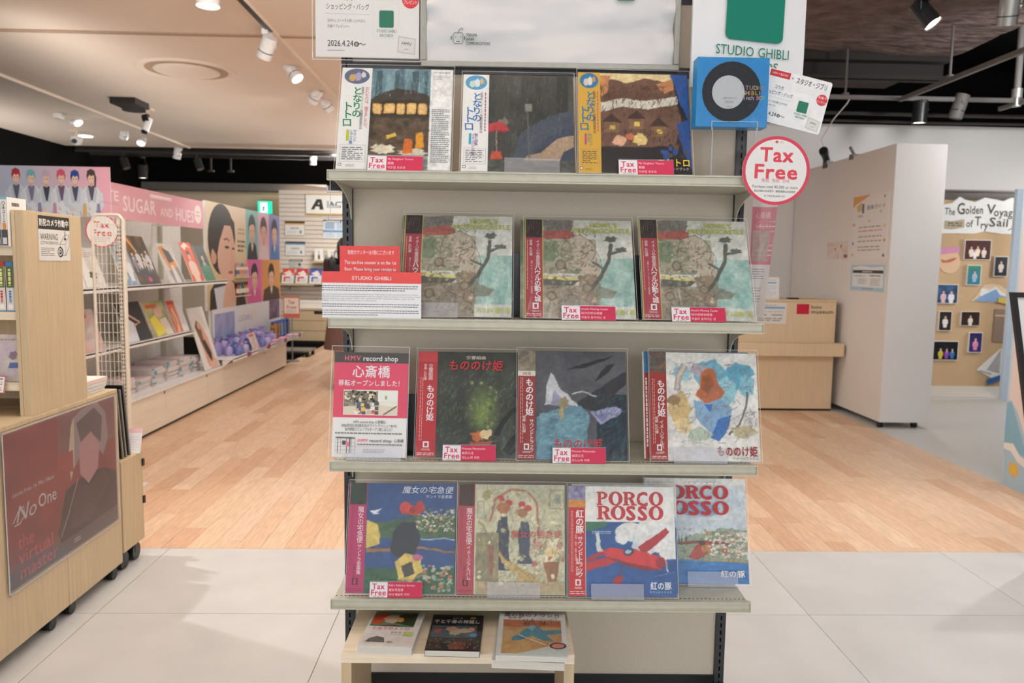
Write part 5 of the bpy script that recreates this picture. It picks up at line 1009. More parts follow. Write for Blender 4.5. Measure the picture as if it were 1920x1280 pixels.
# pink shop notice in a clear holder on the third shelf
def shop_notice(P):
    P.rect(0, 0, 1, 1, '#cfcdca'); P.rect(0, 0, 1, .1, '#403c37'); P.rect(0, .1, 1, .625, '#c4415a'); k = '#4a4848'
    def mark(u, v, s, w, c2):
        P.text('HMV', u, v, s, '#dd5566', .035, 'l', w=w*.32, sp=.12); P.text('record shop', u+w*.345, v, s, c2, .02, 'l', w=w*.655)
    mark(.13, .055, .068, .73, '#dcd7cf'); P.text('心斎橋', .5, .185, .125, '#eccfcf', .022, w=.52); P.text('移転オープンしました！', .5, .295, .062, '#eccfcf', .018, w=.88)
    P.rect(.135, .36, .87, .6, '#d8d0bd'); P.grid(.14, .37, .6, .53, 26, 10, wash('#4b463e', '#8d8471', '#b5ab95', 9, 6, 121)); P.poly([(.14, .52), (.6, .5), (.87, .52), (.87, .595), (.14, .595)], '#c4bba8'); P.rect(.3, .48, .62, .59, '#b0a797')
    dots(P, .31, .485, .6, .585, 34, ['#b5564c', '#d0a85a', '#3f5f86', '#d8d4c8', '#4a4a48'], .02, .03, True); P.rect(.6, .365, .87, .47, '#dcd6c6'); dots(P, .16, .375, .58, .47, 70, ['#2f2c28', '#6d665a', '#c9bda4'], .012, .02, True); P.line([(.68, .595), (.86, .51)], .008, '#4a463f'); P.ell(.71, .43, .012, .02, '#8d8776')
    P.text('HMV record shop 心斎橋は', .5, .665, .034, k, .006, w=.44); P.text('2026年3月13日㊎大丸ホワイトアベニューB1Fに'.replace('㊎', '金'), .5, .7, .034, k, .006, w=.76); P.text('拡大移転リニューアルオープン致しました！', .5, .735, .034, k, .006, w=.66); P.dash(.04, .762, .94, .785, 1, '#6d6b69', .5, words=24)
    P.rect(.05, .81, .31, .965, '#c3c1be'); 
    for u in (.08, .12, .2, .26): P.line([(u, .81), (u, .965)], .006 if u != .12 else .003, '#5c5a58')
    for v in (.83, .86, .9, .935): P.line([(.05, v), (.31, v)], .003, '#77757a')
    P.line([(.05, .815), (.31, .82)], .01, '#4a4848'); P.line([(.24, .81), (.24, .965)], .012, '#55524f'); P.rect(.14, .845, .19, .885, '#4d4a48'); P.rect(.195, .855, .235, .9, '#d0688a')
    mark(.345, .84, .04, .46, k); P.text('心斎橋', .9, .84, .036, k, .008, w=.13); P.dash(.345, .868, .95, .888, 1, '#6d6b69', .5, words=20); P.dash(.42, .92, .72, .96, 3, '#7f7d80', .4, words=8)
y = YF+.028; z = SZ[2]; a = dpx(621, 858, y); b = dpx(761, 860, y); w = .210; ti = solve_tilt((a[0]+b[0])/2, y, z+.003, .297, 662)
t = thing('notice_stand', 'pink and white shop notice in a clear holder on the third shelf', 'notice', D((a[0]+b[0])/2, y, z+.002) @ RX(-ti) @ RY(.008))
MB().box((-w/2, .001, .003), (w/2, .0018, .3)).build('paper', 'whitegloss', t, Mx=Matrix()); P = Print(w, .297); P.gain = 1.4; shop_notice(P); P.build('notice_print', t, TR(-w/2, .0006, .003))
MB().box((-w/2-.009, -.0016, 0), (w/2+.003, -.0006, .318)).build('acrylic_front', 'acrylic', t, Mx=Matrix())
mb = MB()
for q0, q1 in (((-w/2-.009, .0), (-w/2-.0075, .318)), ((w/2+.0015, 0), (w/2+.003, .318)), ((-w/2-.009, .3165), (w/2+.003, .318))): mb.box((q0[0], -.002, q0[1]), (q1[0], -.0016, q1[1]))
mb.build('holder_edges', 'aedge', t, Mx=Matrix()); MB().box((-w/2-.009, 0, .0004), (w/2+.003, .05, .002)).build('holder_foot', 'acrylic', t, Mx=RX(ti))
acrylic_stand('clear acrylic lip in front of the pink shop notice', (a[0]+b[0])/2+.02, YF+.016, z, ti, .15, .04, back=0)
# curled sleeve with the same notice hanging beyond the right post
t = thing('hanging_notice', 'curled clear sleeve with a faded pink notice hanging beyond the right post', 'notice', D(XL+WD+.052, YF+.2, 1.27))
cw, ch = .15, .35
def curl(x, y_, z): a_ = (x-cw/2)*9.5; tw = .02*math.sin(z*7); return (math.sin(a_)/9.5*.55+tw*.35-.028*(ch-z)/ch*(.2+.8*min(1, max(0, (x/cw-.3)/.5))), y_-.05*(1-math.cos(a_))+tw, z)
P = Print(cw, ch); rgb3 = lambda h: (lambda u, v: np.repeat(rgb(h)[None], len(u), 0))
P.grid(0, 0, 1, 1, 14, 20, rgb3('#d9cfca')); P.grid(0, .06, 1, .55, 14, 12, wash('#cd7f87', '#c4707a', '#d39a9c', 3, 3, 131)); P.grid(.1, .26, .85, .52, 10, 8, wash('#b8b0a2', '#8f877a', '#d0c9bc', 6, 6, 132)); P.text('心斎橋', .5, .13, .06, '#e3c4c2', .01, w=.6); P.text('しました！', .55, .22, .04, '#e3c4c2', .008, w=.7); P.dash(.15, .58, .8, .68, 5, '#8d8884', .35); P.dash(.2, .74, .75, .88, 6, '#a39e9a', .35)
P.build('faded_print', t, Matrix(), warp=curl)
mb = grid_sheet(cw, ch+.02, 14, 10, lambda u, v: u*0-.004); mb.v = [curl(x, yy-.003, zz-.01) for x, yy, zz in mb.v]; mb.build('clear_sleeve', 'film', t, Mx=Matrix())
MB().tube([(-.01, .0, ch), (-.05, .03, ch+.03), (-.085, .035, ch+.04)], .002, 6).build('hook', 'acrylic', t, Mx=Matrix())
# clear hooks hanging off the left post
t = thing('clear_clip_strip', 'clear plastic clip strip hanging beside the left post under the topmost shelf', 'clip strip', D(XL-.03, YP-.01, 1.5))
MB().box((-.02, 0, 0), (.014, .0015, .19)).build('strip', 'acrylic', t, Mx=Matrix())
mb = MB()
for zz in (.035, .08, .125): MB().box((-.028, -.012, zz), (.012, -.0002, zz+.006)).box((-.028, -.012, zz), (-.024, -.002, zz+.02)).build('clip', 'aedge', t, Mx=Matrix())
MB().box((-.0205, -.0005, 0), (-.019, .002, .19)).build('strip_edge', 'aedge', t, Mx=Matrix()); MB().cyl((.01, .002, .18), (.03, .012, .18), .003, 8).build('peg', 'acrylic', t, Mx=Matrix())
# ------------------------------------------------------------------ small wooden table and its three books
x0, x1 = -.4135, .209; zt = .382; y0, y1 = 1.985, 2.30; th = .0275
t = thing('low_table', 'small light oak table with slab legs in front of the display', 'table', D((x0+x1)/2, y0, 0)); w = x1-x0
MB().box((-w/2, 0, zt-th), (w/2, y1-y0, zt)).build('tabletop', 'oakx', t, Mx=Matrix(), bevel=.0012)
for s in (-1, 1): MB().box((s*w/2, 0, 0), (s*(w/2-th), y1-y0, zt-th-.0002)).build('leg', 'oak', t, Mx=Matrix(), bevel=.0012)
def zp(px, py, z): return ond(2, z, px, py)
def book(label, pts, thick, fn, w, h, cover='whitegloss', z=None, nm='comic_book', film=True):
    z = zt if z is None else z
    bl, br, tl = (zp(*p, z+thick) for p in pts); an = math.atan2(br[1]-bl[1], br[0]-bl[0])
    t = thing(nm, label, 'book', D(bl[0], bl[1], z+.0005) @ RZ(an))
    MB().box((.0006, .0006, .0006), (w-.0012, h-.0006, thick-.0006)).build('pages', mat('page_edges', '#cfcac0', .8, 0, .2, noise=(30, (.3, .3, 60), .12)), t, Mx=Matrix())
    MB().box((0, 0, thick-.0007), (w, h, thick)).box((0, 0, 0), (w, h, .0007)).box((0, 0, 0), (.0008, h, thick)).build('cover', cover, t, Mx=Matrix())
    P = Print(w, h); fn(P); P.build('cover_print', t, TR(0, 0, thick+.0003) @ RX(-math.pi/2), 'art')
    if film: MB().add([(-.002, -.002, thick+.004), (w+.002, -.002, thick+.004), (w+.002, h+.002, thick+.004), (-.002, h+.002, thick+.004)], [(0, 1, 2, 3)]).build('plastic_wrap', 'film', t, Mx=Matrix())
def bk1(P):
    P.rect(0, 0, 1, 1, '#ece9e6'); P.grid(.04, 0, .88, .44, 24, 14, wash('#4f8f5c', '#86b089', '#3f7a98', 5, 5, 141)); P.poly([(.05, .1), (.3, .03), (.4, .2), (.2, .4), (.05, .36)], '#d9603c'); P.blob(.42, .22, .16, .13, '#eecbb0', .2, 18); P.poly([(.5, .34), (.8, .05), (.88, .04), (.88, .42)], '#3f4a38'); P.blob(.66, .14, .12, .08, '#5b3a2e', .2); P.blob(.58, .24, .07, .07, '#e8b65a', .2); P.poly([(.05, .44), (.5, .38), (.7, .44)], '#6d4a38')
    P.text('となりのトトロ', .47, .5, .095, '#e0559a', .035, w=.72); P.text('宮崎 駿', .6, .61, .045, '#7d7a78', .01); P.dash(.5, .655, .7, .68, 1, '#9a9896', .5); P.rect(.74, .58, .92, .7, '#c9d97f'); P.poly([(.1, .88), (.15, .78), (.28, .72), (.42, .76), (.46, .88)], '#6c6b69'); P.blob(.55, .87, .06, .03, '#b5aba2', .3)
def bk2(P):
    P.rect(0, 0, 1, 1, '#2e2b2c'); P.text('千と千尋の神隠し', .5, .2, .115, '#e6e2dc', .035, w=.9); P.text('宮崎 駿', .5, .1, .055, '#cfcac2', .02, w=.2); P.dash(.2, .04, .75, .06, 1, '#8f8a86', .5); P.circ(.8, .085, .042, '#d9b23c'); P.text('1', .8, .085, .06, '#5a4412', .02)
    P.grid(.04, .32, .9, .66, 26, 14, wash('#4f6470', '#3d4e59', '#7a8a8c', 5, 5, 143)); P.blob(.42, .42, .13, .07, '#c9a288', .25); P.blob(.66, .46, .15, .06, '#c4b396', .25); P.blob(.8, .42, .07, .05, '#d99a8a', .25); P.blob(.5, .52, .1, .08, '#b9b6a2', .3); P.blob(.16, .46, .08, .05, '#c9564a', .3); P.blob(.84, .58, .08, .05, '#5f9bd0', .2)
    for i in range(4): P.grid(.02+.24*i, .68, .25+.24*i, .82 if i % 2 else .96, 6, 6, wash(('#8a5a4a', '#6d6470', '#b07a5a', '#5a6a5a')[i], '#33302f', None, 4, 4, 150+i))
    P.grid(.42, .8, .64, .96, 5, 5, wash('#b5704a', '#7d4a38', None, 4, 4, 157)); dots(P, .04, .7, .96, .95, 60, ['#8f8a86', '#4a4a46', '#a08a72'], .01, .02)
def bk3(P):
    P.rect(0, 0, 1, 1, '#dde3e4'); P.text('風の谷のナウシカ', .5, .085, .1, '#8c2f33', .04, w=.86); P.text('宮崎 駿', .24, .155, .045, '#333333', .02); P.text('1', .86, .165, .06, '#333333', .02); P.dash(.08, .02, .36, .035, 1, '#8f8f8f', .5)
    P.grid(.07, .2, .93, .95, 34, 30, wash('#cfae7a', '#b9855c', '#dcc796', 5, 5, 161)); P.grid(.07, .2, .93, .36, 26, 10, wash('#c4704a', '#a8583c', '#d99a6a', 6, 4, 163))
    P.poly([(.2, .62), (.32, .52), (.42, .38), (.5, .32), (.6, .36), (.66, .44), (.93, .42), (.93, .5), (.7, .54), (.82, .68), (.66, .66), (.5, .56), (.34, .66), (.22, .68)], '#4a93ab'); P.poly([(.42, .38), (.5, .32), (.56, .36), (.5, .46)], '#7fb9c6'); P.poly([(.2, .98), (.6, .84), (.93, .68), (1, .72), (1, .98)], '#cfdcda'); P.ell(.87, .77, .12, .07, '#3a2f2f', rot=.2); P.ell(.87, .77, .09, .05, '#d98a8a', rot=.2)
    strokes(P, .08, .22, .92, .9, 120, .06, .7, '#6d4a38', .002, 1.5); strokes(P, .35, .2, .8, .36, 30, .07, 1.3, '#4c2f28', .006, .3); P.line([(.3, .58), (.7, .8)], .008, '#e6e2d2')
book('white comic with pink title on the left of the small table', ((669, 1211), (766, 1215), (704, 1148)), .021, bk1, .148, .21)
book('black comic with white title in the middle of the small table', ((796, 1219), (889, 1221), (812, 1155)), .017, bk2, .146, .21, 'blackplastic')
bl = zp(925, 1237, zt); 
book('lower large comic in a loose wrapper beneath the desert cover', ((922, 1238), (1061, 1244), (931, 1150)), .02, lambda P: P.rect(0, 0, 1, 1, '#cfd3d2'), .188, .262, nm='large_comic')
book('large white comic with orange desert cover on the right of the small table', ((929, 1229), (1066, 1233), (935, 1143)), .013, bk3, .186, .256, z=zt+.0255, nm='large_comic')
# ================================================================== LEFT: LIGHT WOOD COUNTER UNITS WITH THE BOOKCASE
FX = -1.645
def flat_x(X, y0, z0, y1, z1):
    """matrix of a print board facing +x whose left edge is at y0 (towards us) and right edge at y1"""
    return Matrix(((0, -1, 0, X), (1, 0, 0, y0), (0, 0, 1, z0), (0, 0, 0, 1)))
def caster(x, y, par, r=.026, zt=.056):
    t = MB().cyl((x-.02, y, r), (x-.003, y, r), r, 16).cyl((x+.003, y, r), (x+.02, y, r), r, 16).box((x-.022, y-.018, r*.9), (x+.022, y+.022, zt)).build('caster', 'blackplastic', par, world=True, bevel=.002); return t
def wunit(name, label, x0, x1, y0, y1, z0, z1, cast):
    t = thing(name, label, 'counter', ((x0+x1)/2, y0, 0))
    MB().box((x0, y0, z0), (x1, y1, z1-.018)).build('body', 'oak', t, world=True, bevel=.0015)
    MB().box((x0, y0, z1-.0175), (x1+.001, y1, z1)).build('top', 'oak', t, world=True, bevel=.0015)
    for c in cast: caster(c[0], c[1], t)
    return t
ua = wunit('display_counter', 'near light oak counter unit on casters, front half of the red album poster', -2.6, FX, 1.2, 2.993, .055, .845, [(FX-.035, 2.9), (FX-.035, 1.4), (FX-.9, 1.4), (FX-.9, 2.9)])
ub = wunit('display_counter', 'short light oak counter unit on casters behind the near one, carrying the tall bookcase', -2.6, FX, 2.996, 3.44, .055, .845, [(FX-.035, 3.04), (FX-.03, 3.38), (FX-.9, 3.04), (FX-.9, 3.38)])
uc = thing('low_counter', 'low light oak unit with black hinges at the end of the counter', 'counter', (-2.1, 3.46, 0))
MB().box((-2.5, 3.455, .09), (FX, 3.665, .5)).build('body', 'oak', uc, world=True, bevel=.0015); MB().box((-2.5, 3.45, .5), (FX+.002, 3.668, .512)).build('top', 'oak', uc, world=True, bevel=.0015)
for z in (.26, .44): MB().box((FX, 3.655, z), (FX+.008, 3.672, z+.035)).build('hinge', 'blackplastic', uc, world=True, bevel=.001)
for c in ((FX-.04, 3.62), (FX-.7, 3.62), (FX-.04, 3.5), (FX-.7, 3.5)): caster(c[0], c[1], uc, .04, .091)
P = Print(.785, .55); P.gain = 1.9; P.rect(0, 0, 1, 1, '#7a3a3a'); P.grid(0, 0, 1, .9, 30, 20, wash('#8a3a36', '#6f3034', '#9a4a42', 3, 3, 171)); P.rect(0, .86, 1, 1, '#5b5558'); P.poly([(0, .84), (.35, .86), (.6, .8), (1, .84), (1, .9), (0, .9)], '#6d4a4c')
P.rect(.43, .0, 1, .33, '#7a5054'); P.poly([(.4, .82), (.48, .55), (.66, .5), (.86, .52), (1, .6), (1, .88), (.42, .9)], '#3b2a2e'); P.poly([(.56, .06), (.66, .01), (.82, .0), (.9, .1), (.92, .3), (.86, .42), (.8, .34), (.62, .36), (.56, .42), (.53, .3)], '#8f7f80'); P.poly([(.6, .1), (.78, .03), (.86, .12), (.84, .32), (.74, .2), (.64, .26)], '#5c4a4e'); P.poly([(.62, .26), (.74, .2), (.82, .34), (.8, .5), (.7, .58), (.62, .48)], '#a87f7e'); P.poly([(.55, .1), (.58, .06), (.57, .4), (.53, .5), (.52, .3)], '#c9a98f'); P.poly([(.6, .56), (.72, .6), (.86, .52), (.92, .66), (.7, .86), (.5, .84)], '#4a3338'); P.line([(.6, .5), (.5, .72), (.42, .86)], .006, '#c9a98f'); P.poly([(.42, .28), (.56, .28), (.56, .44), (.42, .38)], '#94403e')
P.text('Lauren Iroas 1st Mini Album', .055, .4, .04, '#e6d2cc', .005, 'l', w=.33, rot=0); P.text('No', .08, .535, .15, '#f0e4df', 0, 'l', w=.16, shear=.35); P.text('One', .245, .52, .13, '#f0e4df', .012, 'l', w=.155); P.line([(.05, .58), (.09, .52), (.13, .5), (.14, .56), (.1, .6), (.06, .6)], .008, '#f0e4df')
for st, v, w_ in (('the', .72, .125), ('virtual', .82, .28), ('master', .92, .31)): P.text(st, .08, v, .13, '#b5525a', .008, 'l', w=w_)
P.dash(.54, .925, .6, .96, 2, '#cdb2ae', .4)
t = thing('album_poster', 'large red-brown album poster in a clear sleeve on the side of the light oak counters', 'poster', (FX, 2.62, .267))
MB().box((FX+.0008, 2.622, .268), (FX+.0016, 3.403, .816)).build('sheet', 'whitegloss', t, world=True); P.build('poster_print', t, flat_x(.0022, 0, 0, 1, 1))
MB().add([(FX+.008, 2.612, .258), (FX+.008, 3.412, .258), (FX+.008, 3.412, .826), (FX+.008, 2.612, .826)], [(0, 1, 2, 3)]).build('clear_sleeve', clear_mat('poster_sleeve', (.96, .95, .96), .9, .07, 1.45, (2.5, (1, 1, 1), .08, 0), .07), t, world=True)
mb = MB()
for a, b in (((2.612, .258), (2.618, .826)), ((3.406, .258), (3.412, .826)), ((2.612, .258), (3.412, .262)), ((2.612, .822), (3.412, .826))): mb.box((FX+.0075, a[0], a[1]), (FX+.0085, b[0], b[1]))
mb.build('sleeve_edge', 'aedge', t, world=True)
# tall bookcase on the counter
BX0 = -2.55; bz, bt = .845, 1.582
bc_ = thing('bookcase', 'light oak bookcase standing on the counter with comics in its tiers', 'bookcase', (-2.1, 2.815, .845))
MB().box((FX-.034, 2.815, bz), (FX-.004, 3.2, bt)).build('side_panel', 'oak', bc_, world=True, bevel=.0012)
MB().box((FX-.046, 2.812, bz), (FX-.0342, 2.835, bt)).build('edge_strip', 'oak', bc_, world=True, bevel=.001)
MB().box((BX0-.03, 2.815, bz), (BX0, 3.2, bt)).build('side_panel', 'oak', bc_, world=True, bevel=.0012)
MB().box((BX0, 3.18, bz), (FX-.034, 3.2, bt-.05)).build('back_panel', 'oak', bc_, world=True)
for z in (1.452, 1.222, .965): MB().box((BX0, 2.83, z-.03), (FX-.047, 3.18, z)).build('shelf', 'oakx', bc_, world=True, bevel=.001)
P = Print(.21, .165, '#dcd9d3'); P.rect(0, 0, 1, .3, '#3b3936'); P.text('防犯カメラ作動中', .5, .15, .17, '#ece8e0', .045, w=.95); P.text('WARNING', .33, .46, .2, '#4a4845', .02, w=.56); P.text('CCTV IN OPERATION', .33, .6, .1, '#4a4845', .012, w=.56); P.dash(.06, .7, .48, .9, 5, '#5a5855', .4, words=9)
P.line([(.84, .31), (.84, .5)], .025, '#3b3936'); P.line([(.66, .62), (.84, .4), (.98, .4), (.98, .64), (.84, .88), (.7, .88), (.66, .62)], .014, '#3b3936'); P.line([(.84, .88), (.84, .62), (.98, .42)], .01, '#3b3936'); P.line([(.66, .62), (.84, .62)], .01, '#3b3936'); P.ell(.84, .5, .04, .03, '#3b3936')
P.circ(.67, .8, .12, '#3b3936'); P.circ(.66, .8, .085, '#dcd9d3'); P.circ(.66, .8, .06, '#3b3936'); P.circ(.65, .79, .025, '#dcd9d3')
t = tag(MB().box((-.0005, 0, 0), (0, .21, .165)).build('camera_notice', 'whitegloss', Mx=TR(FX-.003, 2.9, 1.405)), 'black and white CCTV warning notice stuck on the bookcase side', 'notice'); P.build('notice_print', t, flat_x(.0004, 0, 0, 1, 1))
def spine_book(label, x, y, z, w, d, h, fn, col, group=None, top='#cfc9bd'):
    t = thing('comic_volume', label, 'book', (x, y, z), group); m = mat('cover_paper', col, .4, 0, .4)
    MB().box((0, 0, 0), (.0012, d, h)).box((w-.0012, 0, 0), (w, d, h)).box((0, 0, 0), (w, .0012, h)).build('cover', m, t, Mx=Matrix())
    MB().box((.0014, .0014, .001), (w-.0014, d-.002, h-.002)).build('pages', mat('page_block', top, .8), t, Mx=Matrix())
    P = Print(w, h); fn(P); P.build('spine_print', t, TR(0, -.0004, 0), 'print'); return t
def spineA(P): P.rect(0, 0, 1, 1, '#e4e1dc'); P.rect(0, 0, 1, .05, '#7fb0c9'); P.vtext('ハイキュー!!', .5, .07, .085, '#2d2c2c', .03, .68, sx=1.0); P.dash(.3, .47, .7, .52, 1, '#5a5855', .5); P.rect(0, .66, 1, .98, '#4a4f57'); P.rect(.2, .52, .8, .66, '#d98a4a'); P.rect(.15, .82, .85, .95, '#d6d3cc')
# top tier: one face-out volume and four spines
t = thing('comic_volume', 'face-out orange comic leaning at the left edge of the top tier', 'book', Matrix.Translation((FX-.2, 2.79, 1.453)) @ RX(-.06))
MB().box((0, 0, 0), (.07, .016, .18)).build('cover', 'whitegloss', t, Mx=Matrix()); P = Print(.07, .18); P.grid(0, 0, 1, 1, 10, 18, wash('#e08a3a', '#d5d0c8', '#3b3a3e', 3, 5, 181)); P.rect(0, 0, 1, .12, '#e4e1dc'); P.text('ハイキュー', .5, .07, .06, '#2d2c2c', .02, w=.9); P.blob(.4, .3, .4, .1, '#e0812c', .2); P.blob(.6, .55, .35, .12, '#2d2d33', .3); P.build('cover_print', t, TR(0, -.0006, 0), 'art')
for k, (x, cx) in enumerate(((FX-.140, 'first'), (FX-.112, 'second'), (FX-.091, 'third'), (FX-.070, 'last'))):
    tb = spine_book(cx+' white spine comic from the left on the top tier of the bookcase', x, 2.785+.004*k, 1.453, .02 if k else .024, .115, .172, spineA, '#e4e1dc', 'white spine comics on the top tier')
    if k == 3:
        P = Print(.115, .172); P.rect(0, 0, 1, 1, '#e6e3de'); P.dash(.25, .1, .65, .18, 1, '#3a3a3a', .9, words=18); P.dash(.25, .26, .65, .34, 1, '#6a6a6a', .9, words=18); P.build('back_print', tb, flat_x(.0206, 0, 0, 1, 1))
def spineB(c1, c2):
    def f(P): P.rect(0, 0, 1, 1, '#d8d5d0'); P.rect(0, 0, 1, .09, c1); P.rect(.06, .09, .94, .52, c2); P.dash(.3, .14, .7, .48, 1, '#e6df9a', .8, True, 5); P.dash(.2, .58, .8, .82, 1, c1, .5, True, 6); P.rect(.2, .86, .8, .95, '#f0eee9'); P.rect(0, .98, 1, 1, '#5f9ac4')
    return f
for k, (x, c1, c2, cx) in enumerate(((FX-.178, '#8f8a6a', '#5f6b3a', 'leftmost'), (FX-.148, '#c43a3a', '#63703c', 'second'), (FX-.118, '#c43a3a', '#6a7a3f', 'third'), (FX-.088, '#3f7fb5', '#57683a', 'fourth'), (FX-.062, '#2a3f5f', '#33476b', 'dark rightmost'))):
    spine_book(cx+' green and coloured spine on the second tier of the bookcase', x, 2.835, 1.223, .027 if k < 4 else .014, .115, .176, spineB(c1, c2), ('#d8d5d0', '#c23b3b', '#c23b3b', '#d8d5d0', '#3a4f66')[k], 'coloured spines on the second tier')
t = thing('picture_book', 'pale illustrated book standing face out on the third tier', 'book', Matrix.Translation((FX-.17, 2.86, .966)) @ RX(-.1))
MB().box((0, 0, 0), (.115, .015, .17)).build('cover', 'whitegloss', t, Mx=Matrix()); P = Print(.115, .17); P.grid(0, 0, 1, 1, 12, 16, wash('#cdbcc4', '#d9d0b8', '#a9a3c0', 4, 5, 183)); P.blob(.65, .45, .14, .1, '#8d7a86', .3); P.poly([(.55, .6), (.8, .6), (.86, .72), (.5, .72)], '#5a6fa8'); P.dash(.15, .08, .8, .14, 1, '#b09a6a', .6); P.build('cover_print', t, TR(0, -.0006, 0), 'art')
t = thing('price_card', 'small red-edged price card in front of the pale illustrated book', 'price card', Matrix.Translation((FX-.2, 2.805, .93)) @ RX(-.25))
MB().box((0, 0, 0), (.105, .001, .062)).build('card', 'whitegloss', t, Mx=Matrix()); P = Print(.105, .062); P.rect(0, 0, 1, 1, '#c9444a'); P.rect(.02, .04, .97, .95, '#e6e3df'); P.dash(.05, .1, .9, .22, 1, '#4a4848', .7, words=9); P.dash(.1, .32, .9, .85, 5, '#7a7878', .4); P.build('card_print', t, TR(0, -.0005, 0))
MB().box((.03, .001, .0), (.07, .04, .003)).box((.03, .03, 0), (.07, .032, .036)).build('card_clip', 'acrylic', t, Mx=Matrix())
t = thing('bookend', 'black metal bookend on the counter at the left edge', 'bookend', (FX-.2, 2.72, .846))
MB().box((.02, -.06, 0), (.1, .06, .002)).build('foot_plate', 'blackplastic', t, Mx=Matrix()); MB().box((.0, 0, 0), (.045, .003, .165)).build('upright_plate', 'blackplastic', t, Mx=Matrix(), bevel=.001)
# pads of flyers on the counter, boards and a leaflet at its far end
for k in range(4):
    c = ('#e7c9c4', '#e3e1de', '#dedce0', '#e4e2de')[3-k]
    t = tag(MB().box((0, 0, 0), (.30, .19, .0145)).build('flyer_pad', mat('flyer_paper', c, .7, 0, .2, noise=(40, (.2, .2, 40), .1)), Mx=TR(FX-.32+.004*k-.02, 3.225+.003*(k % 2), .8455+.015*k)), ['lowest white flyer pad of the pile behind the bookcase', 'second white flyer pad up in the pile behind the bookcase', 'third white flyer pad up in the pile behind the bookcase', 'pink-topped flyer pad lying topmost behind the bookcase'][k], 'flyers', 'flyer pads on the counter')
for k, (yo, l) in enumerate(((3.462, .31), (3.492, .32), (3.53, .335))):
    t = thing('display_board', ['short dark board leaning against the end of the oak counter', 'grey-edged dark board leaning in the middle at the end of the oak counter', 'outermost dark board with grey edge leaning at the end of the oak counter'][k], 'board', Matrix.Translation((FX-.13, yo+.045, .513)) @ RX(.13))
    MB().box((-.2, 0, 0), (.11, .007, l)).build('panel', 'blackplastic', t, Mx=Matrix()); MB().box((.11, -.001, 0), (.116, .009, l)).build('edge_trim', 'alu', t, Mx=Matrix())
t = thing('leaflet', 'pink-topped white leaflet standing on the low oak unit', 'leaflet', Matrix.Translation((FX-.06, 3.612, .513)) @ RX(-.3)); MB().box((0, 0, 0), (.075, .0012, .115)).build('paper', 'whitegloss', t, Mx=Matrix()); P = Print(.075, .115); P.rect(0, 0, 1, 1, '#e4dedd'); P.rect(0, 0, 1, .18, '#eab9bd'); P.dash(.1, .3, .9, .9, 6, '#cfc8c8', .3); P.build('leaflet_print', t, TR(0, -.0006, 0))
# ================================================================== LEFT: LONG WHITE MAGAZINE SHELVING
GX = -2.72
g = thing('magazine_shelving', 'long white shelving run with beige drawer bases along the left aisle', 'shelving unit', (GX-.25, 8, 0))
DW = (4.55, 5.53, 6.53, 7.5, 9.42, 10.4)
for i in range(5):
    d = MB().box((GX-.42, DW[i]+.004, .03), (GX, DW[i+1]-.004, .325)).build('base_drawer', 'beigebox', g, world=True, bevel=.003)
    if i < 4: MB().box((GX-.002, DW[i+1]-.03, .295), (GX+.002, DW[i+1]-.012, .318)).build('lock', 'blackplastic', d, Mx=MATW[d.name].inverted())
MB().box((GX-.4, 4.57, 0), (GX-.03, 10.38, .03)).build('plinth', 'blackplastic', g, world=True)
MB().box((GX-.45, 4.55, .326), (GX+.015, 7.9, .346)).build('base_top', 'whitegloss', g, world=True, bevel=.002)
MB().box((GX-.45, 7.9, .326), (GX+.01, 10.4, .34)).build('base_top', 'whitegloss', g, world=True, bevel=.002)
MB().box((GX-.47, 5.62, 0), (GX-.455, 8.1, 2.0)).box((GX-.47, 4.55, 0), (GX-.455, 5.62, 1.66)).build('back_panel', 'white', g, world=True)
for y_ in (5.66, 6.6, 7.56): 
    u = MB().box((GX-.455, y_-.02, .346), (GX-.42, y_+.02, 1.98)).build('upright', 'cream', g, world=True); sl = MB()
    for k in range(50): sl.box((GX-.4205, y_-.006, .4+.03*k), (GX-.4195, y_-.003, .415+.03*k)).box((GX-.4205, y_+.003, .4+.03*k), (GX-.4195, y_+.006, .415+.03*k))
    sl.build('slots', 'groove', u, world=True, kind='stuff')
for lab, X, ya, yb, z in (('upper', -2.6, 4.7, 7.78, 1.215), ('lower', GX, 4.7, 7.17, .767)):
    s_ = MB().box((GX-.45, ya, z-.012), (X, yb, z)).box((X-.004, ya, z-.03), (X, yb, z+.004)).build('shelf', 'whitegloss', g, world=True, bevel=.001)
    for y_ in (5.66, 6.6, 7.1 if lab == 'lower' else 7.56): MB().prism([(GX-.42, z-.012), (X-.03, z-.012), (X-.03, z-.02), (GX-.42, z-.09)], y_-.002, y_+.002, 'y').build('shelf_bracket', 'white', s_, Mx=MATW[s_.name].inverted())
# tray at the far part with its price rail
MB().box((GX-.18, 7.9, .405), (-2.6, 10.8, .415)).box((-2.604, 7.9, .385), (-2.6, 10.8, .43)).prism([(GX-.0, .341), (GX+.02, .341), (-2.62, .405), (GX-.0, .405)], 7.92, 7.94, 'y').prism([(GX-.0, .341), (GX+.02, .341), (-2.62, .405), (GX-.0, .405)], 10.3, 10.32, 'y').build('goods_tray', 'whitegloss', g, world=True)
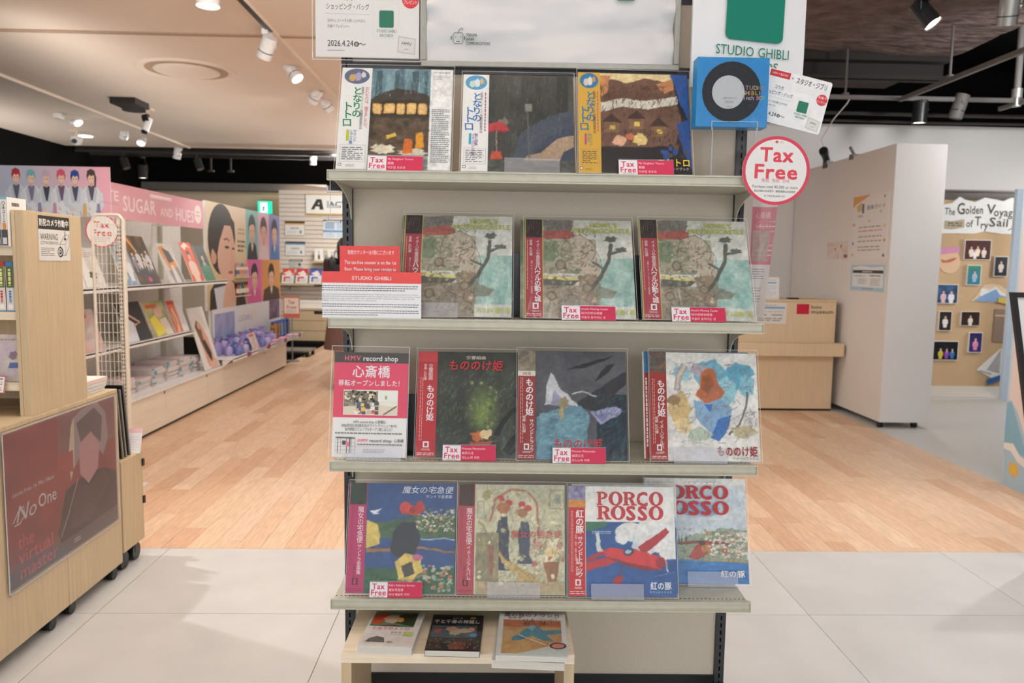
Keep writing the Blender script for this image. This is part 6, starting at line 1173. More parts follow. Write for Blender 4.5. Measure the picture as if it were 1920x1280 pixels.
# wire rack standing in front of the shelving
wx0, wx1, wy = -2.305, -2.135, 4.6; wt = 1.665
wr_ = thing('wire_rack', 'cream free-standing wire mesh rack with a slotted post before the magazine shelving', 'wire rack', ((wx0+wx1)/2, wy, 0))
rc = .03; pts = [(wx0, wy, .03), (wx0, wy, wt-rc)]+[(wx0+rc-rc*math.cos(a), wy, wt-rc+rc*math.sin(a)) for a in (.5, 1.07, 1.57)]+[(wx1-rc+rc*math.sin(a), wy, wt-rc+rc*math.cos(a)) for a in (.0, .5, 1.07)]+[(wx1, wy, wt-rc), (wx1, wy, .03)]
MB().tube(pts, .009, 8).build('frame', 'cream2', wr_, world=True)
for k in range(5): x = wx0+(wx1-wx0)*(k+1)/7; MB().cyl((x, wy, .3), (x, wy, wt-.008), .002, 6).build('vertical_wire', 'cream2', wr_, world=True)
for k in range(24): z = .3+.057*k; MB().cyl((wx0, wy-.003, z), (wx1, wy-.003, z), .0018, 6).build('cross_wire', 'cream2', wr_, world=True)
po = MB().box((wx1-.034, wy+.006, .02), (wx1+.004, wy+.03, wt-.02)).build('slotted_post', 'cream2', wr_, world=True); sl = MB()
for k in range(60):
    for dx in (-.028, -.016): sl.box((wx1+dx-.0022, wy+.0054, .2+.0235*k), (wx1+dx+.0022, wy+.007, .212+.0235*k))
sl.build('slots', 'darkhole', po, world=True, kind='stuff')
MB().box((wx0-.02, wy-.15, 0), (wx0+.02, wy+.2, .03)).build('foot', 'cream2', wr_, world=True); MB().box((wx1-.02, wy-.15, 0), (wx1+.02, wy+.2, .03)).build('foot', 'cream2', wr_, world=True)
# banner of the group, pink header, portrait wall
def person_print(P, u, v, s, hair, suit, skin='#dcb9a2', shirt='#d9d6d6', wide=1.0):
    """small upright figure: hair, face, shoulders, body; s = head height"""
    a = s*P.h/P.w*wide
    P.poly([(u-a*.95, v+s*1.25), (u-a*.55, v+s*.95), (u, v+s*.8), (u+a*.55, v+s*.95), (u+a*.95, v+s*1.25), (u+a*1.05, v+s*2.6), (u+a*.75, v+s*2.7), (u+a*.6, v+s*4), (u-a*.6, v+s*4), (u-a*.75, v+s*2.7), (u-a*1.05, v+s*2.6)], suit)
    P.poly([(u-a*.28, v+s*.9), (u+a*.28, v+s*.9), (u, v+s*1.7)], shirt); P.rect(u-a*.14, v+s*.55, u+a*.14, v+s*.95, skin)
    P.ell(u, v+s*.08, a*.48, s*.55, hair, 18); P.ell(u, v+s*.26, a*.36, s*.46, skin, 18); P.poly([(u-a*.44, v+s*.12), (u-a*.3, v-s*.3), (u+a*.3, v-s*.3), (u+a*.44, v+s*.12), (u+a*.2, v-s*.02), (u, v+s*.1), (u-a*.2, v)], hair)
t = thing('group_banner', 'wide lilac banner showing six figures in pale suits with coloured hair', 'banner', (-3.1, 5.58, 1.70)); P = Print(.86, .345)
P.grid(0, 0, 1, 1, 20, 8, lambda u, v: mixc(rgb('#aeb4c6'), rgb('#e3aab9'), np.clip(u*1.5-.4, 0, 1)))
for k, (u, v, hc, sh_, dk) in enumerate(((.25, .17, '#a8323c', '#5a6070', 0), (.37, .19, '#6faab0', '#77708d', 1), (.49, .2, '#b9a6b4', '#3f4450', 0), (.61, .18, '#c4566c', '#6d5570', 1), (.72, .19, '#2f4a94', '#4a4f66', 0), (.85, .17, '#4a423e', '#5a5060', 1))):
    a_ = .068; P.poly([(u-a_, v+.3), (u-.03, v+.19), (u+.03, v+.19), (u+a_, v+.3), (u+a_*1.15, v+.62), (u+.05, v+.6), (u+.062, .99), (u-.062, .99), (u-.05, v+.6), (u-a_*1.15, v+.62)], ('#c6ccd5', '#d2d6dc')[dk])
    P.poly([(u-.028, v+.2), (u+.028, v+.2), (u+.008, v+.5), (u-.008, v+.5)], sh_); P.poly([(u-.03, v+.2), (u-.004, v+.52), (u-.03, v+.55), (u-.045, v+.3)], '#b3bac6'); P.poly([(u+.03, v+.2), (u+.004, v+.52), (u+.03, v+.55), (u+.045, v+.3)], '#b9c0cb')
    P.line([(u-a_*1.05, v+.34), (u-a_*1.1, v+.58), (u-.02, v+.66)], .09, ('#bcc4d0', '#c8ced6')[dk]); P.line([(u+a_*1.05, v+.34), (u+a_*1.12, v+.6), (u+.045, v+.72)], .09, ('#c2c9d4', '#cfd4db')[dk]); P.ell(u-.018, v+.67, .012, .03, '#dcb9a2', 8)
    P.line([(u-a_*.5, v+.75), (u-.02, .98)], .02, '#8f97a8'); P.line([(u+.03, v+.7), (u+.045, .98)], .018, '#9aa2b2'); P.ell(u, v+.01, .036, .125, hc, 16); P.rect(u-.01, v+.1, u+.01, v+.22, '#cfa48c'); P.ell(u, v+.055, .026, .1, '#e0bda6', 16); P.poly([(u-.034, v+.04), (u-.03, v-.09), (u, v-.13), (u+.03, v-.09), (u+.034, v+.05), (u+.018, v-.01), (u+.004, v+.02), (u-.012, v-.01), (u-.022, v+.03)], hc)
    for e in (-.01, .011): P.ell(u+e, v+.06, .004, .012, '#4a3f46', 6)
    if k == 5: P.poly([(u+.026, v), (u+.042, v+.02), (u+.036, v+.26), (u+.024, v+.2)], hc)
for u, c in ((.31, '#7f8fb5'), (.55, '#b58aa0'), (.79, '#caa76a'), (.43, '#8f7fa8'), (.9, '#8a83a5')): P.poly([(u-.018, .98), (u-.01, .74), (u+.012, .72), (u+.02, .98)], c)
MB().box((-3.523, 5.583, 1.70), (-2.663, 5.588, 2.045)).build('panel', 'whitegloss', t, world=True); P.build('banner_print', t, Matrix.Translation((-3.523+3.1, .002, 0)))
for x in (-3.4, -2.78): MB().box((x-.01, 5.588, 1.4), (x+.01, 5.6, 1.98)).build('support', 'cream', t, world=True)
t = thing('pink_header_sign', 'long pink header sign with white lettering above the magazine shelves', 'sign', (GX, 5.7, 1.7)); P = Print(1.78, .255)
P.grid(0, 0, 1, 1, 16, 4, wash('#e3aab6', '#dd9cab', '#e8b9c2', 3, 2, 191)); P.text('TE', .02, .35, .4, '#f4dfe2', .02, w=.1); P.text('SUGAR', .26, .52, .62, '#f4e3e5', .02, w=.32, shear=0); P.text('AND', .54, .6, .4, '#f4e3e5', .015, w=.14); P.text('HUES', .76, .6, .6, '#f4e3e5', .02, w=.24); P.rect(.36, .1, .6, .22, '#efd0d5'); P.dash(.38, .11, .58, .21, 1, '#f8ecee', .6); P.ell(.93, .5, .05, .33, '#f2e6e4'); P.dash(.9, .35, .96, .62, 2, '#d4a3ac', .3)
MB().box((GX-.006, 5.7, 1.7), (GX, 7.48, 1.955)).build('panel', 'whitegloss', t, world=True); P.build('sign_print', t, flat_x(.0008, 0, 0, 1, 1))
for y_ in (5.73, 6.5, 7.44): MB().box((GX-.45, y_-.008, 1.72), (GX-.006, y_+.008, 1.736)).build('arm', 'white', t, world=True)
PX = -2.92
t = thing('portrait_board', 'tall cream board with giant portrait of a dark-haired person and colour photos', 'poster board', (PX, 9.5, .34)); w, h = 2.77, 1.13; z0 = .885; P = Print(w, h)
P.grid(0, 0, .47, 1, 10, 10, lambda u, v: mixc(rgb('#e6d6bd'), rgb('#cbb583'), np.clip(v*1.4-.3, 0, 1)))
P.poly([(.02, 1), (.03, .82), (.1, .72), (.3, .74), (.42, .86), (.46, 1)], '#2b2a2c'); P.poly([(.07, .8), (.2, .78), (.25, 1), (.1, 1)], '#cdd0d6'); P.ell(.17, .34, .155, .34, '#3a3535', 30); P.poly([(.11, .34), (.2, .16), (.28, .2), (.325, .4), (.325, .6), (.29, .72), (.24, .78), (.18, .76), (.12, .6)], '#dcb4a0'); P.ell(.075, .5, .03, .075, '#cfa28d'); P.poly([(.02, .3), (.1, .08), (.22, .04), (.32, .16), (.33, .34), (.27, .2), (.2, .2), (.14, .36), (.11, .5), (.06, .42)], '#3a3535')
P.ell(.225, .41, .028, .014, '#4a3a38'); P.line([(.19, .34), (.225, .325), (.255, .35)], .014, '#4a3a36'); P.ell(.3, .42, .016, .012, '#4a3a38'); P.line([(.27, .42), (.29, .54), (.26, .57)], .008, '#c08f7c'); P.ell(.262, .655, .028, .016, '#b8605f'); P.poly([(.2, .78), (.25, .72), (.3, .76), (.33, .9), (.32, 1), (.16, 1), (.18, .86)], '#d9ae98')
for k in range(3): P.line([(.22+.03*k, .8), (.21+.03*k, .98)], .01, '#b98e7c')
for i, (u0, v0, u1, v1, bgc, hc, sc_) in enumerate(((.47, 0, .642, .525, '#7fc3c6', '#2f2b2c', '#34353b'), (.642, 0, .82, .525, '#e3b3cf', '#33292c', '#e0cbd0'), (.82, 0, 1, .525, '#7f86c6', '#2b2a33', '#4a79b5'), (.47, .525, .69, 1, '#dd6fae', '#352a2e', '#cf5a9a'), (.69, .525, 1, 1, '#d99a5a', '#2e2626', '#4a3a34'))):
    P.rect(u0, v0, u1, v1, bgc); uc = (u0+u1)/2; hv = (v1-v0); 
    P.poly([(u0+.01, v1), (u0+.03, v0+hv*.72), (uc-.02, v0+hv*.62), (uc+.02, v0+hv*.62), (u1-.03, v0+hv*.72), (u1-.01, v1)], sc_); P.poly([(uc-.025, v0+hv*.62), (uc+.025, v0+hv*.62), (uc, v0+hv*.85)], '#e0d6d4'); P.ell(uc, v0+hv*.34, .052, hv*.26, hc); P.ell(uc, v0+hv*.42, .042, hv*.22, '#dcb6a4'); P.poly([(uc-.05, v0+hv*.36), (uc-.03, v0+hv*.14), (uc+.03, v0+hv*.14), (uc+.05, v0+hv*.36), (uc+.02, v0+hv*.28), (uc-.02, v0+hv*.3)], hc)
    P.ell(uc-.016, v0+hv*.42, .007, .006, '#4a3a38', 8); P.ell(uc+.018, v0+hv*.42, .007, .006, '#4a3a38', 8); P.ell(uc+.002, v0+hv*.55, .012, .006, '#b8706a', 8); P.rect(uc-.018, v0+hv*.58, uc+.018, v0+hv*.7, '#cfa693')
P.dash(.36, .2, .45, .28, 2, '#b9a88c', .5, words=4); P.dash(.355, .32, .455, .46, 3, '#6d6254', .45, words=3)
MB().box((PX-.03, 8.11, z0), (PX-.001, 10.88, 2.015)).build('panel', 'white', t, world=True); P.build('board_print', t, flat_x(0, 8.11-9.5, z0-.34, 1, 1))
MB().box((PX-.03, 8.2, .341), (PX-.002, 10.88, z0)).build('lower_panel', 'white', t, world=True)
# rows of small bottles on a ledge fixed to the board
led = thing('bottle_ledge', 'two narrow ledges fixed on the portrait board', 'ledge', (PX, 9.1, 1.2))
for z in (1.22, 1.005): MB().box((PX+.001, 8.95, z-.008), (PX+.05, 9.4, z)).build('ledge', 'beigebox', led, world=True)
BC = ['#d9708f', '#7fb0c9', '#5a6fa8', '#d98a5a', '#c9849f', '#a8323c', '#4a8f8f', '#33406b', '#c96a3a', '#b5806a']
for r_ in range(2):
    for k in range(5):
        y_ = 8.99+.085*k; z = (1.22, 1.005)[r_]; nth = ('first', 'second', 'third', 'fourth', 'fifth')[k]
        t = thing('small_bottle', nth+' small coloured bottle on the '+('upper', 'lower')[r_]+' ledge of the portrait board', 'bottle', (PX+.026, y_, z+.0006), 'small bottles on the board ledges')
        MB().lathe([(.001, 0), (.02, .001), (.02, .1), (.009, .115), (.009, .122)], 12).build('bottle_body', mat('bottle_glass', ('#d9cfa0', BC[5+k])[r_], .3), t, Mx=Matrix()); MB().lathe([(.012, .118), (.012, .155), (.001, .156)], 10).build('cap', mat('bottle_cap', BC[k] if r_ == 0 else '#3a3536', .4), t, Mx=Matrix())
        MB().lathe([(.0205, .03), (.0205, .08)], 12).build('bottle_label', mat('bottle_label', (BC[(k+2) % 5], '#d8d0c0')[r_], .5), t, Mx=Matrix())
# display card behind the small goods
t = thing('goods_header', 'white header card with printed letters behind the small purple goods', 'sign', (GX-.19, 8.2, .34)); P = Print(2.6, .5); P.grid(0, 0, 1, 1, 10, 4, wash('#d9d9e0', '#cfd2dc', '#e2e0e4', 3, 2, 201)); P.grid(.02, .1, .27, 1, 10, 8, wash('#9fa9cf', '#7f8cbc', '#c3b9d9', 5, 3, 202)); P.text('LUCIAN L', .42, .3, .2, '#8f9098', 0, w=.2); P.ell(.56, .25, .02, .1, '#e2d6c0'); P.grid(.8, 0, .99, .5, 8, 8, wash('#6d5a7a', '#3f3a52', '#c79ab0', 5, 4, 203))
MB().box((GX-.195, 8.2, .341), (GX-.188, 10.8, .89)).build('card', 'whitegloss', t, world=True); P.build('card_print', t, flat_x(.004, 0, .05, 1, 1))
# magazines leaning on the two shelves, the big standing panel, stacks on the base
def lean_print(kind, P):
    if kind == 'pale': P.grid(0, 0, 1, 1, 12, 16, wash('#d9d6d8', '#7fb0cf', '#5a4a4a', 5, 6, 211)); person_print(P, .3, .2, .16, '#4a3a35', '#bcd3e0'); person_print(P, .7, .25, .16, '#33302f', '#dfe3e6')
    elif kind == 'group':
        P.grid(0, 0, 1, 1, 16, 16, wash('#2f2a28', '#55483f', '#c98a3a', 4, 4, 213))
        for u, v in ((.2, .35), (.42, .28), (.64, .36), (.85, .3), (.3, .55), (.55, .52), (.78, .58)): person_print(P, u, v, .1, '#2a2524', P.rs.choice(['#d0d4da', '#8d8a9c', '#c9c2bc', '#4a4a55']))
        P.ell(.55, .9, .09, .05, '#d0508a'); P.poly([(.1, 0), (.25, 0), (.45, .3), (.35, .3)], '#d99a4a')
    elif kind == 'grey': P.grid(0, 0, 1, 1, 12, 14, wash('#d5d2cf', '#c2bfbd', '#e2dfdc', 3, 4, 215)); P.poly([(.05, .1), (.4, .05), (.85, .45), (.9, .65), (.3, .68)], '#dc9340'); P.poly([(.3, .1), (.7, .2), (.8, .45), (.4, .5)], '#4a4542'); P.poly([(.2, .7), (.9, .6), (.95, 1), (.3, 1)], '#8d8d90'); P.poly([(.45, .55), (.62, .55), (.75, 1), (.4, 1)], '#dcd9d6')
    elif kind == 'orange': P.rect(0, 0, 1, 1, '#dd5a30'); P.poly([(.1, .1), (.5, 0), (.9, .15), (.6, .1), (.3, .2)], '#efe0d8'); person_print(P, .5, .3, .2, '#5a3a30', '#e8c7b5', wide=1.2)
    elif kind == 'green': P.grid(0, 0, 1, 1, 10, 14, wash('#232526', '#34383a', '#191a1b', 3, 3, 217)); person_print(P, .5, .3, .2, '#1d1d1f', '#3f7d63'); P.poly([(.1, .6), (.9, .58), (1, 1), (.0, 1)], '#3f7d63')
    elif kind == 'dark': P.rect(0, 0, 1, 1, '#3b3a3c'); P.poly([(0, .5), (.3, .4), (.5, .55), (.45, 1), (0, 1)], '#d9dde4'); P.line([(.1, .45), (.35, .3), (.75, .55), (.45, .6)], .07, '#d5a793'); P.ell(.25, .32, .12, .1, '#cf9f8c')
    elif kind == 'bright': P.grid(0, 0, 1, 1, 14, 16, wash('#c9c1a0', '#6d7a52', '#e0d07a', 4, 4, 219)); P.rect(.12, .1, .62, .2, '#d9653a'); P.blob(.6, .35, .2, .15, '#d8b49c', .2); P.poly([(.1, .5), (.4, .4), (.7, .9), (.2, 1)], '#e6d552'); P.poly([(.55, .55), (.9, .5), (1, 1), (.65, 1)], '#dccfc0')
    elif kind == 'red': P.rect(0, 0, 1, 1, '#d96f4c'); P.rect(0, 0, 1, .12, '#c9482f'); P.poly([(.2, .3), (.6, .2), (.85, .6), (.7, 1), (.3, 1)], '#e3b59c'); P.line([(.2, .25), (.5, .6), (.3, .9)], .05, '#b5432c')
    elif kind == 'blank': P.grid(0, 0, 1, 1, 6, 6, wash('#e2dfe0', '#d6d6dc', None, 2, 2, 221))
    elif kind == 'woman': P.rect(0, 0, 1, 1, '#e6e2df'); P.poly([(.2, .32), (.55, .3), (.75, .5), (.8, .95), (.3, .95)], '#d7a68c'); P.poly([(.15, .3), (.35, .2), (.5, .3), (.45, .55), (.62, .8), (.4, .75), (.25, .55)], '#7a5a45'); P.poly([(.35, .55), (.52, .52), (.7, .75), (.6, .9), (.45, .8)], '#3a3536'); P.ell(.42, .3, .12, .06, '#dcb09a'); P.poly([(.4, .9), (.9, .86), (.95, 1), (.4, 1)], '#e0b9a6')
    elif kind == 'cover2': P.grid(0, 0, 1, 1, 8, 10, wash('#d8a6a0', '#e4dcd6', '#8a8a96', 3, 4, 223)); P.rect(.1, .08, .7, .2, '#c8454a')
    elif kind == 'mask': P.rect(0, 0, 1, 1, '#e3dfda'); P.blob(.5, .7, .2, .12, '#6d5f55', .4); P.dash(.1, .1, .9, .25, 3, '#b9b2aa', .4)
def lean(label, kind, X, z, ya, yb, h, dx, nm='magazine', th=.006, group=None):
    """a magazine standing at X on a shelf, spanning ya..yb, its top leaning back by dx"""
    a = math.asin(dx/h); t = thing(nm, label, 'magazine', Matrix.Translation((X, ya, z+.003)) @ RY(-a), group); w = yb-ya
    MB().box((-th, 0, 0), (0, w, h)).build('pages', 'white', t, Mx=Matrix()); P = Print(w, h); lean_print(kind, P); P.build('cover_print', t, flat_x(.0004, 0, 0, 1, 1), 'art')
    MB().add([(-th-.02, 0, 0), (.012, 0, 0), (.012, w, 0), (-th-.02, w, 0)], [(0, 1, 2, 3)]).build('stand', 'acrylic', t, Mx=RY(a))
zu, zl = 1.215, .767; XU, XS = -2.64, -2.765
for lab, kind, ya, yb, h, dx in (('pale magazine with two figures, first on the upper white shelf past the wire rack', 'pale', 5.70, 5.94, .30, .10), ('large dark group photo magazine on the upper white shelf', 'group', 5.95, 6.33, .40, .15), ('grey and orange magazine in the middle of the upper white shelf', 'grey', 6.52, 6.82, .35, .13), ('bright orange magazine near the far end of the upper white shelf', 'orange', 7.0, 7.26, .37, .13), ('black and green magazine at the far end of the upper white shelf', 'green', 7.3, 7.56, .35, .12)): lean(lab, kind, XU, zu, ya, yb, h, dx)
for lab, kind, ya, yb, h, dx in (('black magazine with raised arms on the lower white shelf beside the rack', 'dark', 6.0, 6.42, .32, .11), ('colourful yellow-green magazine on the lower white shelf', 'bright', 6.46, 6.86, .31, .11), ('orange-red magazine at the far end of the lower white shelf', 'red', 6.9, 7.06, .29, .09)): lean(lab, kind, XS, zl, ya, yb, h, dx)
lean('blank white board beside the orange-red magazine on the lower white shelf', 'blank', XS, zl, 7.07, 7.2, .29, .09, 'white_board')
lean('tall white panel showing a woman standing on the base of the magazine shelving', 'woman', -2.73, .347, 7.49, 7.885, .62, .17, 'standing_panel', .01)
for lab, kind, z, ya, yb, h in (('white card behind the upper part of the wire mesh', 'mask', zu, 5.0, 5.28, .3), ('white card with brown print behind the middle of the wire mesh', 'mask', zu, 5.3, 5.56, .28), ('pinkish magazine behind the wire mesh on the lower shelf', 'cover2', zl, 5.22, 5.6, .3), ('grey magazine left of the wire mesh on the lower shelf', 'cover2', zl, 4.85, 5.18, .29)): lean(lab, kind, XS+.02 if z == zl else XU-.06, z, ya, yb, h, .09)
t = thing('round_sign', 'round Tax Free sign with red rim half hidden by the wire rack', 'sign', tuple(on(1, 5.35, 191, 433))); P = Print(.22, .22); P.circ(.5, .5, .5, '#cf4f66', 36); P.circ(.5, .5, .46, '#e8e2de', 36); P.text('Tax', .5, .3, .27, '#c8404f', .045, w=.46); P.text('Free', .5, .55, .27, '#c8404f', .045, w=.62); P.dash(.25, .68, .75, .85, 3, '#b5a5a5', .3)
MB().cyl((0, 0, 0), (0, .003, 0), .11, 36).build('disc', 'whitegloss', t, Mx=Matrix()); P.build('sign_print', t, TR(-.11, -.0005, -.11)); MB().box((-.01, .0031, -.01), (.01, .006, .2)).box((-.01, .0031, .19), (.01, .235, .2)).build('hanger', 'acrylic', t, Mx=Matrix())
MG = mat('magazine_block', '#d5cbca', .7, 0, .3, noise=(30, (.3, .3, 90), .1))
proto = None; n_ = 0
STK = [(5.72, .62, 6, 0), (5.98, .50, 8, 1), (6.26, .55, 6, 2), (6.54, .6, 9, 3), (6.84, .5, 10, 4), (7.12, .55, 10, 5), (7.36, .6, 9, 6)]
for si, (y_, dep, n, sd) in enumerate(STK):
    for k in range(n):
        x = GX-.245+random.uniform(-.012, .012); zz = .3465+.0165*k
        lab = ('topmost magazine of the '+('first', 'second', 'third', 'fourth', 'fifth', 'sixth', 'last')[si]+' flat stack beyond the wire rack' if k == n-1 else 'pale thick magazine lying in a flat stack on the white base')
        if proto is None:
            proto = thing('flat_magazine', lab, 'magazine', (x, y_, zz), 'flat magazine stacks'); MB().box((-.14, 0, 0), (.14, .225, .0155)).build('pages', MG, proto, Mx=Matrix()); MB().box((.1398, .0, 0), (.1412, .05, .0155)).build('spine_tab', mat('teal_tab', '#5fa3ae', .5), proto, Mx=Matrix()); tt = proto
            P = Print(.28, .225); P.rect(0, 0, 1, 1, '#dcc9cb'); P.rect(.1, .08, .7, .2, '#d0607f'); P.grid(.1, .3, .9, .95, 6, 6, wash('#d9c9cc', '#b9c6cf', '#e6e0e0', 3, 3, 225)); P.build('cover_print', proto, TR(-.14, 0, .0158) @ RX(-math.pi/2))
        else:
            tt = proto.copy(); COL.objects.link(tt); tt.location = (x, y_+random.uniform(-.01, .01), zz); tt['label'] = lab
            for c in proto.children:
                if c.name.startswith('spine_tab') and random.random() < .6: continue
                if c.name.startswith('cover_print') and k < n-1: continue
                d = c.copy(); COL.objects.link(d); d.parent = tt
# small purple and blue goods on the tray
def pouch_mesh(seed):
    mb = MB(); rs = np.random.RandomState(seed); n, m = 14, 8; prof = [(.001, 0), (.045, .002), (.056, .03), (.058, .06), (.045, .085), (.016, .098), (.02, .108), (.034, .122), (.001, .118)]
    vs = [(r*(1+.12*math.sin(5*2*math.pi*k/n+seed)*(.5+z*4))*math.cos(2*math.pi*k/n)*.8, r*(1+.1*rs.uniform(-1, 1))*math.sin(2*math.pi*k/n)*1.15, z) for r, z in prof for k in range(n)]
    return mb.add(vs, [(i*n+k, i*n+(k+1) % n, (i+1)*n+(k+1) % n, (i+1)*n+k) for i in range(len(prof)-1) for k in range(n)], 0, True)
gy = 8.05; GC = [('#8f86c0', 'lilac'), ('#a79bd0', 'pale violet'), ('#6f78b8', 'blue violet'), ('#b3a6d6', 'soft purple')]
k = 0; ORD = ['first', 'second', 'third', 'fourth', 'fifth', 'sixth', 'seventh', 'eighth', 'ninth', 'tenth', 'eleventh', 'twelfth']
for r_ in range(3):
    for i in range(9):
        c, cn = GC[(i+r_) % 4]; y_ = 8.15+.2*i+.05*r_; x = (-2.85, -2.745, -2.655)[r_]
        if r_ == 2 and i not in (0, 1, 4, 5): continue
        t = thing('fabric_pouch', '%s drawstring pouch, %s from the near end in the %s row of the tray' % (cn, ORD[i], ('back', 'middle', 'front')[r_]), 'pouch', Matrix.Translation((x, y_, .4155 if x > GX else .4155)) @ RZ(.3*i), 'purple pouches on the goods tray')
        s_ = 1.1 if r_ == 0 else .92; t.scale = (s_, s_, s_*(1.35 if r_ == 0 else 1.1))
        pouch_mesh(k).build('bag', mat('pouch_cloth', c, .45, 0, .6, noise=(40, (1, 1, 1), .2)), t, Mx=Matrix()); MB().lathe([(.019, .098), (.021, .102), (.019, .106)], 10).build('ribbon', mat('ribbon', ('#d98ab0', '#5a6fb0')[i % 2], .4), t, Mx=Matrix()); k += 1
for i, (y_, c, cn) in enumerate(((9.95, '#b5894a', 'gold'), (10.1, '#8f6f5a', 'bronze'), (10.25, '#5f8fc4', 'sky blue'), (10.4, '#3f6fb5', 'deep blue'), (10.58, '#2f4f94', 'navy'))):
    t = thing('boxed_trinket', cn+' foil trinket bag standing at the far end of the goods tray', 'trinket bag', (-2.76, y_, .4155)); MB().prism([(-.05, 0), (.05, 0), (.055, .15), (.03, .2), (-.03, .2), (-.055, .15)], -.03, .03, 'x').build('bag', mat('foil', c, .25, .5, .5, noise=(30, (1, 1, 1), .3)), t, Mx=Matrix()); MB().box((-.02, -.05, .2), (.02, .05, .225)).build('header', mat('card_header', '#3a5fae', .4), t, Mx=Matrix())
for i in range(4):
    y_ = 9.3+.36*i; t = thing('flat_packet', '%s flat pink packet from the near end along the tray rail' % ORD[i], 'packet', Matrix.Translation((-2.668, y_, .416+.004*(i % 2))) @ RZ(.03*i), 'pink packets on the goods tray'); MB().box((-.04, -.12, 0), (.045, .12, .018)).build('box', mat('pink_card', '#e08fb0', .4), t, Mx=Matrix(), bevel=.003); MB().box((-.03, -.1, .018), (.03, .1, .0186)).build('label', mat('packet_label', '#efd6e0', .5), t, Mx=Matrix())
lean('white price board with pink heading standing among the purple pouches', 'cover2', -2.61, .416, 8.62, 8.86, .2, .07, 'price_board')
for i in range(7):
    y_ = 8.35+.37*i; t = tag(MB().box((0, 0, 0), (.0012, .3 if i % 2 else .14, .045)).build('rail_label', mat('rail_card', ('#b9b3c4', '#8f3f6a')[(i+1) % 2], .5), Mx=TR(-2.5999, y_, .386)), '%s printed label strip from the near end of the tray rail' % ORD[i], 'label', 'labels on the tray rail')
# ================================================================== FAR LEFT: SLATWALL, SIGN, EXIT LIGHT, DRAWERS, SHELVES
sw = thing('slatwall', 'cream slatted display wall at the far end behind the record display', 'wall panel', (-2.5, 13.62, 0))
MB().box((-3.655, 13.66, .3), (-.6, 13.7, 2.61)).build('backing', 'groove', sw, world=True)
for k in range(31):
    z = .31+.0745*k; MB().box((-3.655, 13.625, z), (-.6, 13.66, z+.066)).build('slat', 'slat', sw, world=True)
cb = thing('drawer_cabinet', 'light oak drawer cabinet under the slatted wall', 'cabinet', (-2.4, 13.2, 0))
MB().box((-3.42, 13.22, .06), (-.9, 13.62, .585)).build('body', 'oak', cb, world=True); MB().box((-3.44, 13.19, .585), (-.88, 13.62, .612)).build('top', 'oak', cb, world=True, bevel=.003); MB().box((-3.4, 13.24, 0), (-.9, 13.6, .06)).build('plinth', 'blackplastic', cb, world=True)
for i in range(3):
    for j in range(3): MB().box((-3.41+.84*i, 13.2, .07+.17*j), (-2.58+.84*i, 13.22, .232+.17*j)).build('drawer', 'oak', cb, world=True, bevel=.003)
MB().box((-2.98, 13.195, .525), (-2.82, 13.205, .57)).build('lock_plate', 'blackplastic', cb, world=True)
def wall_card(nm, label, cat, x0, x1, z0, z1, Y, fn, th=.012, fm='whitegloss', extra=None):
    t = thing(nm, label, cat, ((x0+x1)/2, Y, z0)); MB().box((x0, Y-th, z0), (x1, Y, z1)).build('panel', fm, t, world=True); P = Print(x1-x0, z1-z0); fn(P); P.build('print', t, TR(-(x1-x0)/2, -th-.001, 0)); return t
def act(P): P.rect(0, 0, 1, 1, '#ecebe6'); P.rect(0, 0, 1, .05, '#c9a24a'); P.rect(0, .93, 1, 1, '#c9a24a'); P.poly([(.1, .75), (.22, .25), (.32, .25), (.36, .75), (.28, .75), (.27, .6), (.2, .6), (.17, .75)], '#3a3836'); P.poly([(.24, .5), (.27, .38), (.275, .5)], '#ecebe6'); P.text('ACTO', .72, .47, .33, '#3a3836', .045, w=.5)
t_ = wall_card('wall_sign', 'white sign with gold edges and big black letters ACT on the slatted wall', 'sign', -3.19, -2.35, 2.2, 2.555, 13.62, act, .03)
def info(c1):
    def f(P): P.rect(0, 0, 1, 1, '#e2e0dc'); P.rect(0, 0, 1, .13, '#3b3a3c'); P.rect(0, .13, 1, .24, c1); P.dash(.28, .42, .72, .56, 2, '#5a5856', .5); P.dash(.1, .65, .6, .9, 3, '#a9a6a2', .3); P.rect(.75, .65, .84, .85, '#7a7875')
    return f
wall_card('info_board', 'upper small framed notice with orange stripe on the slatted wall', 'notice', -3.555, -3.22, 1.845, 2.085, 13.62, info('#d9a24a'), fm='blackplastic')
wall_card('info_board', 'lower small framed notice with blue stripe on the slatted wall', 'notice', -3.55, -3.215, 1.5, 1.74, 13.62, info('#7f9fc4'), fm='blackplastic')
def pics(P): P.rect(0, 0, 1, 1, '#dfe2e6'); P.rect(0, 0, 1, .07, '#2f3f5f'); P.rect(0, .55, 1, .66, '#5f9ac9'); [P.rect(.05+.33*i, .12, .32+.33*i, .5, c) for i, c in enumerate(('#9fb3c9', '#b9c9d9', '#8fb5c4'))]; [P.rect(.05+.33*i, .7, .32+.33*i, .95, '#ccd2d8') for i in range(3)]
wall_card('info_board', 'wide framed picture board beside the left display post on the slatted wall', 'notice', -2.9, -2.3, 1.8, 2.12, 13.62, pics, fm='blackplastic')
def mono(P): P.rect(0, 0, 1, 1, '#d0ccc6'); P.rect(0, 0, 1, .3, '#5a5856'); P.dash(.05, .05, .95, .25, 1, '#d0ccc6', .6); P.dash(.05, .4, .6, .9, 3, '#7a7875', .4); P.ell(.75, .65, .12, .2, '#5a5856')
wall_card('info_board', 'small unframed grey notice below the framed notices', 'notice', -3.48, -3.26, 1.3, 1.44, 13.62, mono)
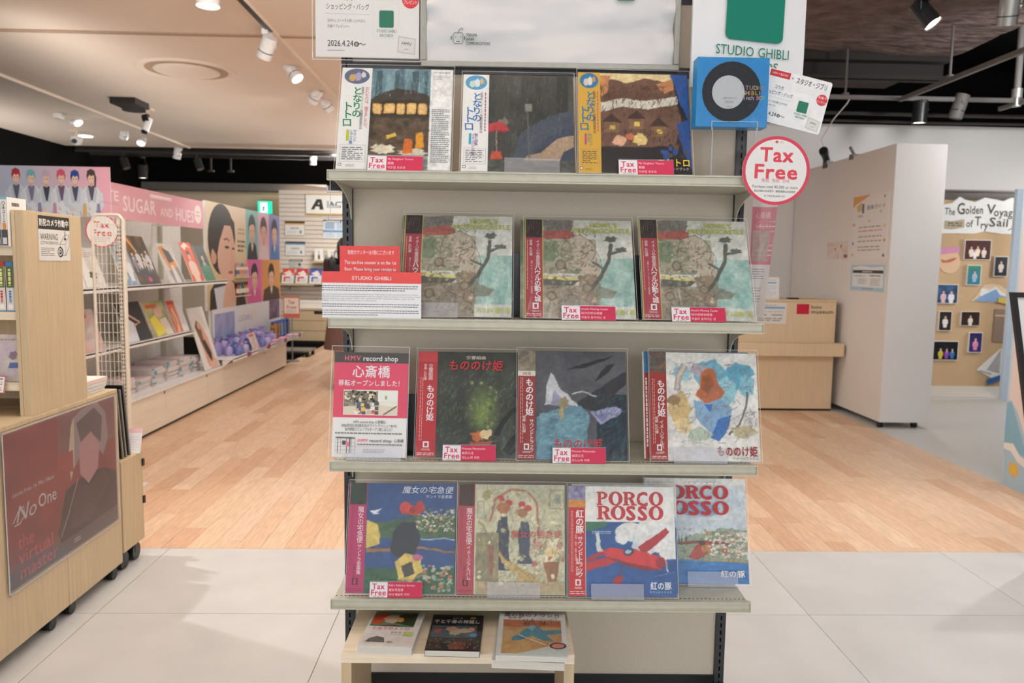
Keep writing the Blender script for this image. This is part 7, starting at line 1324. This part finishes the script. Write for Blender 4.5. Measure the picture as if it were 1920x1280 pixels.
for lab, x0, x1, z in (('long light oak shelf with a row of pamphlets on the slatted wall', -3.62, -1.6, 1.03), ('short light oak shelf with white boxes on the slatted wall', -3.05, -1.6, 1.42)):
    t = thing('wall_shelf', lab, 'shelf', ((x0+x1)/2, 13.6, z)); MB().box((x0, 13.4, z-.035), (x1, 13.622, z)).build('board', 'oak', t, world=True); [MB().prism([(13.62, z-.035), (13.45, z-.035), (13.62, z-.12)], x-.004, x+.004, 'x').build('bracket', 'cream', t, world=True) for x in (x0+.15, x1-.15)]
t = thing('price_rail_tag', 'small dark label under the pamphlet shelf', 'label', (-2.95, 13.39, .985)); MB().box((-3.02, 13.385, .985), (-2.88, 13.399, 1.01)).build('card', 'pipedark', t, world=True)
for i, (c, cn) in enumerate((('#d9503a', 'orange-red'), ('#c93a44', 'crimson'), ('#4a5fae', 'blue'), ('#6d6a70', 'grey'), ('#4f9a4a', 'green'))):
    x = -3.58+.235*i; t = thing('pamphlet', cn+' fronted pamphlet on the shelf of the slatted wall', 'pamphlet', Matrix.Translation((x, 13.42, 1.031)) @ RX(-.45), 'pamphlets on the wall shelf'); P = Print(.2, .27); P.rect(0, 0, 1, 1, '#dcdad6'); P.rect(0, 0, 1, .45, c); P.poly([(.1, .3), (.6, .1), (.9, .4), (.5, .5)], '#e6d5cc'); P.rect(.15, .55, .7, .9, c); P.rect(.3, .65, .9, .95, '#c9c4c0')
    MB().box((0, .001, 0), (.2, .012, .27)).build('pages', 'white', t, Mx=Matrix()); P.build('cover_print', t, Matrix())
for i, (x, w_, h_, c, lab) in enumerate(((-3.02, .15, .2, '#e6e3de', 'left-hand white box with dark vase print on the short oak shelf'), (-2.8, .15, .19, '#e3e0db', 'right-hand white box with dark vase print on the short oak shelf'), (-2.55, .25, .12, '#4a4f86', 'low blue-violet box at the end of the short oak shelf'))):
    t = thing('gift_box', lab, 'box', (x+w_/2, 13.5, 1.4205)); MB().box((-w_/2, -.05, 0), (w_/2, .06, h_)).build('box_body', mat('gift_card', c, .5), t, Mx=Matrix(), bevel=.002); P = Print(w_, h_); P.poly([(.4, .9), (.38, .6), (.48, .45), (.46, .2), (.54, .2), (.52, .45), (.62, .6), (.6, .9)], '#5a4a3a' if i < 2 else '#7a7fb5'); P.build('box_print', t, TR(-w_/2, -.0505, 0))
for i, x in enumerate((-3.28, -2.5)):
    t = thing('paper_tray', ('left', 'right')[i]+'-hand white carton lying on the oak drawer cabinet', 'carton', (x+.3, 13.4, .6125)); MB().box((-.3, -.12, 0), (.32, .12, .13)).build('carton_body', 'white', t, Mx=Matrix(), bevel=.004); MB().box((-.3, -.1215, .09), (.32, -.1202, .094)).build('lid_seam', 'groove', t, Mx=Matrix())
t = thing('exit_sign', 'glowing green emergency exit sign on the far beige wall', 'exit sign', (-3.97, 13.9, 2.23)); MB().box((-4.085, 13.86, 2.225), (-3.86, 13.95, 2.435)).build('box', 'exit', t, world=True); MB().cyl((-3.97, 13.95, 2.33), (-3.97, 14.3, 2.33), .02, 8).build('stem', 'white', t, world=True)
MB().box((-4.04, 13.855, 2.245), (-3.92, 13.8605, 2.41)).build('white_door', 'exitw', t, world=True); rn = MB()
for a, b, r in (((-3.975, 2.365), (-3.975, 2.375), .016), ((-3.98, 2.345), (-3.985, 2.30), .012), ((-3.985, 2.30), (-3.965, 2.255), .009), ((-3.985, 2.30), (-4.012, 2.265), .009), ((-3.98, 2.34), (-3.955, 2.315), .007), ((-3.98, 2.34), (-4.008, 2.325), .007)): rn.cyl((a[0], 13.852, a[1]), (b[0], 13.852, b[1]), r, 8)
rn.build('running_figure', 'green', t, world=True)
ez = thing('tax_free_placard', 'white Tax Free placard with red border behind the goods tray', 'placard', (-2.78, 10.95, .34)); P = Print(.23, .3); P.rect(0, 0, 1, 1, '#d9705f'); P.rect(.06, .08, .94, .8, '#efe6d6'); P.text('Tax', .5, .27, .22, '#c9505a', .03, w=.4); P.text('Free', .5, .5, .22, '#c9505a', .03, w=.6); P.dash(.2, .62, .8, .76, 2, '#b09a90', .4)
MB().box((-2.9, 10.95, .62), (-2.67, 10.956, .92)).build('card', 'whitegloss', ez, world=True); P.build('card_print', ez, TR(-.12, -.001, .28)); MB().cyl((-2.785, 10.96, .0), (-2.785, 10.96, .7), .01, 8).cyl((-2.785, 10.96, 0), (-2.785, 10.96, .015), .1, 16).build('stand', 'alu', ez, world=True)
tr = thing('floor_trolley', 'low trolley with a black caster poking out beyond the magazine shelving', 'trolley', (-3.0, 11.6, 0)); MB().box((-3.7, 11.45, .075), (-2.66, 11.9, .1)).build('deck', 'alu', tr, world=True, bevel=.004)
for x, y_ in ((-2.7, 11.5), (-2.7, 11.85), (-3.6, 11.5), (-3.6, 11.85)): caster(x, y_, tr, .034, .076)
# ================================================================== PERSON BEHIND THE DISPLAY
def skin_body(name, verts, edges, radii, root, m, parent, sub=2):
    me = bpy.data.meshes.new(name); me.from_pydata(verts, edges, []); o = bpy.data.objects.new(name, me); link(o, parent, Matrix()); me.materials.append(M[m])
    md = o.modifiers.new('skin', 'SKIN'); md.use_smooth_shade = True
    if not me.skin_vertices: 
        bm_ = __import__('bmesh').new(); bm_.from_mesh(me); bm_.verts.layers.skin.verify(); bm_.to_mesh(me); bm_.free()
    for i, r in enumerate(radii): me.skin_vertices[0].data[i].radius = r if isinstance(r, tuple) else (r, r)
    me.skin_vertices[0].data[root].use_root = True
    sd = o.modifiers.new('sub', 'SUBSURF'); sd.levels = sub; sd.render_levels = sub; return o
per = thing('person', 'person in black top and brown skirt with black bag, mostly hidden by the display', 'person', Matrix.Translation((-1.585, 8.6, 0)) @ RZ(.5))
V = [(0, 0, .9), (0, .01, 1.08), (0, .01, 1.26), (0, .0, 1.36), (0, -.01, 1.43), (0, -.02, 1.52), (0, -.025, 1.58),
     (.15, .0, 1.33), (.2, .02, 1.08), (.17, -.12, .93), (-.15, 0, 1.33), (-.2, .02, 1.08), (-.15, -.13, .95),
     (.09, 0, .84), (.1, -.01, .48), (.1, .02, .1), (.1, -.1, .04), (-.09, 0, .84), (-.1, -.01, .48), (-.1, .02, .1), (-.1, -.1, .04)]
Ed = [(0, 1), (1, 2), (2, 3), (3, 4), (4, 5), (5, 6), (2, 7), (7, 8), (8, 9), (2, 10), (10, 11), (11, 12), (0, 13), (13, 14), (14, 15), (15, 16), (0, 17), (17, 18), (18, 19), (19, 20)]
Ra = [(.15, .11), (.13, .1), (.15, .11), (.07, .07), (.055, .055), (.085, .1), (.075, .09), .055, .042, .03, .055, .042, .03, .085, .055, .035, .03, .085, .055, .035, .03]
skin_body('body', V, Ed, Ra, 0, 'skin', per)
V2 = [(v[0], v[1], v[2]) for v in V[1:4]]+[V[7], V[8], (.175, -.1, .955), V[10], V[11], (-.155, -.11, .97)]
skin_body('black_top', [(0, 0, .92)]+V2, [(0, 1), (1, 2), (2, 3), (2, 4), (4, 5), (5, 6), (2, 7), (7, 8), (8, 9)], [(.165, .13), (.15, .12), (.168, .13), (.085, .085), .072, .058, .045, .072, .058, .045], 0, 'knit', per)
sk = MB(); n = 28; prof = [(.17, .13, .98), (.19, .15, .88), (.22, .18, .7), (.25, .21, .46)]
sk.add([(a*(1+.03*math.sin(k*3.1))*math.cos(2*math.pi*k/n), b*math.sin(2*math.pi*k/n), z) for a, b, z in prof for k in range(n)], [(i*n+(k+1) % n, i*n+k, (i+1)*n+k, (i+1)*n+(k+1) % n) for i in range(3) for k in range(n)], 0, True).build('skirt', 'skirt', per, Mx=Matrix())
hr = MB(); hr.lathe([(.001, .13), (.06, .12), (.1, .07), (.108, 0), (.1, -.06), (.092, -.14), (.07, -.2)], 20, TR(0, .012, 1.55) @ Matrix.Diagonal((.92, 1.08, 1, 1))); 
ho = hr.build('hair', 'hair', per, Mx=Matrix())
fc = MB()
for s in (-1, 1): fc.lathe([(.001, .011), (.012, .006), (.014, 0), (.01, -.006), (.001, -.008)], 10, TR(s*.03, -.115, 1.55)); 
fc.build('eyes', 'hair', per, Mx=Matrix()); MB().prism([(-.014, 1.505), (.014, 1.505), (.004, 1.55), (-.004, 1.55)], -.14, -.1, 'y').build('nose', 'skin', per, Mx=Matrix()); MB().box((-.022, -.117, 1.477), (.022, -.1, 1.484)).build('mouth', mat('lips', '#a8605a', .5), per, Mx=Matrix())
for s in (-1, 1):
    b = Vector((.17*s if s > 0 else -.15, -.12 if s > 0 else -.13, .93 if s > 0 else .95)); vs = [b, b+Vector((0, -.03, -.05))]; es = [(0, 1)]; rd = [(.026, .016), (.03, .014)]
    for k in range(4):
        i0 = len(vs); off = (-.024+.016*k); L = (.03, .036, .034, .026)[k]
        vs += [vs[1]+Vector((off, -.004, -.016)), vs[1]+Vector((off, -.016, -.016-L)), vs[1]+Vector((off, -.006, -.016-L*1.7))]; es += [(1, i0), (i0, i0+1), (i0+1, i0+2)]; rd += [.0085, .008, .0065]
    i0 = len(vs); vs += [vs[0]+Vector((-.03*s, -.02, -.02)), vs[0]+Vector((-.042*s, -.034, -.045))]; es += [(0, i0), (i0, i0+1)]; rd += [.01, .008]
    skin_body('hand', [tuple(v) for v in vs], es, rd, 0, 'skin', per, 1)
for s in (-1, 1): MB().prism([(-.14, 0), (.06, 0), (.065, .06), (.0, .085), (-.09, .05), (-.145, .03)], s*.1-.042, s*.1+.042, 'x').build('shoe', 'leather', per, Mx=Matrix(), bevel=.012)
t = thing('shoulder_bag', 'large black shoulder bag with grey strap on the person behind the display', 'bag', per.matrix_world.copy() if False else Matrix.Translation((-1.585, 8.6, 0)) @ RZ(.5) @ TR(-.13, .14, 1.13))
bgm = MB().box((-.06, -.13, 0), (.07, .13, .33)); bgm.build('bag_body', 'leather', t, Mx=Matrix(), bevel=.05); MB().box((-.064, -.09, .05), (-.059, .08, .2)).build('pocket', 'leather', t, Mx=Matrix(), bevel=.01)
MB().tube([(.0, -.11, .29), (.0, -.13, .38), (.08, -.12, .46), (.24, -.02, .52), (.3, .08, .42), (.2, .14, .3), (.04, .13, .26)], .012, 8).build('strap', 'strap', t, Mx=Matrix())
# ================================================================== RIGHT: MOVABLE PARTITION, RECEPTION COUNTER, PHOTO ROOM, CLOUD BOARD
pt = thing('movable_partition', 'tall white movable partition on black casters beside the reception counter', 'partition', (3.7, 6.76, 0))
MB().box((3.48, 6.76, .056), (3.93, 8.98, 2.5)).build('panel_body', 'wallw', pt, world=True, bevel=.004)
for x in (3.52, 3.83):
    for y_ in (6.83, 8.9): caster(x, y_, pt, .027, .057)
PXX = 3.478
def flat_mx(y0, z0): return Matrix(((0, 1, 0, 0), (-1, 0, 0, y0), (0, 0, 1, z0), (0, 0, 0, 1)))   # faces -x; its left edge is the far one
def side_poster(label, y_far, y_near, z0, z1, fn, nm='poster'):
    t = thing(nm, label, 'poster', (PXX, y_near, z0)); w = y_far-y_near; MB().box((PXX-.0015, y_near, z0), (PXX+.0015, y_far, z1)).build('sheet', 'whitegloss', t, world=True)
    P = Print(w, z1-z0); fn(P); P.build('poster_print', t, Matrix(((0, 1, 0, -.0018), (-1, 0, 0, w), (0, 0, 1, 0), (0, 0, 0, 1))))
def po1(P):
    P.rect(0, 0, 1, 1, '#dedbd8'); P.poly([(0, 0), (.5, 0), (.3, .07), (.1, .12), (0, .18)], '#d9a05a'); P.poly([(.1, .16), (.25, .1), (.3, .22), (.15, .26)], '#cdb27a'); P.rect(.27, .13, .33, .28, '#6a6f8a'); P.text('音楽ガイド', .66, .2, .075, '#5a5865', .012, w=.52); P.dash(.15, .3, .3, .34, 2, '#7a7875', .5); P.text('お願い', .5, .41, .04, '#b5945a', .01)
    for i, v in enumerate((.5, .56, .65, .72, .81, .86)): P.dash(.2, v-.012, .85, v+.012, 1, ('#8d8a95', '#c96f80')[i == 1], .7, words=6)
    for u, v, c in ((.05, .45, '#c98aa0'), (.05, .75, '#7a8aae'), (.92, .5, '#d9c07a'), (.93, .72, '#c99a4a'), (.06, .93, '#d9a98a'), (.88, .06, '#8f8f98'), (.93, .95, '#4a4a55'), (.8, .28, '#c9b79a')): P.blob(u, v, .03, .025, c, .3, 8)
side_poster('tall white guide poster with orange corner on the partition side', 7.5, 6.82, 1.51, 2.1, po1)
def po2(P):
    P.rect(0, 0, 1, 1, '#a9c9dc'); P.poly([(.05, .1), (.3, .02), (.6, .1), (.95, .05), (.96, .85), (.05, .85)], '#dfe3e6'); P.rect(.06, .2, .95, .32, '#3f3e42'); P.dash(.35, .23, .65, .29, 1, '#dcdad8', .6); P.dash(.1, .4, .45, .46, 1, '#7fb0c9', .7); P.dash(.58, .38, .9, .44, 1, '#5a5856', .7); P.dash(.24, .52, .5, .74, 4, '#8d8a95', .4); P.dash(.6, .5, .88, .8, 5, '#9a97a0', .4); P.dash(.35, .88, .7, .93, 1, '#7a7f8a', .6)
side_poster('lower pale blue information poster on the partition side', 7.47, 6.815, 1.215, 1.455, po2)
def po3(P): P.grid(0, 0, 1, 1, 8, 6, wash('#dcd3cd', '#c9b3a8', '#e8e2de', 3, 3, 231)); person_print(P, .4, .45, .2, '#5a4038', '#d9c9c4'); person_print(P, .66, .3, .22, '#4a3530', '#dcd0cc'); P.blob(.88, .85, .08, .1, '#6d3f38')
side_poster('small photo print left of the guide poster on the partition side', 8.04, 7.55, 1.515, 1.685, po3, 'photo_print')
ct = thing('reception_counter', 'light oak reception counter with a projecting ledge', 'counter', (2.4, 7.6, 0))
MB().box((1.5, 7.6, .0), (3.41, 8.2, 1.09)).build('body', 'oakc', ct, world=True, bevel=.003); MB().box((1.5, 7.59, 1.09), (3.415, 8.2, 1.107)).build('top', 'oakc', ct, world=True, bevel=.002); MB().box((1.5, 7.47, .56), (3.455, 7.6, .685)).build('ledge', 'oakc', ct, world=True, bevel=.003); MB().box((1.5, 7.598, 0), (3.408, 7.602, .02)).build('kick_strip', 'blackplastic', ct, world=True)
P = Print(.38, .1); P.rect(0, 0, .33, 1, '#c6203f'); P.text('hmv', .38, .28, .5, '#4a3a30', .03, 'l', w=.28); P.text('museum', .38, .74, .5, '#4a3a30', .03, 'l', w=.6); P.build('shop_logo', ct, TR(3.015-2.4, -.0006, .965))
t = thing('counter_notice', 'white notice with blue band stuck on the front of the reception counter', 'notice', (2.75, 7.6, .865)); P = Print(.33, .21); P.rect(0, 0, 1, 1, '#dcd8d4'); P.dash(.3, .1, .7, .16, 1, '#9a97a0', .6); P.rect(.05, .2, .95, .28, '#6f9fc9'); P.dash(.1, .4, .9, .45, 1, '#a9a6a2', .6); P.rect(.1, .56, .4, .6, '#6d6a68'); P.rect(.55, .56, .88, .6, '#6d6a68'); P.dash(.12, .7, .88, .88, 2, '#8d8a88', .5, words=4)
MB().box((2.585, 7.5985, .865), (2.915, 7.5995, 1.075)).build('sheet', 'whitegloss', t, world=True); P.build('notice_print', t, TR(-.165, -.0022, 0))
t = thing('counter_stand_sign', 'white upright notice standing on the reception counter', 'notice', Matrix.Translation((2.7, 7.64, 1.1075)) @ RX(-.1)); P = Print(.3, .215); P.rect(0, 0, 1, 1, '#e2e3e5'); P.dash(.5, .1, .9, .16, 1, '#c9a0a8', .6); P.rect(.45, .22, .9, .28, '#5fa5cf'); P.dash(.45, .36, .9, .9, 6, '#b5b3b8', .3); MB().box((-.15, .001, 0), (.15, .003, .215)).build('sheet', 'whitegloss', t, Mx=Matrix()); P.build('notice_print', t, TR(-.15, 0, 0)); MB().box((-.1, .003, 0), (.1, .08, .003)).build('foot', 'acrylic', t, Mx=RX(.1))
t = tag(MB().box((2.96, 7.66, 1.1075), (3.06, 7.74, 1.122)).build('black_tray', 'blackplastic', bevel=.004), 'small black tray on the reception counter', 'tray')
# clamp lights and their cable on top of the partition
t = thing('clamp_light', 'black clamp light with white cable on the partition top', 'clamp light', (3.49, 8.2, 2.5)); MB().box((3.47, 8.15, 2.46), (3.5, 8.25, 2.54)).box((3.49, 8.17, 2.5), (3.55, 8.23, 2.53)).cyl((3.49, 8.2, 2.54), (3.42, 8.1, 2.6), .035, 12).build('clamp', 'blackplastic', t, world=True); MB().cyl((3.42, 8.1, 2.6), (3.39, 8.06, 2.62), .045, 14).build('lamp_head', 'blackplastic', t, world=True)
MB().tube([(3.5, 8.2, 2.56), (3.42, 8.2, 2.75), (3.5, 8.1, 2.95), (3.58, 8.0, 3.08), (3.6, 7.98, 3.13)], .006, 6).build('cable', 'cable', t, world=True)
t = thing('clamp_light', 'second dark clamp light farther forward on the partition top', 'clamp light', (3.5, 7.6, 2.5)); MB().box((3.47, 7.56, 2.47), (3.5, 7.64, 2.52)).box((3.49, 7.57, 2.5), (3.56, 7.63, 2.52)).build('clamp', 'pipe', t, world=True); MB().cyl((3.5, 7.6, 2.52), (3.44, 7.56, 2.58), .014, 8).build('arm', 'pipe', t, world=True)
# kraft photo board
bd = thing('photo_board', 'large tan kraft board with cut-out shapes in the photo room', 'display board', (5.9, 9.28, 0)); BY = 9.27
MB().box((4.3, BY, 0), (8.2, BY+.02, 2.25)).build('board', 'kraft', bd, world=True)
def bpx(px, py, d=0): p = on(1, BY-d, px, py); return p[0], p[2]
def cut(name, pts, m, d0, d1):
    MB().prism([bpx(*p) for p in pts], BY-d0, BY-d1, 'y').build(name, m, bd, world=True)
def q3(x, y_): return (1720+x/3.2, 340+y_/3.2)
M['cw'] = mat('cut_white', '#e3e2e0', .6); M['cpink'] = mat('cut_pink', '#d08aae', .6); M['ctan'] = mat('cut_tan', '#dcb794', .6); M['cred'] = mat('cut_red', '#b8674f', .6); M['cblue'] = mat('cut_blue', '#7fa3cf', .6); M['cyel'] = mat('cut_yellow', '#d3b54e', .6); M['cbrown'] = mat('cut_brown', '#8f7a6c', .6); M['cnavy'] = mat('cut_navy', '#2a5fa3', .6); M['cgrey'] = mat('cut_grey', '#a9aaae', .6); M['csand'] = mat('cut_sand', '#d6bfa0', .6)
cut('face_cutout', [q3(190+66*math.cos(a), 478+74*math.sin(a)) for a in [i*.2618 for i in range(24)]], 'ctan', 0, .006); cut('pink_band', [q3(*p) for p in ((130, 402), (250, 390), (252, 426), (132, 438))], 'cpink', .0062, .01); cut('smile', [q3(*p) for p in ((138, 468), (170, 474), (205, 462), (236, 456), (220, 474), (190, 486), (150, 488))], 'cred', .0062, .009)
cut('cloud_cutout', [q3(*p) for p in ((318, 720), (350, 690), (372, 650), (400, 622), (450, 614), (500, 625), (540, 655), (545, 690), (545, 715), (430, 728))], 'csand', 0, .006); cut('white_cloud', [q3(*p) for p in ((370, 680), (385, 640), (430, 650), (470, 632), (500, 660), (530, 680), (500, 700), (400, 705))], 'cw', .0062, .009); cut('blue_peak', [q3(*p) for p in ((335, 715), (400, 678), (440, 660), (470, 645), (490, 680), (540, 695), (500, 715), (420, 722))], 'cblue', .0092, .012); cut('yellow_band', [q3(*p) for p in ((480, 695), (545, 700), (543, 738), (480, 725))], 'cyel', .0122, .016)
cut('brown_door', [q3(*p) for p in ((465, 765), (535, 768), (515, 965), (448, 960))], 'cbrown', 0, .008); cut('door_band', [q3(*p) for p in ((462, 800), (533, 803), (532, 812), (461, 808))], 'ctan', .0082, .01)
cut('sail', [q3(*p) for p in ((355, 1130), (420, 1070), (500, 1002), (515, 1010), (498, 1170), (440, 1178))], 'cw', 0, .006); cut('sail_shade', [q3(*p) for p in ((415, 1130), (500, 1005), (490, 1150)) ], 'cgrey', .0062, .008); cut('hull_text_strip', [q3(*p) for p in ((372, 1130), (440, 1150), (440, 1160), (372, 1140))], 'cgrey', .0062, .008); cut('blue_hull', [q3(*p) for p in ((412, 1188), (500, 1158), (500, 1190), (420, 1218))], 'cnavy', .0082, .014)
cut('title_banner', [q3(*p) for p in ((140, 140), (205, 130), (250, 92), (285, 112), (340, 125), (400, 98), (460, 108), (510, 120), (560, 98), (605, 110), (600, 318), (500, 315), (400, 300), (330, 314), (250, 312), (140, 312))], 'cw', 0, .02)
lw = bpx(*q3(605, 100)); l0 = bpx(*q3(150, 320)); P = Print(lw[0]-l0[0], lw[1]-l0[1]); k = '#47443f'
for st, u, v, sz, w_ in (('The', .07, .38, .26, .145), ('G', .22, .3, .42, .12), ('olden', .4, .33, .3, .25), ('V', .63, .3, .36, .12), ('oyage', .83, .38, .3, .33), ('of', .345, .69, .26, .09), ('T', .46, .62, .34, .09), ('ry', .55, .72, .28, .11), ('S', .66, .64, .34, .1), ('ail', .8, .65, .3, .17)): P.text(st, u, v, sz, k, .028, w=w_, rot=P.rs.uniform(-.06, .06))
P.poly([(0, .62), (.1, .64), (.27, .58), (.28, .8), (.1, .86), (0, .84)], '#b3a48f'); P.dash(.05, .66, .24, .78, 2, '#6d5f50', .6, words=3); P.rect(.93, .5, .955, .62, '#d0508a'); P.rect(.94, .6, .965, .72, '#5fa5cf'); P.rect(.93, .7, .955, .8, '#e0b54a'); P.line([(.88, .86), (.96, .76)], .02, k)
P.build('title_print', bd, TR(l0[0]-5.9, BY-.0206-9.28, l0[1]))
def stage(c0, c1, figs):
    def f(P):
        P.grid(.0, 0, 1, 1, 10, 8, wash(c0, c1, None, 3, 3, 240+len(figs)))
        for u, v, s_, c in figs: person_print(P, u, v, s_, '#5a4038', c, wide=1.0)
    return f
for lab, x0, y0_, x1, y1_, fn in (('wide photo of performers on a red stage, topmost on the kraft board', 272, 352, 440, 470, stage('#6d2a22', '#2f1614', ((.25, .35, .13, '#e8d8d0'), (.5, .32, .13, '#f0dcc8'), (.75, .38, .13, '#e6d3cc'), (.4, .5, .12, '#f0e4dc')))),
    ('photo of a performer in white on dark, at the right of the kraft board', 450, 450, 540, 570, stage('#232a3d', '#14161f', ((.5, .25, .14, '#dcd3cc'),))), ('photo of a figure under blue and green light on the kraft board', 287, 502, 380, 622, stage('#2a5fae', '#3f9a5f', ((.55, .3, .14, '#9fb3cf'),))),
    ('wide photo of a bright blue stage at the left edge of the kraft board', 108, 617, 241, 731, stage('#4a7fb5', '#232d45', ((.3, .35, .16, '#d9b5c4'), (.7, .35, .17, '#e0e3ea')))), ('photo of a figure in a white coat at the left of the kraft board', 118, 778, 204, 895, stage('#3a2d2a', '#1f1918', ((.5, .25, .15, '#e3dedb'),))),
    ('wide dark photo of a singer in the middle of the kraft board', 252, 780, 372, 864, stage('#3f2a20', '#221612', ((.5, .3, .18, '#e6d5cc'),))), ('photo of a pink-lit figure low on the kraft board', 297, 905, 387, 1025, stage('#4a3a8a', '#221c4a', ((.5, .3, .15, '#d98ab0'),))),
    ('wide photo of three coloured lights at the lower left of the kraft board', 83, 957, 243, 1070, stage('#171a20', '#0f1116', ((.3, .4, .14, '#c9b53f'), (.55, .42, .13, '#8f4aae'), (.78, .42, .13, '#3f6fae'))))):
    a = bpx(*q3(x0, y1_)); b = bpx(*q3(x1, y0_)); w_, h_ = b[0]-a[0], b[1]-a[1]; t = thing('framed_photo', lab, 'photo', ((a[0]+b[0])/2, BY, a[1]), 'photos on the kraft board'); MB().box((a[0], BY-.022, a[1]), (b[0], BY-.0005, b[1])).build('mount', 'white', t, world=True); m_ = .03*h_; P = Print(w_-2*m_, h_-2*m_); fn(P); P.build('photo_print', t, TR(-w_/2+m_, -.023, m_))
# pale board edge beyond and the nearer cloud board, black easel at the right edge
t = thing('pale_board', 'pale blue upright board at the right side of the photo room opening', 'board', (5.9, 8.4, 0)); MB().box((5.67, 8.38, .0), (6.6, 8.42, 2.3)).build('panel', 'bluewhite', t, world=True); MB().box((5.665, 8.376, 0), (5.69, 8.424, 2.3)).build('edge_strip', 'bluewhite', t, world=True)
t = thing('cloud_board', 'tall board printed with pink and blue clouds and a yellow star near the right edge', 'board', (3.44, 4.0, 0)); CX = 3.43
MB().box((CX, 3.2, 0), (CX+.03, 5.01, 2.3)).build('panel', 'bluewhite', t, world=True); P = Print(1.81, 2.3)
P.grid(0, 0, 1, 1, 20, 20, wash('#e3d5d0', '#dccdc9', '#e8dcd6', 3, 3, 251)); P.rect(0, 0, .012, .78, '#c3d3e2'); P.poly([(0, .76), (.02, .75), (.06, .78), (.12, .86), (.3, .9), (.5, .84), (1, .88), (1, 1), (0, 1)], '#a9c4d6'); P.poly([(0, .76), (.025, .755), (.05, .79), (.1, .86), (.14, .9), (.08, .895), (.05, .87), (.0, .875)], '#86b4cb'); P.poly([(0, .878), (.05, .872), (.09, .9), (.15, .91), (.15, .935), (.08, .92), (.04, .895), (0, .895)], '#e4e1de'); P.rect(0, .91, .01, 1, '#bccbd6')
st = []
for i in range(10): a = math.pi*2*i/10+.3; r = .026 if i % 2 == 0 else .019; st.append((.062+r*1.27*math.cos(a), .945+r*math.sin(a)))
P.poly(st, '#dcb672'); P.ell(.062, .945, .016, .012, '#dfc04f'); P.ell(.09, .35, .03, .04, '#dba79a'); P.ell(.3, .4, .1, .06, '#e6e0dc')
P.build('board_print', t, Matrix(((0, 1, 0, CX-.0006-3.44), (-1, 0, 0, 5.01-4.0), (0, 0, 1, 0), (0, 0, 0, 1))))
MB().box((CX+.03, 3.3, 0), (CX+.3, 3.34, .03)).box((CX+.03, 4.8, 0), (CX+.3, 4.84, .03)).build('foot', 'pipe', t, world=True)
ea = thing('poster_easel', 'black framed poster easel leaning at the right edge', 'easel', Matrix.Translation((2.66, 3.6, .0)) @ RY(-.0))
a = on(1, 3.6, 1897, 551); b = on(1, 3.6, 1921, 752); lean_ = (b[0]-a[0])/(a[2]-b[2])
sh = Matrix(((1, 0, -lean_, 0), (0, 1, 0, 0), (0, 0, 1, 0), (0, 0, 0, 1)))
for nm, p0, p1 in (('frame_bar', (0, 0, .3), (.024, .022, 1.32)), ('frame_bar', (.62, 0, .3), (.644, .022, 1.32)), ('frame_bar', (.024, 0, 1.296), (.62, .022, 1.32)), ('frame_bar', (.024, 0, .3), (.62, .022, .324))):
    mb = MB(); mb.box(p0, p1); mb.v = [tuple(sh @ Vector(v)+Vector((a[0]+lean_*1.32-2.66, 0, 0))) for v in mb.v]; mb.build(nm, 'blackplastic', ea, Mx=Matrix())
mb = MB(); mb.box((.024, .008, .324), (.62, .012, 1.296)); mb.v = [tuple(sh @ Vector(v)+Vector((a[0]+lean_*1.32-2.66, 0, 0))) for v in mb.v]; mb.build('backing', 'white', ea, Mx=Matrix())
P = Print(.596, .972); P.rect(0, 0, 1, 1, '#d6d3cf'); P.rect(.06, .06, .9, .15, '#c22a3a'); P.rect(.04, .22, .9, .42, '#d98a4a'); P.rect(.04, .48, .9, .7, '#d9714a'); P.rect(.04, .74, .9, .95, '#4a86b5'); P.ell(.3, .32, .12, .06, '#e8d5c4'); P.ell(.6, .58, .15, .07, '#efdfcf')
sx = Vector((a[0]+lean_*1.32-2.66, 0, 0)); P.build('poster_print', ea, Matrix(), warp=lambda x, y_, z: tuple(sh @ Vector((x+.024, y_+.0075, z+.324))+sx))
for x in (.38, .58): MB().cyl((a[0]+x-2.66, .02, 1.1), (a[0]+x-2.66+.35, .5, .006), .011, 8).build('back_leg', 'blackplastic', ea, Mx=Matrix())
for x in (.0, .6): 
    mb = MB(); mb.box((x, 0, 0), (x+.03, .022, .3)); mb.v = [tuple(sh @ Vector(v)+sx) for v in mb.v]; mb.build('front_leg', 'blackplastic', ea, Mx=Matrix())
finish_prints()
